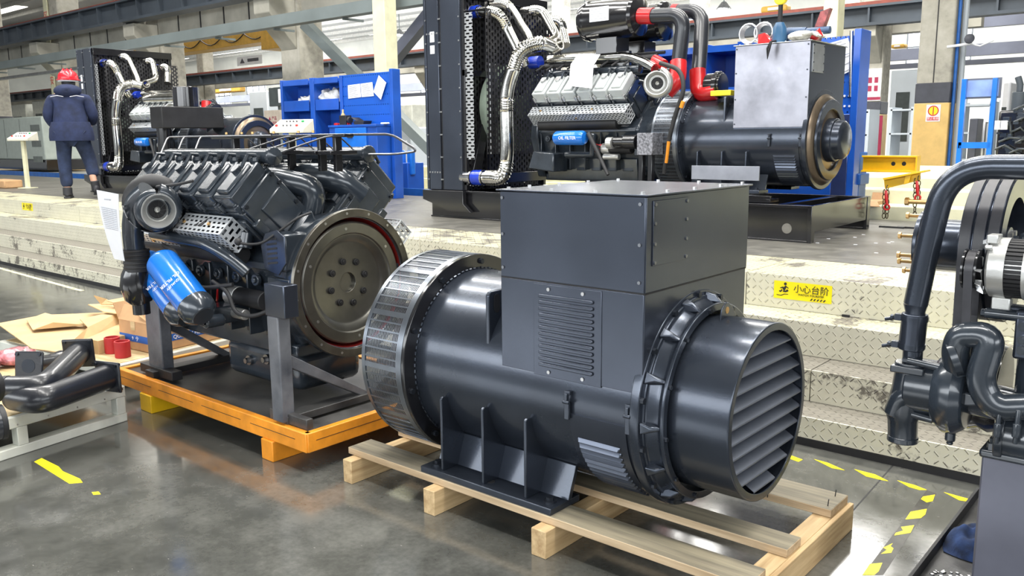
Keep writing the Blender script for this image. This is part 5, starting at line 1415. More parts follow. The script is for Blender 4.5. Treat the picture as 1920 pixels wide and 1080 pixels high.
# ------------------------------------------------------------------ partly seen engine at the right edge, on a post in a drip tray
tr = thing('drip_tray', 'shallow black steel drip tray full of oily swarf at the lower right', 'tray', (-0.35, 3.0, 0))
xf = off((-0.35, 3.0, 0))
MB(xf).box(-0.69, 0.6, 2.2, 3.69, 0.001, 0.006).build('tray_floor', OILY, tr)
for b in ((-0.70, -0.69, 2.2, 3.70), (-0.69, 0.6, 3.69, 3.70), (0.59, 0.60, 2.2, 3.69), (-0.69, 0.59, 2.2, 2.21)): MB(xf).box(*b, 0.001, 0.045).build('tray_wall', BLACKM, tr)
m = MB(xf)
for i in range(260):
    x = random.uniform(-0.67, -0.40); y = random.uniform(2.55, 2.98); m.sphere((x, y, 0.008), random.uniform(0.003, 0.007), 6, (1.4, 1, .6))
tag(m.build('steel_swarf', STEEL, tr), kind='stuff')
m = MB(); base = W(1818, 1010, z=0.05)
NS = 34; vs = []; fs = []
for i in range(NS + 1):
    for j in range(NS + 1):
        a = (i / NS - .5) * 2; b = (j / NS - .5) * 2
        rr = math.sqrt(a * a + b * b); hgt = max(0.0, 1 - rr * rr) ** 0.7
        fold = 0.25 * math.sin(6 * a + 3 * b) + 0.2 * math.sin(9 * b - 4 * a + 1) + 0.12 * math.sin(15 * a + 2)
        s_ = 1 / max(1, rr)
        vs.append((a * 0.115 * s_ ** 0.6, b * 0.125 * s_ ** 0.6, 0.002 + 0.11 * hgt * (0.75 + 0.5 * fold)))
for i in range(NS):
    for j in range(NS): k_ = i * (NS + 1) + j; fs.append((k_, k_ + 1, k_ + NS + 2, k_ + NS + 1))
m.add(vs, fs); m.add([(v[0], v[1], 0.0) for v in (vs[0], vs[NS], vs[-1], vs[-1 - NS])], [(0, 1, 2, 3)])
o = m.build('oily_rag', RAG, loc=(base.x + 0.03, base.y + 0.03, 0.008), angle=80); tag(o, 'crumpled dark blue rag lying in the drip tray beside the post', 'rag')
sp_ = thing('support_post', 'thick blue-grey square steel post at the bottom right corner', 'post', (-0.42, 2.86, 0.006))
MB(off((-0.42, 2.86, 0))).box(-0.525, -0.375, 2.80, 2.95, 0.006, 0.487).build('box_section', mat('lilac_grey_steel', (0.15, 0.155, 0.195), rough=0.35, metal=0.35, var=0.08, nscale=3), sp_, bevel=0.008)
m = MB(off((-0.42, 2.86, 0)))
for k in range(14): m.cyl((-0.515 + k * 0.01, 2.798, 0.488), (-0.51 + k * 0.01, 2.798, 0.488), 0.006, n=6)
m.build('weld', PAINT, sp_)
re_ = thing('engine_front_end', 'dark slate engine front with belt pulley, pump and curved coolant pipe, right edge', 'engine', (-0.40, 3.0, 0.488))
xf = off((-0.40, 3.0, 0.488))
def R(name, m, mt, par=None, bevel=0.0, **k): return m.build(name, mt, par or re_, bevel=bevel, **k)
m = MB(xf); m.box(-0.53, -0.30, 2.78, 2.96, 0.489, 0.515); m.box(-0.505, -0.34, 2.81, 2.95, 0.515, 0.57)
mf = R('mount_foot', m, ENG, bevel=0.008)
m = MB(xf)
for y in (2.80,):
    m.bolt((-0.50, 2.80, 0.515), (0, 0, 1), 0.014, 0.02); m.cyl((-0.50, 2.80, 0.535), (-0.50, 2.80, 0.55), 0.008, n=8); m.bolt((-0.45, 2.80, 0.515), (0, 0, 1), 0.012, 0.008)
R('foot_bolt', m, ENG, mf)
# block mass
m = MB(xf); m.box(-0.47, 0.15, 2.86, 3.5, 0.56, 0.93); m.box(-0.44, 0.15, 2.84, 3.4, 0.60, 0.75)
R('gear_case', m, ENG, bevel=0.03, seg=3)
m = MB(xf); m.box(-0.50, 0.1, 2.83, 2.88, 0.93, 0.95); m.box(-0.47, -0.30, 2.80, 2.86, 0.80, 0.945); gb = R('alternator_bracket', m, PAINT_SAT, bevel=0.008)
m = MB(xf)
for z in (0.83, 0.86, 0.90):
    for x in (-0.445, -0.40): m.cyl((x, 2.80, z), (x, 2.79, z), 0.014, n=14); m.bolt((x, 2.79, z), (0, -1, 0), 0.009, 0.008)
m.cyl((-0.55, 2.815, 0.925), (-0.2, 2.815, 0.925), 0.016, n=14); m.bolt((-0.55, 2.815, 0.925), (-1, 0, 0), 0.012, 0.012)
R('bracket_bolts', m, ENG, gb)
# big coolant pipe
YP = 2.85
pts = [(0.15, YP, W(1900, 312, y=YP).z), (-0.50, YP, W(1850, 313, y=YP).z)]
p1 = W(1752, 345, y=YP); p0 = W(1738, 470, y=YP); p2 = W(1717, 570, y=YP); p3 = W(1712, 660, y=YP)
path = bendpath([pts[0], (p1.x + 0.035, YP, pts[1][2]), tuple(p0), tuple(p2)], 0.17, 12)
m = MB(xf); m.tube(path, 0.036, 28); cpipe = R('coolant_pipe', m, PAINT)
m = MB(xf); m.tube([p2, p2.lerp(p3, 0.15), p2.lerp(p3, 0.3), p3 + Vector((0, 0, -0.06))], [0.036, 0.030, 0.030, 0.030], 24); R('pipe_neck', m, PAINT)
a = W(1716, 588, y=YP); b = W(1708, 655, y=YP)
m = MB(xf); m.cyl(a, b, 0.039, n=28); R('rubber_joint', m, PAINT_SAT, bevel=0.003)
for q in (a.lerp(b, 0.12), a.lerp(b, 0.88)):
    m = MB(xf); d = (b - a).normalized(); m.lathe([(-0.007, 0.038), (-0.007, 0.0415), (0.007, 0.0415), (0.007, 0.038)], q, d, 28)
    m.cyl(q + Vector((-0.04, -0.01, 0)), q + Vector((-0.085, -0.015, -0.012)), 0.006, n=8); m.box(q.x - 0.055, q.x - 0.035, q.y - 0.022, q.y, q.z - 0.01, q.z + 0.01); m.cyl(q + Vector((-0.06, -0.012, -0.005)), q + Vector((-0.068, -0.012, -0.005)), 0.011, n=8)
    R('hose_clamp', m, PAINT)
# thermostat / outlet body
t0 = W(1708, 690, y=YP); t1 = W(1693, 770, y=YP); t2 = W(1692, 826, y=YP)
m = MB(xf); m.tube([t0 + Vector((0, 0, 0.02)), t0, t0.lerp(t1, 0.5), t1, t1.lerp(t2, .3), t2], [0.050, 0.046, 0.046, 0.056, 0.046, 0.044], 26)
m.box(t0.x - 0.05, t0.x + 0.05, YP - 0.05, YP + 0.05, t0.z - 0.01, t0.z + 0.012)
m.tube(bendpath([t1 + Vector((-0.02, -0.02, -0.01)), t1 + Vector((0.0, -0.025, 0.06)), t1 + Vector((0.07, -0.02, 0.075))], 0.04), 0.034, 14)
R('thermostat_housing', m, ENG, bevel=0.004)
m = MB(xf); m.cyl(t2 + Vector((0, 0, -0.002)), t2 + Vector((0, 0, 0.018)), 0.0475, n=28); R('outlet_bead', m, ENG, bevel=0.004)
# pump
pc_ = W(1788, 735, y=2.88)
m = MB(xf); r0 = 0.125
m.lathe([(-0.055, 0.0), (-0.055, 0.055), (-0.045, 0.105), (-0.015, 0.130), (0.015, 0.132), (0.045, 0.110), (0.055, 0.06), (0.055, 0.0)], pc_, (1, 0, 0), 40, closed=False)
m.cyl(pc_ + Vector((-0.13, 0, 0.0)), pc_ + Vector((-0.04, 0, 0.0)), 0.092, n=28)
m.cyl(pc_ + Vector((0.0, 0, 0)), pc_ + Vector((0.25, 0, -0.02)), 0.058, 0.050, n=24)
m.cyl(pc_ + Vector((0.005, -0.02, -0.11)), pc_ + Vector((0.005, -0.02, -0.155)), 0.016, n=12); m.bolt(pc_ + Vector((0.005, -0.02, -0.155)), (0, 0, -1), 0.012, 0.012)
m.prism([(pc_.x + 0.04, pc_.z + 0.03), (pc_.x + 0.15, pc_.z + 0.005), (pc_.x + 0.04, pc_.z - 0.02)], 2.80, 2.812, 'y')
wp = R('water_pump', m, ENG, bevel=0.006)
m = MB(xf)
for z, x0, x1 in ((0.095, -0.125, -0.02), (-0.075, -0.135, -0.04)):
    m.cyl(pc_ + Vector((x0, -0.06, z)), pc_ + Vector((x1, -0.06, z - 0.01)), 0.012, n=12); m.bolt(pc_ + Vector((x0, -0.06, z)), (-1, 0, 0), 0.010, 0.015)
R('pump_bolts', m, ENG, wp)
# S shaped elbow
s0 = W(1790, 665, y=2.80); s1 = W(1812, 640, y=2.80); s2 = W(1848, 655, y=2.79); s3 = W(1838, 745, y=2.78); s4 = W(1925, 770, y=2.80)
m = MB(xf); m.tube(bendpath([s0 + Vector((0.01, 0.02, -0.055)), s0 + Vector((-0.0, 0, 0.01)), W(1800, 628, y=2.80), W(1862, 628, y=2.79), W(1835, 715, y=2.78), W(1862, 765, y=2.78), W(1935, 762, y=2.80)], 0.06, 8), 0.040, 24)
m.lathe([(-0.01, 0.0), (-0.01, 0.058), (0.01, 0.058), (0.01, 0.0)], s0 + Vector((-0.002, 0.0, -0.01)), (-0.8, -0.3, -0.35), 24, closed=False)
R('coolant_elbow', m, ENG)
m = MB(xf)
for x in (-0.50, -0.40):
    q = W(1880 if x < -0.45 else 1915, 768, y=2.80)
    m.lathe([(-0.008, 0.043), (-0.008, 0.046), (0.008, 0.046), (0.008, 0.043)], q, (1, 0, 0), 26)
    m.cyl(q + Vector((0, -0.045, 0.01)), q + Vector((0, -0.052, -0.09)), 0.007, n=8); m.cyl(q + Vector((0, -0.050, -0.03)), q + Vector((0, -0.052, -0.07)), 0.011, n=8)
R('spring_clamp', m, ENG, bevel=0.002)
m = MB(xf); q = W(1880, 815, y=2.84); m.cyl(q, q + Vector((0.4, 0, 0.0)), 0.072, n=28); m.cyl(q + Vector((-0.012, 0, 0)), q + Vector((0.012, 0, 0)), 0.080, n=28); R('suction_pipe', m, ENG, bevel=0.004)
# belt pulley stack
yc, zc = 3.10, 1.085
m = MB(xf)
x = -0.655; prof = [(0.0, 0.0), (0.0, 0.222)]
for k in range(3):
    b = k * 0.038; prof += [(b, 0.224), (b + 0.003, 0.230), (b + 0.034, 0.230), (b + 0.037, 0.224)]
prof += [(0.115, 0.228), (0.115, 0.165), (0.04, 0.155), (0.04, 0.075), (0.10, 0.07), (0.10, 0.0)]
m.lathe(prof, (x, yc, zc), (1, 0, 0), 80, closed=False)
pu = R('fan_pulley', m, PAINT_SAT, bevel=0)
m = MB(xf)
for k in range(3): m.lathe([(k * 0.038 + 0.004, 0.2295), (k * 0.038 + 0.004, 0.234), (k * 0.038 + 0.033, 0.234), (k * 0.038 + 0.033, 0.2295)], (x, yc, zc), (1, 0, 0), 80)
R('drive_belt', m, BELT, pu)
m = MB(xf)
for i in range(4):
    for j in range(4): 
        a = math.radians(176 + i * 1.7)
        m.box(x + 0.043 + j * 0.006, x + 0.047 + j * 0.006, yc + 0.2352 * math.cos(a) - 0.0005, yc + 0.2352 * math.cos(a) + 0.0005, zc + 0.2352 * math.sin(a) - 0.002, zc + 0.2352 * math.sin(a) + 0.002)
R('belt_print', m, PAPER, pu, smooth=False)
m = MB(xf); m.cyl((x + 0.10, yc, zc), (x + 0.3, yc, zc), 0.045, n=20); m.box(-0.52, -0.2, yc - 0.07, yc + 0.07, zc - 0.1, zc + 0.06); R('fan_bearing', m, ENG, bevel=0.01)
m = MB(xf)
for k in range(6):
    a = 2 * PI * k / 6; m.bolt((x + 0.10, yc + 0.055 * math.cos(a), zc + 0.055 * math.sin(a)), (1, 0, 0), 0.011, 0.012)
R('hub_bolts', m, BOLT, pu)
m = MB(xf); m.cyl((x - 0.15, yc, zc), (x, yc, zc), 0.085, n=40); m.cyl((x - 0.035, yc, zc), (x, yc, zc), 0.090, n=40); m.cyl((x - 0.165, yc, zc), (x - 0.15, yc, zc), 0.11, n=40); hb = R('fan_hub', m, PAINT, bevel=0.003)
m = MB(xf)
for a in (100, 160, 200, 215, 260, 320, 20):
    a = math.radians(a); q = Vector((x - 0.165, yc + 0.095 * math.cos(a), zc + 0.095 * math.sin(a))); m.cyl(q, q - Vector((0.045, 0, 0)), 0.006, n=8); m.bolt(q - Vector((0.038, 0, 0)), (-1, 0, 0), 0.011, 0.009)
R('hub_studs', m, BRASS, hb)
# belts running down
for (xx, yy0, yy1, z1, l) in ((x + 0.018, yc - 0.232, yc - 0.215, 0.72, 0), (x + 0.056, yc - 0.232, yc - 0.205, 0.66, 0)):
    m = MB(xf); m.hexa([(xx - 0.015, yy0, zc - 0.02), (xx + 0.015, yy0, zc - 0.02), (xx + 0.015, yy0 + 0.005, zc - 0.02), (xx - 0.015, yy0 + 0.005, zc - 0.02), (xx - 0.015, yy1, z1), (xx + 0.015, yy1, z1), (xx + 0.015, yy1 + 0.005, z1), (xx - 0.015, yy1 + 0.005, z1)])
    R('belt_run', m, BELT)
m = MB(xf); m.lathe([(0, 0), (0, 0.14), (0.03, 0.15), (0.06, 0.14), (0.09, 0.15), (0.12, 0.14), (0.12, 0)], (x, yc + 0.02, 0.62), (1, 0, 0), 48, closed=False); R('crank_pulley', m, BLACK)
# charging alternator
ac = W(1832, 505, y=2.84); ya_, za_ = 2.84, ac.z
xa = W(1852, 505, y=2.84).x
m = MB(xf); m.lathe([(0, 0), (0, 0.060), (0.006, 0.060), (0.008, 0.052), (0.034, 0.052), (0.036, 0.060), (0.042, 0.060), (0.042, 0)], (xa - 0.062, ya_, za_), (1, 0, 0), 36, closed=False)
ap = R('charging_alternator_pulley', m, BLACK)
m = MB(xf); m.lathe([(0.010, 0.053), (0.010, 0.057), (0.034, 0.057), (0.034, 0.053)], (xa - 0.062, ya_, za_), (1, 0, 0), 36)
m.hexa([(xa - 0.052, ya_ - 0.058, za_), (xa - 0.028, ya_ - 0.058, za_), (xa - 0.028, ya_ - 0.053, za_), (xa - 0.052, ya_ - 0.053, za_), (xa - 0.046, ya_ - 0.03, 0.70), (xa - 0.022, ya_ - 0.03, 0.70), (xa - 0.022, ya_ - 0.025, 0.70), (xa - 0.046, ya_ - 0.025, 0.70)])
m.hexa([(xa - 0.052, ya_ + 0.053, za_), (xa - 0.028, ya_ + 0.053, za_), (xa - 0.028, ya_ + 0.058, za_), (xa - 0.052, ya_ + 0.058, za_), (xa - 0.046, ya_ + 0.02, 0.70), (xa - 0.022, ya_ + 0.02, 0.70), (xa - 0.022, ya_ + 0.025, 0.70), (xa - 0.046, ya_ + 0.025, 0.70)])
R('alternator_belt', m, BELT)
m = MB(xf); m.lathe([(0, 0), (0, 0.05), (0.004, 0.075), (0.012, 0.088), (0.055, 0.090), (0.055, 0.078), (0.10, 0.078), (0.10, 0.090), (0.22, 0.090), (0.22, 0)], (xa, ya_ + 0.01, za_ + 0.01), (1, 0, 0), 48, closed=False)
ca = R('charging_alternator', m, ALU)
m = MB(xf)
for k in range(40):
    a = 2 * PI * k / 40; c, s_ = math.cos(a), math.sin(a); q = Vector((0, c, s_)); t = Vector((0, -s_, c)) * 0.0045; p0 = Vector((xa + 0.055, ya_ + 0.01, za_ + 0.01)); p1 = p0 + Vector((0.045, 0, 0))
    m.hexa([p0 + q * 0.077 - t, p0 + q * 0.077 + t, p0 + q * 0.087 + t, p0 + q * 0.087 - t, p1 + q * 0.077 - t, p1 + q * 0.077 + t, p1 + q * 0.087 + t, p1 + q * 0.087 - t])
R('stator_laminations', m, BLACKM, ca)
m = MB(xf)
for k in range(11):
    a = 2 * PI * k / 11; c, s_ = math.cos(a), math.sin(a); q = Vector((0, c, s_)); t = Vector((0, -s_, c)) * 0.016
    p0 = Vector((xa - 0.004, ya_ + 0.01, za_ + 0.01))
    m.add([p0 + q * 0.06 - t, p0 + q * 0.06 + t * 0.2, p0 + q * 0.083 + t + Vector((0.004, 0, 0)), p0 + q * 0.083 - t, p0 + q * 0.06 - t - Vector((0.018, 0, 0)), p0 + q * 0.075 - t - Vector((0.018, 0, 0))], [(0, 1, 2, 3), (0, 3, 5, 4)])
R('cooling_vanes', m, ZINC, ca, smooth=False)
m = MB(xf); m.box(xa + 0.0, xa + 0.03, ya_ - 0.05, ya_ + 0.01, za_ + 0.085, za_ + 0.11); m.box(xa + 0.02, xa + 0.07, ya_ - 0.02, ya_ + 0.02, za_ - 0.12, za_ - 0.075); m.cyl((xa - 0.0, ya_ - 0.06, za_ + 0.075), (xa + 0.02, ya_ - 0.06, za_ + 0.075), 0.008, n=8)
R('alternator_ear', m, ALU, ca, bevel=0.004)
# ------------------------------------------------------------------ generator set on the platform (middle)
GO = Vector((-4.30, 6.77, PZT)); AXZ = 1.41
gs = thing('generator_set', 'complete black generator set with tall radiator and silver bellows pipes on the platform, centre', 'generator', tuple(GO))
hG = AXZ - PZT
alternator(gs, hG, 'far', Vector((-2.56 - GO.x, 0, 0)))
v_engine(gs, hG, Vector((-3.86 - GO.x, 0, 0)), cover_mat=COVERGREY, skip_fly=True)
xf = off(GO)
def G(name, m, mt, par=None, bevel=0.0, **k): return m.build(name, mt, par or gs, bevel=bevel, **k)
shield(gs, Vector((-5.13, 6.77 - 0.505, AXZ + 0.245)) - GO, 1.06)
# skid
for y0 in (6.13, 7.33):
    m = MB(xf); m.box(-6.30, -2.39, y0 + 0.02, y0 + 0.05, PZT, 0.94); m.box(-6.30, -2.39, y0, y0 + 0.07, 0.925, 0.945); m.box(-6.30, -2.39, y0, y0 + 0.07, PZT, PZT + 0.015)
    sk_ = G('skid_rail', m, BLACK, bevel=0.003)
    m = MB(xf)
    for x in (-2.56, -5.82, -4.2): m.cyl((x, y0 + 0.019, 0.77), (x, y0 + 0.0195, 0.77), 0.038, n=20)
    G('lifting_hole', m, MATF, sk_)
m = MB(xf); m.box(-2.40, -2.37, 6.13, 6.20, PZT, 0.945); m.box(-2.40, -2.37, 7.33, 7.40, PZT, 0.945); m.box(-2.395, -2.375, 6.20, 7.33, 0.75, 0.945); G('skid_end', m, BLACK, bevel=0.003)
m = MB(xf); m.box(-2.68, -2.62, 6.20, 7.33, 0.86, 0.94); m.box(-3.6, -3.5, 6.20, 7.33, 0.82, 0.90); m.box(-5.7, -5.6, 6.20, 7.33, 0.82, 0.92); m.box(-6.30, -6.24, 6.20, 7.33, 0.70, 0.94); G('cross_member', m, BLACK, bevel=0.003)
m = MB(xf); m.box(-3.62, -2.72, 6.20, 6.36, 0.95, 0.975); m.box(-3.62, -2.72, 6.20, 6.225, 0.975, 1.0); G('alternator_rail', m, BLACK, bevel=0.002)
m = MB(xf); m.prism([(-6.36, 0.944), (-5.80, 0.944), (-5.80, 0.82), (-5.70, 0.74), (-6.0, 0.74), (-6.18, 0.80), (-6.36, 0.85)], 6.08, 6.13, 'y'); G('radiator_foot', m, BLACK, bevel=0.003)
# radiator
RX0, RX1, RY0, RY1, RZ0, RZ1 = -6.33, -5.84, 6.14, 7.40, 0.95, 2.86
m = MB(xf); m.box(RX0 + 0.05, RX1 - 0.12, RY0 + 0.03, RY1 - 0.03, RZ0 + 0.05, RZ1 - 0.05); rc = G('radiator_core', m, CORE, bevel=0.01)
m = MB(xf)
for (x0, x1) in ((RX0, RX0 + 0.03), (RX0 + 0.04, RX0 + 0.20), (RX0 + 0.235, RX1)): m.box(x0, x1, RY0 - 0.02, RY0 + 0.01, RZ0, RZ1); m.box(x0, x1, RY1 - 0.01, RY1 + 0.02, RZ0, RZ1)
G('side_panel', m, PAINT_SAT, rc, bevel=0.004)
m = MB(xf); m.box(RX0 + 0.02, RX1 - 0.01, RY0 - 0.005, RY0 + 0.01, RZ0, RZ1); m.box(RX0, RX1, RY0, RY1, RZ1 - 0.04, RZ1); m.box(RX0, RX1, RY0, RY1, RZ0 - 0.005, RZ0 + 0.03); G('radiator_frame', m, BLACK, rc, bevel=0.003)
m = MB(xf)
for x in (RX0 + 0.03, RX0 + 0.21, RX0 + 0.228, RX1 - 0.01):
    for k in range(9): m.bolt((x, RY0 - 0.02, 1.05 + k * 0.22), (0, -1, 0), 0.008, 0.006)
for k in range(5):
    for z in (1.12, 2.46): m.bolt((RX0 + 0.05 + k * 0.035, RY0 - 0.02, z), (0, -1, 0), 0.009, 0.006)
G('panel_bolts', m, BOLT, rc)
m = MB(xf); m.box(RX0 + 0.09, RX0 + 0.15, RY0 - 0.0212, RY0 - 0.0202, 2.38, 2.48); m.box(RX0 + 0.09, RX0 + 0.15, RY0 - 0.0212, RY0 - 0.0202, 2.27, 2.35); G('maker_label', m, PAPER, rc)
# fan shroud box with perforated sides
m = MB(xf); m.box(-5.84, -5.835, RY0, RY1, RZ0, RZ1); sh_ = G('shroud_plate', m, PERF_DARK)
m = MB(xf); m.box(-5.80, -5.70, RY0 + 0.01, RY0 + 0.012, 1.25, 2.62); G('guard_grille', m, PERF_X, sh_)
m = MB(xf); m.box(-5.56, -5.555, RY0 + 0.04, RY1 - 0.04, 1.30, 2.64); m.box(-5.83, -5.56, RY0 + 0.04, RY1 - 0.04, 2.64, 2.645)
m.build('fan_guard', PERF_DARK, sh_, split=False)
m = MB(xf); m.box(-5.60, -5.58, RY0 + 0.12, RY0 + 0.20, 1.3, 2.15); m.box(-5.72, -5.56, 6.5, 6.52, 1.3, 2.0); G('guard_post', m, ZINC, sh_, bevel=0.002)
m = MB(xf)
for (a, b) in ((RZ0 + 0.05, RZ0 + 0.15), (2.04, 2.10), (RZ1 - 0.1, RZ1)): m.box(-5.835, -5.78, RY0, RY1, a, b)
for y in (RY0, RY0 + 0.30, RY1 - 0.05): m.box(-5.835, -5.80, y, y + 0.04, RZ0, RZ1)
m.hexa([(-5.83, 6.2, 1.05), (-5.79, 6.2, 1.05), (-5.79, 6.3, 1.0), (-5.83, 6.3, 1.0), (-5.83, 6.6, 2.3), (-5.79, 6.6, 2.3), (-5.79, 6.68, 2.25), (-5.83, 6.68, 2.25)])
G('shroud_bars', m, BLACK, sh_, bevel=0.003)
m = MB(xf); m.lathe([(0, 0.40), (0, 0.43), (0.15, 0.43), (0.15, 0.40)], (-5.80, 6.77, 1.75), (1, 0, 0), 48); G('fan_ring', m, FANG)
m = MB(xf); m.cyl((-5.72, 6.77, 1.75), (-5.60, 6.77, 1.75), 0.12, n=24)
for k in range(8):
    a = 2 * PI * k / 8; q = Vector((0, math.cos(a), math.sin(a))); t = Vector((0, -math.sin(a), math.cos(a)))
    c0 = Vector((-5.67, 6.77, 1.75)); m.hexa([c0 + q * 0.1 - t * 0.05 - Vector((0.03, 0, 0)), c0 + q * 0.1 + t * 0.05 + Vector((0.03, 0, 0)), c0 + q * 0.1 + t * 0.05 + Vector((0.036, 0, 0)), c0 + q * 0.1 - t * 0.05 - Vector((0.024, 0, 0)),
        c0 + q * 0.38 - t * 0.10 - Vector((0.03, 0, 0)), c0 + q * 0.38 + t * 0.10 + Vector((0.03, 0, 0)), c0 + q * 0.38 + t * 0.10 + Vector((0.036, 0, 0)), c0 + q * 0.38 - t * 0.10 - Vector((0.024, 0, 0))])
G('fan_blades', m, FANG)
# stainless pipes
def bellows(name, pts, r, segs, bend=0.12, par=None):
    """pts polyline; segs = list of (start, end) fractions that are corrugated"""
    P = bendpath(pts, bend, 8); L = [0]
    for a, b in zip(P[:-1], P[1:]): L.append(L[-1] + (b - a).length)
    tot = L[-1]; n = int(tot / 0.011); out = []; rr = []
    j = 0
    for i in range(n + 1):
        s = tot * i / n
        while j < len(L) - 2 and L[j + 1] < s: j += 1
        t = (s - L[j]) / max(1e-6, L[j + 1] - L[j]); out.append(P[j].lerp(P[j + 1], min(1, max(0, t))))
        f = s / tot; rad = r
        if any(a <= f <= b for a, b in segs): rad = r * (1.13 if i % 2 else 0.95)
        rr.append(rad)
    keep = [i for i in range(len(out)) if i == 0 or i == len(out) - 1 or any(a - .02 <= i / n <= b + .02 for a, b in segs) or i % 3 == 0]
    m = MB(xf); m.tube([out[i] for i in keep], [rr[i] for i in keep], 16); return G(name, m, CHROME, par, angle=60)
Y = 6.18
bellows('charge_pipe', [W(1036, 88, y=6.45), W(1015, 80, y=6.35), W(975, 92, y=6.2), W(948, 172, y=Y), W(951, 290, y=Y), W(945, 334, y=Y), W(893, 333, y=Y)], 0.064, [(0.06, 0.27), (0.42, 0.48), (0.73, 0.93)], 0.16)
bellows('charge_pipe', [W(893, 22, y=6.3), W(935, 22, y=6.3), W(978, 108, y=6.35), W(985, 120, y=6.4)], 0.048, [(0.20, 0.52)], 0.12)
bellows('charge_pipe', [W(905, 6, y=6.6), W(950, 4, y=6.6), W(993, 72, y=6.6), W(1000, 100, y=6.55)], 0.045, [(0.12, 0.40)], 0.12)
bellows('charge_pipe', [W(980, 22, y=6.9), W(1015, 18, y=6.9), W(1045, 72, y=6.8), W(1030, 80, y=6.6)], 0.045, [(0.12, 0.35)], 0.10)
bellows('charge_pipe', [W(1005, 42, y=7.1), W(1050, 38, y=7.1), W(1060, 85, y=7.0)], 0.050, [(0.3, 0.7)], 0.10)
m = MB(xf)
m.tube(bendpath([W(1030, 112, y=6.50), W(1180, 106, y=6.50), W(1215, 120, y=6.45), W(1228, 128, y=6.42)], 0.1), 0.040, 18); m.tube(bendpath([W(1030, 118, y=6.75), W(1175, 108, y=6.75), W(1220, 112, y=6.8)], 0.1), 0.040, 18)
m.lathe([(-0.05, 0.045), (-0.05, 0.06), (0.05, 0.06), (0.05, 0.045)], W(1042, 85, y=6.5), (1, 0, 0.3), 20)
G('cross_pipe', m, CHROME)
m = MB(xf)
for (u, v, yy, d, r) in ((892, 22, 6.3, (1, 0, 0), 0.056), (1004, 43, 7.1, (1, 0, 0), 0.056), (1004, 117, 6.5, (1, 0, 0), 0.056), (898, 333, Y, (1, 0, 0), 0.072)):
    c = W(u, v, y=yy); m.lathe([(-0.06, 0), (-0.06, r), (-0.035, r * 1.04), (-0.01, r), (0.015, r * 1.04), (0.06, r), (0.06, 0)], c, d, 24, closed=False)
G('blue_sleeve', m, SLEEVEBLUE)
m = MB(xf); c = W(893, 333, y=Y); m.cyl(c + Vector((-0.17, 0, 0)), c, 0.066, n=20); m.cyl(W(860, 22, y=6.3), W(890, 22, y=6.3), 0.05, n=18); m.cyl(W(960, 45, y=7.1), W(1000, 43, y=7.1), 0.05, n=18)
for (u, v, yy, r) in ((885, 22, 6.3, 0.06), (900, 22, 6.3, 0.06), (887, 333, Y, 0.076), (908, 333, Y, 0.076), (997, 43, 7.1, 0.06), (1012, 43, 7.1, 0.06)): m.lathe([(-0.008, r - 0.006), (-0.008, r), (0.008, r), (0.008, r - 0.006)], W(u, v, y=yy), (1, 0, 0), 24)
G('pipe_stub', m, STEEL)
# air cleaners
for yy, l in ((6.55, 0), (7.0, 1)):
    a = W(1100, 36, y=6.55); b = W(1208, 38, y=6.55); z = 2.47
    m = MB(xf); m.lathe([(0, 0), (0, 0.165), (0.03, 0.175), (0.05, 0.175), (0.06, 0.165), (0.52, 0.165), (0.53, 0.172), (0.56, 0.165), (0.58, 0.12), (0.60, 0.07), (0.60, 0)], (a.x, yy, z), (1, 0, 0), 48, closed=False)
    af = G('air_cleaner', m, BLACK)
    if not l:
        m = MB(xf); m.box(-4.52, -4.32, yy - 0.1685, yy - 0.1665, z - 0.03, z + 0.09); G('cleaner_label', m, PAPER, af)
        m = MB(xf)
        for k in range(5): m.box(-4.51, -4.51 + random.uniform(0.1, 0.18), yy - 0.1695, yy - 0.1686, z + 0.07 - k * 0.02, z + 0.075 - k * 0.02)
        G('label_print', m, INKL, af)
    m = MB(xf); m.box(-4.50, -4.28, yy - 0.10, yy + 0.10, z - 0.30, z - 0.16); m.box(-4.5, -4.2, yy - 0.02, yy + 0.02, z - 0.42, z - 0.28); G('cleaner_bracket', m, BLACK, bevel=0.005)
m = MB(xf)
m.tube(bendpath([W(1222, 30, y=6.5), W(1283, 28, y=6.5), W(1272, 122, y=6.5)], 0.13, 10), 0.062, 24)
e1 = G('intake_elbow', m, PIPEBLK)
m = MB(xf); m.tube(bendpath([W(1258, 22, y=6.9), W(1318, 20, y=6.9), W(1310, 140, y=6.7)], 0.15, 10), 0.062, 24); G('intake_elbow', m, PIPEBLK)
m = MB(xf); m.tube([W(1200, 30, y=6.5), W(1225, 30, y=6.5)], 0.068, 24); m.tube([W(1262, 22, y=6.9), W(1272, 22, y=6.9)], 0.066, 20); G('red_sleeve', m, RED)
m = MB(xf); m.tube(bendpath([W(1272, 116, y=6.5), W(1271, 150, y=6.45), W(1250, 172, y=6.42)], 0.08), 0.070, 24); G('red_elbow', m, RED)
m = MB(xf); m.tube(bendpath([W(1308, 132, y=6.7), W(1310, 178, y=6.65), W(1345, 172, y=6.65)], 0.08), 0.070, 24); G('red_elbow', m, RED)
m = MB(xf); m.tube([W(1228, 112, y=6.5), W(1245, 122, y=6.45)], 0.045, 16); G('red_elbow', m, RED)
m = MB(xf); q = W(1352, 160, y=6.7); m.cyl(q - Vector((0.12, 0, 0)), q + Vector((0.02, 0, 0)), 0.10, n=28); m.cyl(q - Vector((0.04, 0, 0)), q, 0.115, n=28); G('turbine_cap', m, BLACK, bevel=0.004)
turbo(gs, W(1232, 156, y=6.25) - GO, (0.45, -0.88, 0.0), 0.085, ALU, ALU)
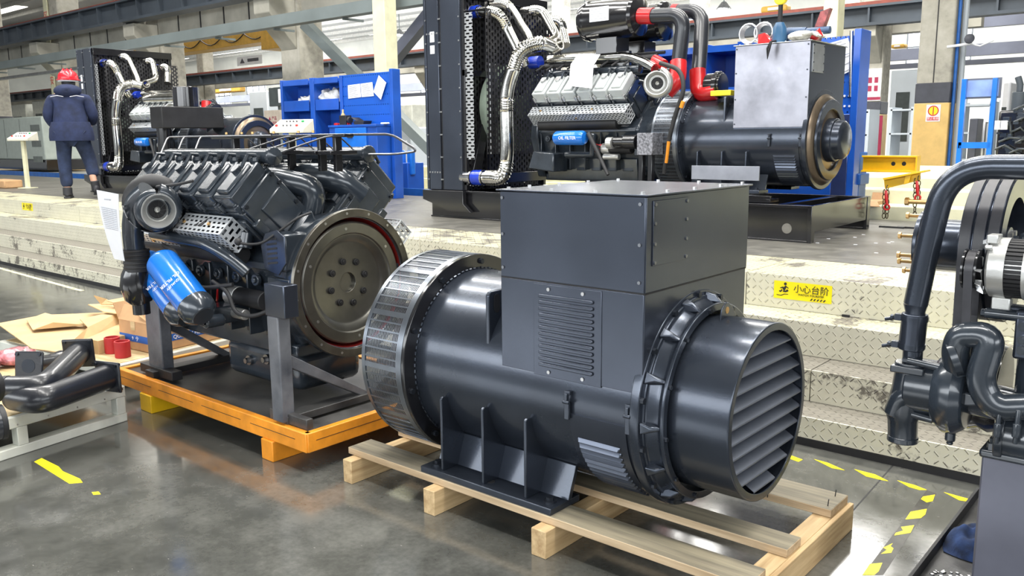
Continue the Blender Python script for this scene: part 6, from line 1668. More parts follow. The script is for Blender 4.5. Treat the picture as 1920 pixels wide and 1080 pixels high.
# lower details
m = MB(xf); a = W(1042, 259, y=6.2); b = W(1096, 259, y=6.2); m.lathe([(0, 0), (0, 0.05), (0.02, 0.063), (0.30, 0.063), (0.32, 0.05), (0.325, 0)], a, (1, 0, 0), 28, closed=False); ff = G('fuel_filter', m, BLUE)
textobj('print', 'OIL FILTER', 0.04, a - GO + Vector((0.17, -0.064, 0)), (1, 0, 0), (0, 0, 1), PAPER, ff)
m = MB(xf); c = W(1030, 295, y=6.35); m.hexa([c + Vector(v) for v in ((-0.16, -0.12, -0.10), (0.14, -0.12, -0.13), (0.14, 0.1, -0.13), (-0.16, 0.1, -0.10), (-0.10, -0.12, 0.06), (0.14, -0.12, 0.04), (0.14, 0.1, 0.04), (-0.10, 0.1, 0.06))]); m.tube([W(1060, 290, y=6.3), W(1110, 290, y=6.3), W(1112, 250, y=6.3)], 0.03, 12)
G('oil_pump', m, ENG, bevel=0.012)
m = MB(xf); m.tube([W(1103, 250, y=6.22), W(1118, 280, y=6.2), W(1140, 328, y=6.15)], [0.022, 0.018, 0.014], 10); G('drain_hose', m, RUBBER)
m = MB(xf); m.cyl(W(1143, 266, y=6.3), W(1172, 266, y=6.3), 0.045, n=18); m.cyl(W(1172, 266, y=6.3), W(1195, 266, y=6.3), 0.06, n=18); G('starter_motor', m, BLACK, bevel=0.004)
m = MB(xf); m.cyl(W(1140, 268, y=6.28), W(1150, 268, y=6.28), 0.05, n=18); G('starter_ring', m, ALU)
m = MB(xf); c = W(1211, 270, y=6.2); m.box(c.x - 0.075, c.x + 0.075, c.y - 0.02, c.y + 0.15, c.z - 0.09, c.z + 0.09); G('isolator_block', m, mat('speckled_grey', (0.20, 0.20, 0.22), rough=0.4, metal=0.4, var=0.4, nscale=60), bevel=0.004)
m = MB(xf); m.box(c.x - 0.07, c.x - 0.03, c.y, c.y + 0.05, 0.95, c.z - 0.09); m.box(c.x + 0.02, c.x + 0.06, c.y, c.y + 0.05, 0.95, c.z - 0.09); G('isolator_leg', m, BLACK, bevel=0.003)
m = MB(xf); c = W(1357, 184, y=6.55); m.box(c.x - 0.09, c.x + 0.09, c.y - 0.06, c.y + 0.06, 1.77, c.z + 0.06); G('sensor_box', m, SIGNY, bevel=0.004)
m = MB(xf); a = W(1296, 336, y=6.10); b = W(1424, 312, y=6.10); m.box(a.x, b.x, 6.10, 6.112, a.z, b.z); G('rating_panel', m, mat('brushed_panel', (0.26, 0.27, 0.31), rough=0.35, metal=0.6), bevel=0.002)
m = MB(xf); m.tube(bendpath([W(1238, 118, y=6.25), W(1275, 130, y=6.2), W(1284, 165, y=6.18), W(1266, 215, y=6.18), W(1252, 270, y=6.2), W(1245, 325, y=6.25)], 0.2), 0.018, 10); hs_ = G('wrapped_hose', m, RUBBER)
m = MB(xf); m.tube([W(1281, 190, y=6.172), W(1277, 202, y=6.172)], 0.016, 8); m.tube([W(1254, 265, y=6.19), W(1249, 305, y=6.225)], 0.014, 8); G('orange_spiral', m, ORANGE, hs_)
m = MB(xf)
for k in range(9): m.tube([(-5.15 + k * 0.12, 6.42, 2.06), (-5.10 + k * 0.12, 6.5, 2.12), (-5.05 + k * 0.1, 6.62, 2.10), (-5.0 + k * 0.1, 6.7, 2.2)], 0.009, 6)
m.tube([(-5.2, 6.5, 2.10), (-3.9, 6.5, 2.12)], 0.02, 8); m.tube([(-5.2, 6.62, 2.16), (-3.9, 6.62, 2.16)], 0.014, 8)
G('wiring_harness', m, RUBBER)
ps = W(1098, 135, y=6.28)
t = thing('paper_sheet', 'white work sheet draped over the pale valve covers of the middle generator set', 'paper', (ps.x, 6.28, W(1090, 166, y=6.28).z))
A = W(1085, 101, y=6.45); B = W(1126, 102, y=6.45); C_ = W(1110, 166, y=6.24); D = W(1066, 161, y=6.24)
m = MB(off(t.location)); A2 = A.lerp(D, .45) + Vector((0, -0.05, 0.03)); B2 = B.lerp(C_, .45) + Vector((0, -0.05, 0.03))
n_ = Vector((0, -0.0015, 0.001))
m.add([A, B, B2, A2, C_, D] + [q + n_ for q in (A, B, B2, A2, C_, D)], [(0, 3, 2, 1), (3, 5, 4, 2), (6, 7, 8, 9), (9, 8, 10, 11), (0, 1, 7, 6), (5, 11, 10, 4), (0, 6, 9, 3), (3, 9, 11, 5), (1, 2, 8, 7), (2, 4, 10, 8)])
m.build('sheet', PAPER, t, smooth=False)
m = MB(off(t.location))
for i in range(5):
    a = A.lerp(A2, 0.3 + i * 0.13).lerp(B.lerp(B2, 0.3 + i * 0.13), 0.15) + n_ * 2; b = A.lerp(A2, 0.3 + i * 0.13).lerp(B.lerp(B2, 0.3 + i * 0.13), 0.8) + n_ * 2
    m.cyl(a, b, 0.0025, n=4)
m.build('print', INKL, t)
# left generator set, same model, farther along the platform
DX = -7.75
gl = dup(gs, (GO.x + DX, GO.y, GO.z), 0, 'similar black generator set with silver bellows pipes behind the worker in the blue jacket', skip=('air_cleaner', 'intake_elbow', 'red_sleeve', 'cleaner_bracket', 'isolator_block', 'isolator_leg', 'orange_spiral', 'wrapped_hose', 'terminal_box', 'sensor_box', 'charge_pipe.003', 'rating_panel'))
# silencer box over it
t = thing('silencer', 'black box silencer with a round canister, seen above the left engine', 'silencer', (-9.3, 6.2, PZT))
a = W(302, 199, y=5.6); b = W(302, 240, y=5.6); b2 = W(421, 240, x=a.x); a2 = W(283, 240, y=5.6); c_ = t.location
m = MB(off(c_)); m.box(a2.x, a.x, 5.6, b2.y, b.z, a.z); m.build('box', BLACKM, t, bevel=0.01)
m = MB(off(c_)); q = W(350, 200, y=6.2); m.cyl(q - Vector((0, 0, 0.01)), q + Vector((0, 0, 0.26)), 0.17, n=32); m.build('canister', BLACK, t, bevel=0.01)
m = MB(off(c_)); q = W(308, 240, y=5.9); m.cyl((q.x, 5.9, PZT), (q.x, 5.9, q.z + 0.02), 0.10, n=24); q = W(385, 240, y=6.9); m.cyl((q.x, 6.9, PZT), (q.x, 6.9, q.z + 0.02), 0.09, n=24); m.build('leg', STEEL if False else BLACK, t)
m = MB(off(c_)); m.tube([W(275, 186, y=6.4), W(338, 184, y=6.4)], 0.07, 18); m.build('inlet_duct', CHROME, t)
# ------------------------------------------------------------------ blue shelf unit with pegboard (left of the middle set)
YC = 7.72
def bx(root, name, u0, v0, u1, v1, y, d, mt, bevel=0.003, par=None):
    """box whose front face spans two photo corners on the plane y, d deep"""
    a = W(u0, v1, y=y); b = W(u1, v0, y=y); c = (par or root).location if par is None else root.location
    return MB(off(root.matrix_world.translation if False else root.location)).box(a.x, b.x, y, y + d, a.z, b.z).build(name, mt, par or root, bevel=bevel)
xl = W(524, 145, y=YC).x; xm = W(640, 140, y=YC).x; xr = W(737, 133, y=YC).x; ztop = W(737, 133, y=YC).z; 
t = thing('shelf_unit', 'blue steel workshop shelf unit with white sheeting in its bays, left of the radiator', 'shelf unit', ((xl + xm) / 2, YC, PZT))
xf = off(t.location)
xd = W(583, 145, y=YC).x
m = MB(xf); m.box(xl, xm, YC + 0.28, YC + 0.29, PZT, ztop); m.build('back_panel', CABBLUE, t)
for (a, b) in ((xl, xl + 0.05), (xd - 0.05, xd + 0.05), (xm - 0.06, xm)): MB(xf).box(a, b, YC, YC + 0.28, PZT, ztop).build('upright', CABBLUE, t, bevel=0.004)
for z in (ztop - 0.09, W(560, 193, y=YC).z - 0.12, W(560, 193, y=YC).z - 0.62, PZT + 0.02):
    hgt = 0.09 if z > 2.1 else 0.17
    MB(xf).box(xl + 0.07, xd - 0.08, YC + 0.005, YC + 0.28, z, z + 0.02).build('shelf', CABBLUE, t); MB(xf).box(xl + 0.07, xd - 0.08, YC, YC + 0.015, z - 0.0, z + hgt * 0.9).build('shelf_lip', CABBLUE, t, bevel=0.003)
    MB(xf).box(xd + 0.07, xm - 0.09, YC + 0.005, YC + 0.28, z, z + 0.02).build('shelf', CABBLUE, t); MB(xf).box(xd + 0.07, xm - 0.09, YC, YC + 0.015, z - 0.0, z + hgt * 0.9).build('shelf_lip', CABBLUE, t, bevel=0.003)
t2 = thing('pegboard_bench', 'blue pegboard bench with papers pinned to it beside the shelf unit', 'workbench', ((xm + xr) / 2, YC, PZT))
xf = off(t2.location)
MB(xf).box(xm, xr - 0.06, YC + 0.02, YC + 0.03, 1.45, ztop).build('pegboard', PEG, t2)
MB(xf).box(xm, xr - 0.06, YC + 0.10, YC + 0.11, PZT, ztop).build('back_panel', CABBLUE, t2)
MB(xf).box(xr - 0.06, xr, YC - 0.02, YC + 0.12, PZT, ztop + 0.03).build('side_panel', CABBLUE, t2, bevel=0.004)
zb_ = W(690, 234, y=YC).z
MB(xf).box(xm + 0.003, xr - 0.07, YC - 0.25, YC + 0.02, PZT, zb_ - 0.03).build('bench_body', CABBLUE, t2, bevel=0.004)
MB(xf).box(xm + 0.003, xr - 0.065, YC - 0.27, YC + 0.02, zb_ - 0.03, zb_).build('bench_top', CABBLUE, t2, bevel=0.003)
xd0 = W(628, 240, y=YC - 0.27).x; xd1 = W(686, 240, y=YC - 0.27).x
dr = MB(xf).box(xd0, xd1, YC - 0.275, YC - 0.25, zb_ - 0.62, zb_ - 0.04).build('drawer_front', CABBLUEL, t2, bevel=0.004)
MB(xf).box((xd0 + xd1) / 2 - 0.05, (xd0 + xd1) / 2 + 0.05, YC - 0.29, YC - 0.275, zb_ - 0.17, zb_ - 0.15).build('handle', BLACKM, dr)
def pinned(label, cs, y, nlines=8, cat='paper', t_=0.002):
    P = [W(u, v, y=y) for u, v in cs]; c = sum(P, Vector()) / 4
    o = thing('pinned_paper', label, cat, tuple(c)); m = MB(off(c))
    m.add(P + [q + Vector((0, t_, 0)) for q in P], [(0, 1, 2, 3), (7, 6, 5, 4), (0, 4, 5, 1), (1, 5, 6, 2), (2, 6, 7, 3), (3, 7, 4, 0)])
    m.build('sheet', PAPER, o, smooth=False)
    m = MB(off(c))
    for i in range(nlines):
        f = 0.12 + 0.76 * i / max(1, nlines - 1); a = P[0].lerp(P[3], f); b = P[1].lerp(P[2], f)
        a2 = a.lerp(b, 0.1) - Vector((0, 0.002, 0)); b2 = a.lerp(b, random.uniform(0.6, 0.9)) - Vector((0, 0.002, 0)); w_ = Vector((0, 0, 0.004))
        m.add([a2 - w_, b2 - w_, b2 + w_, a2 + w_, a2 - w_ + Vector((0, .001, 0)), b2 - w_ + Vector((0, .001, 0)), b2 + w_ + Vector((0, .001, 0)), a2 + w_ + Vector((0, .001, 0))], [(0, 1, 2, 3), (7, 6, 5, 4), (0, 4, 5, 1), (1, 5, 6, 2), (2, 6, 7, 3), (3, 7, 4, 0)])
    m.build('print', INKL, o, smooth=False); return o
yp = YC + 0.012
pinned('printed sheet pinned on the blue pegboard, left one of the pair', [(652, 160), (675, 157), (677, 182), (653, 185)], yp)
pinned('printed sheet pinned on the blue pegboard, right one of the pair', [(676, 157), (698, 154), (701, 180), (678, 182)], yp)
pinned('white document pocket hanging tilted at the right of the blue pegboard', [(710, 141), (724, 155), (714, 187), (700, 172)], yp - 0.02, 4)
# white sheeting in the bays
for (u0, u1, v0, v1, l) in ((555, 580, 177, 193, 'crumpled white plastic sheet on the left shelf bay'), (590, 632, 161, 192, 'large crumpled white plastic sheet on the right shelf bay')):
    a = W(u0, v1 + 1, y=YC + 0.06); b = W(u1, v0, y=YC + 0.06)
    m = MB(); sx = (b.x - a.x) / 2; sz = (b.z - a.z)
    m.sphere((0, 0, 0), 1.0, 22, (1, 1, 1)); 
    for i, v in enumerate(m.v):
        q = Vector(v); r_n = 1 + 0.14 * math.sin(q.x * 7 + q.z * 5) + 0.10 * math.sin(q.y * 13 + q.x * 9) + random.uniform(-.05, .05)
        m.v[i] = (q.x * sx * r_n, q.y * 0.10 * r_n, max(0.0, (q.z * 0.5 + 0.35) * sz * r_n))
    o = m.build('plastic_sheeting', TARP, loc=((a.x + b.x) / 2, YC + 0.15, a.z), angle=70); tag(o, l, 'plastic sheet', 'crumpled white sheeting on the blue shelves')
p = W(535, 193, y=YC + 0.12); o = MB().box(-0.03, 0.03, -0.1, 0.1, 0, 0.2).build('folder', PAPER, loc=p, bevel=0.003); tag(o, 'white folder standing at the left end of the upper shelf', 'folder')
for (u, w_, d, h, mt, nm, l, c) in ((644, 0.05, 0.05, 0.22, OSB, 'spray_bottle', 'small pale bottle on the bench by the pegboard', 'bottle'), (652, 0.07, 0.06, 0.035, RED, 'red_tool', 'red tool lying on the bench, left of the black pan', 'tool'), (632, 0.08, 0.05, 0.03, RED, 'red_tool', 'red tool lying on the bench just left of the bottle', 'tool'), (648, 0.14, 0.1, 0.13, BLACKM, 'black_case', 'small black case on the bench beside the shelf unit', 'case'), (680, 0.22, 0.14, 0.05, BLACKM, 'oil_pan', 'low black pan with a lid flap on the bench', 'pan'), (722, 0.10, 0.07, 0.02, PAPER, 'cloth', 'crumpled white cloth with a red spot on the bench', 'cloth')):
    p = W(u, 232, y=YC - 0.1)
    m = MB()
    if 'bottle' in nm: m.lathe([(0, 0), (0, 0.028), (0.14, 0.028), (0.17, 0.012), (0.21, 0.014), (0.21, 0)], (0, 0, 0), (0, 0, 1), 16, closed=False)
    elif 'pan' in nm: m.prism([(-w_ / 2 + 0.02, 0), (w_ / 2 - 0.02, 0), (w_ / 2, h), (-w_ / 2, h)], -d / 2, d / 2, 'y'); m.hexa([(-w_ / 2 - 0.04, -d / 2, h + .04), (-w_ / 2 + 0.05, -d / 2, h), (-w_ / 2 + 0.05, d / 2, h), (-w_ / 2 - 0.04, d / 2, h + .04), (-w_ / 2 - 0.04, -d / 2, h + .05), (-w_ / 2 + 0.05, -d / 2, h + .01), (-w_ / 2 + 0.05, d / 2, h + .01), (-w_ / 2 - 0.04, d / 2, h + .05)])
    else: m.box(-w_ / 2, w_ / 2, -d / 2, d / 2, 0, h); m.cyl((-w_ * .3, 0, h * .5), (w_ * .8, 0, h * .5), h * .35, n=10)
    o = m.build(nm, mt, loc=(p.x, YC - 0.1, zb_ + 0.001), bevel=0.004); tag(o, l, c)
# monitor and carton left of the shelf unit
t = thing('monitor', 'dark flat monitor on a stand just left of the blue shelf unit', 'monitor', (W(515, 185, y=9.5).x, 9.5, 0))
a = W(505, 200, y=9.5); b = W(526, 163, y=9.5); c_ = t.location
MB(off(c_)).box(a.x, b.x + 0.1, 9.5, 9.56, a.z, b.z).build('screen', DARKSCR, t, bevel=0.01); MB(off(c_)).box(c_.x, c_.x + 0.05, 9.56, 9.6, 0, b.z - 0.1).build('stand', GIRDERL, t)
a = W(497, 240, y=9.0); b = W(526, 206, y=9.0)
o = thing('carton', 'brown carton with red printing seen left of the blue shelf unit', 'carton', (a.x, 9.0, a.z)); MB().box(0, b.x - a.x + 0.15, 0, 0.4, 0, b.z - a.z).build('carton_body', mat('carton_pale', (0.46, 0.40, 0.33), rough=0.8), o)
textobj('print', '▲ 产品', 0.075, ((b.x - a.x) / 2, -0.002, 0.16), (1, 0, 0), (0, 0, 1), MAROON, o); textobj('print', '小心轻放', 0.06, ((b.x - a.x) / 2, -0.002, 0.08), (1, 0, 0), (0, 0, 1), MAROON, o)
o2 = MB().box(-0.3, 0.5, -0.1, 0.6, 0, a.z - PZT).build('crate_support', GIRDERL, loc=(a.x + 0.1, 9.0, PZT)); o2.location.z = 0; o2.scale.z = a.z / (a.z - PZT); tag(o2, 'grey cabinet carrying the red printed carton', 'cabinet')

# consoles
def console(label, u, v, y, zf, s, yaw):
    p = W(u, v, y=y)
    t = thing('control_console', label, 'control console', (p.x, y, zf), rz=yaw); H = p.z - zf
    m = MB(); m.box(-0.03, 0.03, -0.03, 0.03, 0, H); m.build('post', CREAMP, t, bevel=0.004)
    m = MB(); m.box(-0.12, 0.12, -0.10, 0.10, 0, 0.012); m.build('foot_plate', CREAMP, t)
    w, d, h = 0.20 * s, 0.14 * s, 0.07 * s
    m = MB(); c = [(-w, -d, H - 0.02), (w, -d, H - 0.02), (w, d, H - 0.02), (-w, d, H - 0.02), (-w, -d, H + h * 0.35), (w, -d, H + h * 0.35), (w, d * 0.9, H + h * 1.9), (-w, d * 0.9, H + h * 1.9)]
    m.hexa(c); m.build('console_body', CONSOLE, t, bevel=0.008)
    up = Vector((0, d * 1.9, h * 1.55)).normalized(); nn = Vector((1, 0, 0)).cross(up); o0 = Vector((0, 0, H + h * 1.15))
    for mt, nm, lst in ((RED, 'stop_button', ((-0.75, -0.5), (0.45, -0.5))), (GREENL, 'start_button', ((0.55, 0.35),)), (INK, 'button', tuple((-0.4 + 0.2 * i, 0.35) for i in range(4)) + tuple((-0.35 + 0.22 * i, -0.5) for i in range(3)))):
        m = MB()
        for (a, b) in lst:
            q = o0 + Vector((a * w, 0, 0)) + up * (b * d); m.cyl(q - nn * 0.005, q + nn * 0.018 * s, (0.016 if nm != 'button' else 0.009) * s, n=12)
        m.build(nm, mt, t)
    return t
console('cream push-button console on a stand between the left engine and the shelf unit', 548, 246, 5.75, PZT, 1.0, math.radians(28))
console('cream push-button console on a cream post at the far left behind the steps', 43, 262, 6.0, PZT, 1.0, math.radians(30))

# ------------------------------------------------------------------ pegboard cabinet behind the alternator (right)
YB = 7.78
xa_ = W(1326, 80, y=YB).x; xb_ = W(1392, 75, y=YB).x; xc_ = W(1617, 60, y=YB).x; zt_ = W(1617, 58, y=YB).z
t = thing('shelf_unit', 'blue steel shelf unit behind the middle alternator, partly hidden by the elbow pipes', 'shelf unit', ((xa_ + xb_) / 2 - 0.25, YB, PZT)); xf = off(t.location)
MB(xf).box(xa_ - 0.75, xb_, YB + 0.42, YB + 0.44, PZT, zt_).build('back_panel', CABBLUE, t)
for x in (xa_ - 0.75, xa_ - 0.1, xb_ - 0.05): MB(xf).box(x, x + 0.09, YB, YB + 0.42, PZT, zt_).build('upright', CABBLUE, t, bevel=0.004)
for z in (zt_ - 0.08, 1.85, 1.35, PZT + 0.02): MB(xf).box(xa_ - 0.75, xb_, YB + 0.002, YB + 0.42, z, z + 0.06).build('shelf', CABBLUE, t)
t = thing('pegboard_cabinet', 'tall blue pegboard cabinet with a reflective blue lower door, behind the middle alternator', 'cabinet', ((xb_ + xc_) / 2, YB, PZT)); xf = off(t.location)
MB(xf).box(xb_, xc_ - 0.05, YB + 0.10, YB + 0.12, 1.40, zt_ - 0.02).build('pegboard', PEG, t)
MB(xf).box(xb_, xc_ - 0.05, YB + 0.20, YB + 0.22, PZT, zt_ - 0.02).build('back_panel', CABBLUE, t)
MB(xf).box(xc_ - 0.06, xc_, YB - 0.02, YB + 0.23, PZT, zt_ + 0.02).build('side_panel', CABBLUE, t, bevel=0.004)
xq = W(1566, 215, y=YB).x
MB(xf).box(xq, xc_ - 0.06, YB - 0.02, YB + 0.20, PZT, W(1590, 214, y=YB).z).build('lower_door', mat('blue_gloss_door', (0.10, 0.15, 0.42), rough=0.12, metal=0.75, var=0.15, nscale=2), t, bevel=0.004)
MB(xf).box(xb_, xq, YB - 0.02, YB + 0.20, PZT, 1.10).build('lower_frame', CABBLUE, t, bevel=0.004)
m = MB(xf)
for v in (120, 180, 199):
    for u in (1575, 1584, 1593, 1603):
        if v > 120 or u > 1590: q = W(u, v, y=YB + 0.1); m.cyl((q.x, YB + 0.1, q.z), (q.x, YB + 0.09, q.z), 0.010, n=10)
m.build('holes', PAPER, t)
pinned('exploded-view drawing pinned high on the right pegboard', [(1548, 83), (1590, 71), (1597, 98), (1556, 112)], YB + 0.09, 5)
pinned('white sheet under the drawing on the right pegboard', [(1574, 108), (1598, 98), (1606, 128), (1576, 142)], YB + 0.085, 3)
a = W(1597, 58, y=YB + 0.05); b = W(1595, 182, y=YB + 0.05)
tag(MB(off(b)).tube([b, a], 0.018, 10).build('steel_rod', CHROME, loc=b), 'long thin steel rod hanging at the right of the pegboard', 'rod')

# tools on top of the middle terminal box
ZTB = AXZ + 0.733 + 0.001; YT = 6.55
def on_top(name, mt, u, build, label, cat, y=YT, group=None):
    p = W(u, 100, y=y); m = MB(); build(m); o = m.build(name, mt, loc=(p.x, y, ZTB), bevel=0.0); tag(o, label, cat, group); return o
def coil(m):
    for k in range(5): m.tube([Vector((0.075 * math.cos(t) * (1 - k * .05), -0.02 + k * 0.01, 0.095 + 0.075 * math.sin(t) * (1 - k * .04))) for t in [i * 2 * PI / 16 for i in range(16)]], 0.007, 6, closed=True)
    m.cyl((0, -0.02, 0.0), (0, -0.02, 0.02), 0.03, n=10)
on_top('coil_of_cable', ZINC, 1404, coil, 'left wire coil standing on the silver terminal box', 'cable')
on_top('coil_of_cable', ZINC, 1432, coil, 'right wire coil standing on the silver terminal box', 'cable')
p = W(1460, 100, y=6.48); t = thing('hand_tool', 'black upright tool with a round yellow knob and blue body on the silver terminal box', 'tool', (p.x, 6.48, ZTB))
m = MB(); m.lathe([(0, 0), (0, 0.055), (0.11, 0.05), (0.15, 0.03), (0.15, 0)], (0, 0, 0), (0, 0, 1), 20, closed=False); m.build('tool_body', mat('tool_blue', (0.03, 0.10, 0.20), rough=0.35), t)
m = MB(); m.cyl((0, 0, 0.15), (0, 0, 0.29), 0.017, n=12); m.build('shaft', BLACKM, t)
m = MB(); m.cyl((0, -0.02, 0.325), (0, 0.02, 0.325), 0.048, n=24); m.build('knob', SIGNY, t, bevel=0.006)
m = MB(); m.tube([(0, -0.065, 0.01), (-0.005, -0.13, 0.0), (-0.012, -0.142, -0.05), (-0.025, -0.142, -0.12), (-0.03, -0.142, -0.05), (-0.01, -0.13, 0.002)], 0.008, 8); m.build('strap', BLACKM, t)
def pouch(m): m.hexa([(-0.05, -0.04, 0), (0.06, -0.04, 0), (0.06, 0.04, 0), (-0.05, 0.04, 0), (-0.06, -0.02, 0.07), (-0.01, -0.02, 0.08), (-0.01, 0.03, 0.08), (-0.06, 0.03, 0.07)])
on_top('red_pouch', RED, 1436, pouch, 'red and white pouch before the right wire coil', 'pouch', y=6.46)
def drill(m): m.tube([(-0.12, 0, 0.06), (-0.02, 0, 0.075), (0.12, 0, 0.08)], [0.045, 0.05, 0.035], 16); m.hexa([(-0.09, -0.03, 0), (-0.03, -0.03, 0), (-0.03, 0.03, 0), (-0.09, 0.03, 0), (-0.09, -0.025, 0.05), (-0.03, -0.025, 0.06), (-0.03, 0.025, 0.06), (-0.09, 0.025, 0.05)]); m.cyl((0.12, 0, 0.08), (0.30, 0, 0.08), 0.028, n=12)
on_top('power_drill', mat('drill_blue', (0.04, 0.08, 0.16), rough=0.4), 1482, drill, 'dark blue power drill lying behind the gloves on the silver terminal box', 'drill', y=6.62)
def glove(m):
    m.sphere((0, 0, 0.035), 0.09, 14, (1.2, 0.9, 0.45))
    for k in range(5): m.tube([(0.03 + k * 0.01, -0.06 + k * 0.028, 0.04), (0.11 + k * 0.004, -0.07 + k * 0.030, 0.045), (0.15, -0.075 + k * 0.032, 0.018)], [0.016, 0.014, 0.010], 8)
on_top('work_glove', mat('glove_cloth', (0.62, 0.60, 0.55), rough=0.9, var=0.2, nscale=30, bump=0.8, bscale=60), 1502, glove, 'white knitted work glove on the silver terminal box', 'glove', y=6.47)
def redg(m): m.sphere((0, 0, 0.03), 0.045, 12, (1, 1, 0.7)); m.tube([(0, 0, 0.04), (0.03, 0.0, 0.07), (0.05, 0, 0.02)], 0.014, 8)
on_top('red_cloth', RED, 1526, redg, 'small red glove cuff at the right end of the silver terminal box', 'glove', y=6.47)
def driver(m): m.hexa([(-0.05, -0.03, 0), (0.02, -0.03, 0), (0.02, 0.03, 0), (-0.05, 0.03, 0), (0.03, -0.03, 0.22), (0.10, -0.03, 0.24), (0.10, 0.03, 0.24), (0.03, 0.03, 0.22)])
on_top('clipboard_tool', mat('red_black_tool', (0.20, 0.05, 0.05), rough=0.4, var=0.9, nscale=14), 1530, driver, 'red and black tool leaning upright behind the red glove cuff', 'tool', y=6.66)

# ------------------------------------------------------------------ worker
def person():
    f = W(146, 371, z=PZT); base = Vector((f.x, f.y, PZT))
    t = thing('person', 'worker in a dark blue hooded jacket and red helmet walking away, far left', 'person', tuple(base), rz=math.radians(58))
    # local: facing +y, x to the person's right
    def skin(name, verts, edges, radii, mt, parent, sub=2):
        me = bpy.data.meshes.new(name); me.from_pydata(verts, edges, []); o = bpy.data.objects.new(name, me); COL.objects.link(o); o.parent = parent
        md = o.modifiers.new('skin', 'SKIN'); md.use_smooth_shade = True; md.branch_smoothing = 0.6
        for sv, r in zip(me.skin_vertices[0].data, radii): sv.radius = r if isinstance(r, tuple) else (r, r)
        me.skin_vertices[0].data[0].use_root = True
        s2 = o.modifiers.new('subdivision', 'SUBSURF'); s2.levels = sub; s2.render_levels = sub
        me.materials.append(mt); return o
    V = [(0, 0, 0.93), (0, 0.01, 1.10), (0, 0.04, 1.28), (0, 0.07, 1.42), (0, 0.11, 1.52), (0, 0.14, 1.60), (0, 0.15, 1.68),
         (-0.20, 0.06, 1.40), (-0.26, 0.05, 1.15), (-0.22, 0.20, 0.98), (0.20, 0.06, 1.40), (0.26, 0.07, 1.15), (0.22, 0.26, 1.02),
         (-0.10, 0, 0.88), (-0.12, 0.02, 0.50), (-0.12, -0.02, 0.09), (-0.12, 0.10, 0.04), (0.10, 0, 0.88), (0.17, 0.14, 0.52), (0.24, -0.06, 0.20), (0.26, 0.02, 0.10)]
    Ed = [(0, 1), (1, 2), (2, 3), (3, 4), (4, 5), (5, 6), (3, 7), (7, 8), (8, 9), (3, 10), (10, 11), (11, 12), (0, 13), (13, 14), (14, 15), (15, 16), (0, 17), (17, 18), (18, 19), (19, 20)]
    Rr = [0.13, 0.13, 0.14, 0.11, 0.055, 0.09, 0.095, 0.055, 0.045, 0.03, 0.055, 0.045, 0.03, 0.08, 0.06, 0.045, 0.035, 0.08, 0.06, 0.045, 0.035]
    skin('body', V, Ed, Rr, SKIN, t)
    J = [(0, 0.0, 0.76), (0, 0.01, 1.08), (0, 0.04, 1.26), (0, 0.07, 1.40), (0, 0.09, 1.49), (-0.22, 0.06, 1.38), (-0.29, 0.04, 1.14), (-0.24, 0.17, 1.00), (0.22, 0.06, 1.38), (0.29, 0.06, 1.14), (0.24, 0.22, 1.04)]
    JE = [(0, 1), (1, 2), (2, 3), (3, 4), (3, 5), (5, 6), (6, 7), (3, 8), (8, 9), (9, 10)]
    JR = [(0.27, 0.20), (0.25, 0.18), (0.25, 0.18), (0.20, 0.15), (0.10, 0.09), 0.10, 0.078, 0.058, 0.10, 0.078, 0.058]
    skin('jacket', J, JE, JR, NAVY, t)
    # hood lying on the shoulders
    m = MB(); m.sphere((0, 0.0, 1.485), 0.15, 18, (1.20, 0.72, 0.62)); m.tube(arc((0, 0.06, 1.50), (1, 0, 0), (0, 1, 0), 0.125, PI * 0.9, PI * 2.1, 14), 0.045, 10)
    m.build('hood', NAVY, t, angle=80)
    m = MB(); m.tube([(-0.21, -0.075, 1.40), (-0.12, -0.115, 1.415), (-0.04, -0.125, 1.40)], 0.006, 6); m.tube([(0.21, -0.075, 1.40), (0.12, -0.115, 1.415), (0.04, -0.125, 1.40)], 0.006, 6); m.build('piping', HIVIS, t)
    m = MB(); m.lathe([(0, 0.240), (0, 0.285), (0.05, 0.290), (0.16, 0.278), (0.26, 0.245), (0.26, 0.20)], (0, 0, 0.80), (0, 0, 1), 32)
    for i, v in enumerate(m.v): m.v[i] = (v[0], v[1] * 0.76, v[2])
    m.build('jacket_hem', NAVY, t)
    T_ = [(0, 0, 0.92), (-0.105, 0, 0.84), (-0.13, 0.02, 0.52), (-0.12, -0.01, 0.14), (0.105, 0, 0.84), (0.18, 0.13, 0.54), (0.235, 0.0, 0.28)]
    skin('trousers', T_, [(0, 1), (1, 2), (2, 3), (0, 4), (4, 5), (5, 6)], [(0.17, 0.14), 0.125, 0.095, 0.085, 0.125, 0.10, 0.085], NAVYT, t)
    m = MB(); m.sphere((-0.12, 0.05, 0.045), 0.07, 16, (0.75, 2.0, 0.65)); m.cyl((-0.12, -0.02, 0.04), (-0.12, -0.01, 0.15), 0.062, n=16); m.box(-0.165, -0.075, -0.09, 0.18, 0.0, 0.025); m.build('shoe', SHOE, t, bevel=0.008, angle=60)
    m = MB(); m.sphere((0.255, -0.02, 0.12), 0.07, 16, (0.75, 1.5, 1.1)); m.cyl((0.24, -0.04, 0.24), (0.25, -0.03, 0.14), 0.058, n=16); m.box(0.21, 0.30, -0.02, 0.12, 0.035, 0.06); m.build('shoe', SHOE, t, bevel=0.008, angle=60)
    m = MB(); prof = [(0, 0.0)]
    m.sphere((0, 0.14, 1.665), 0.145, 24, (0.92, 1.08, 0.86))
    keep = [i for i, v in enumerate(m.v)]
    for i in keep:
        v = m.v[i]
        if v[2] < 1.64: m.v[i] = (v[0] * 1.0, v[1], 1.635)
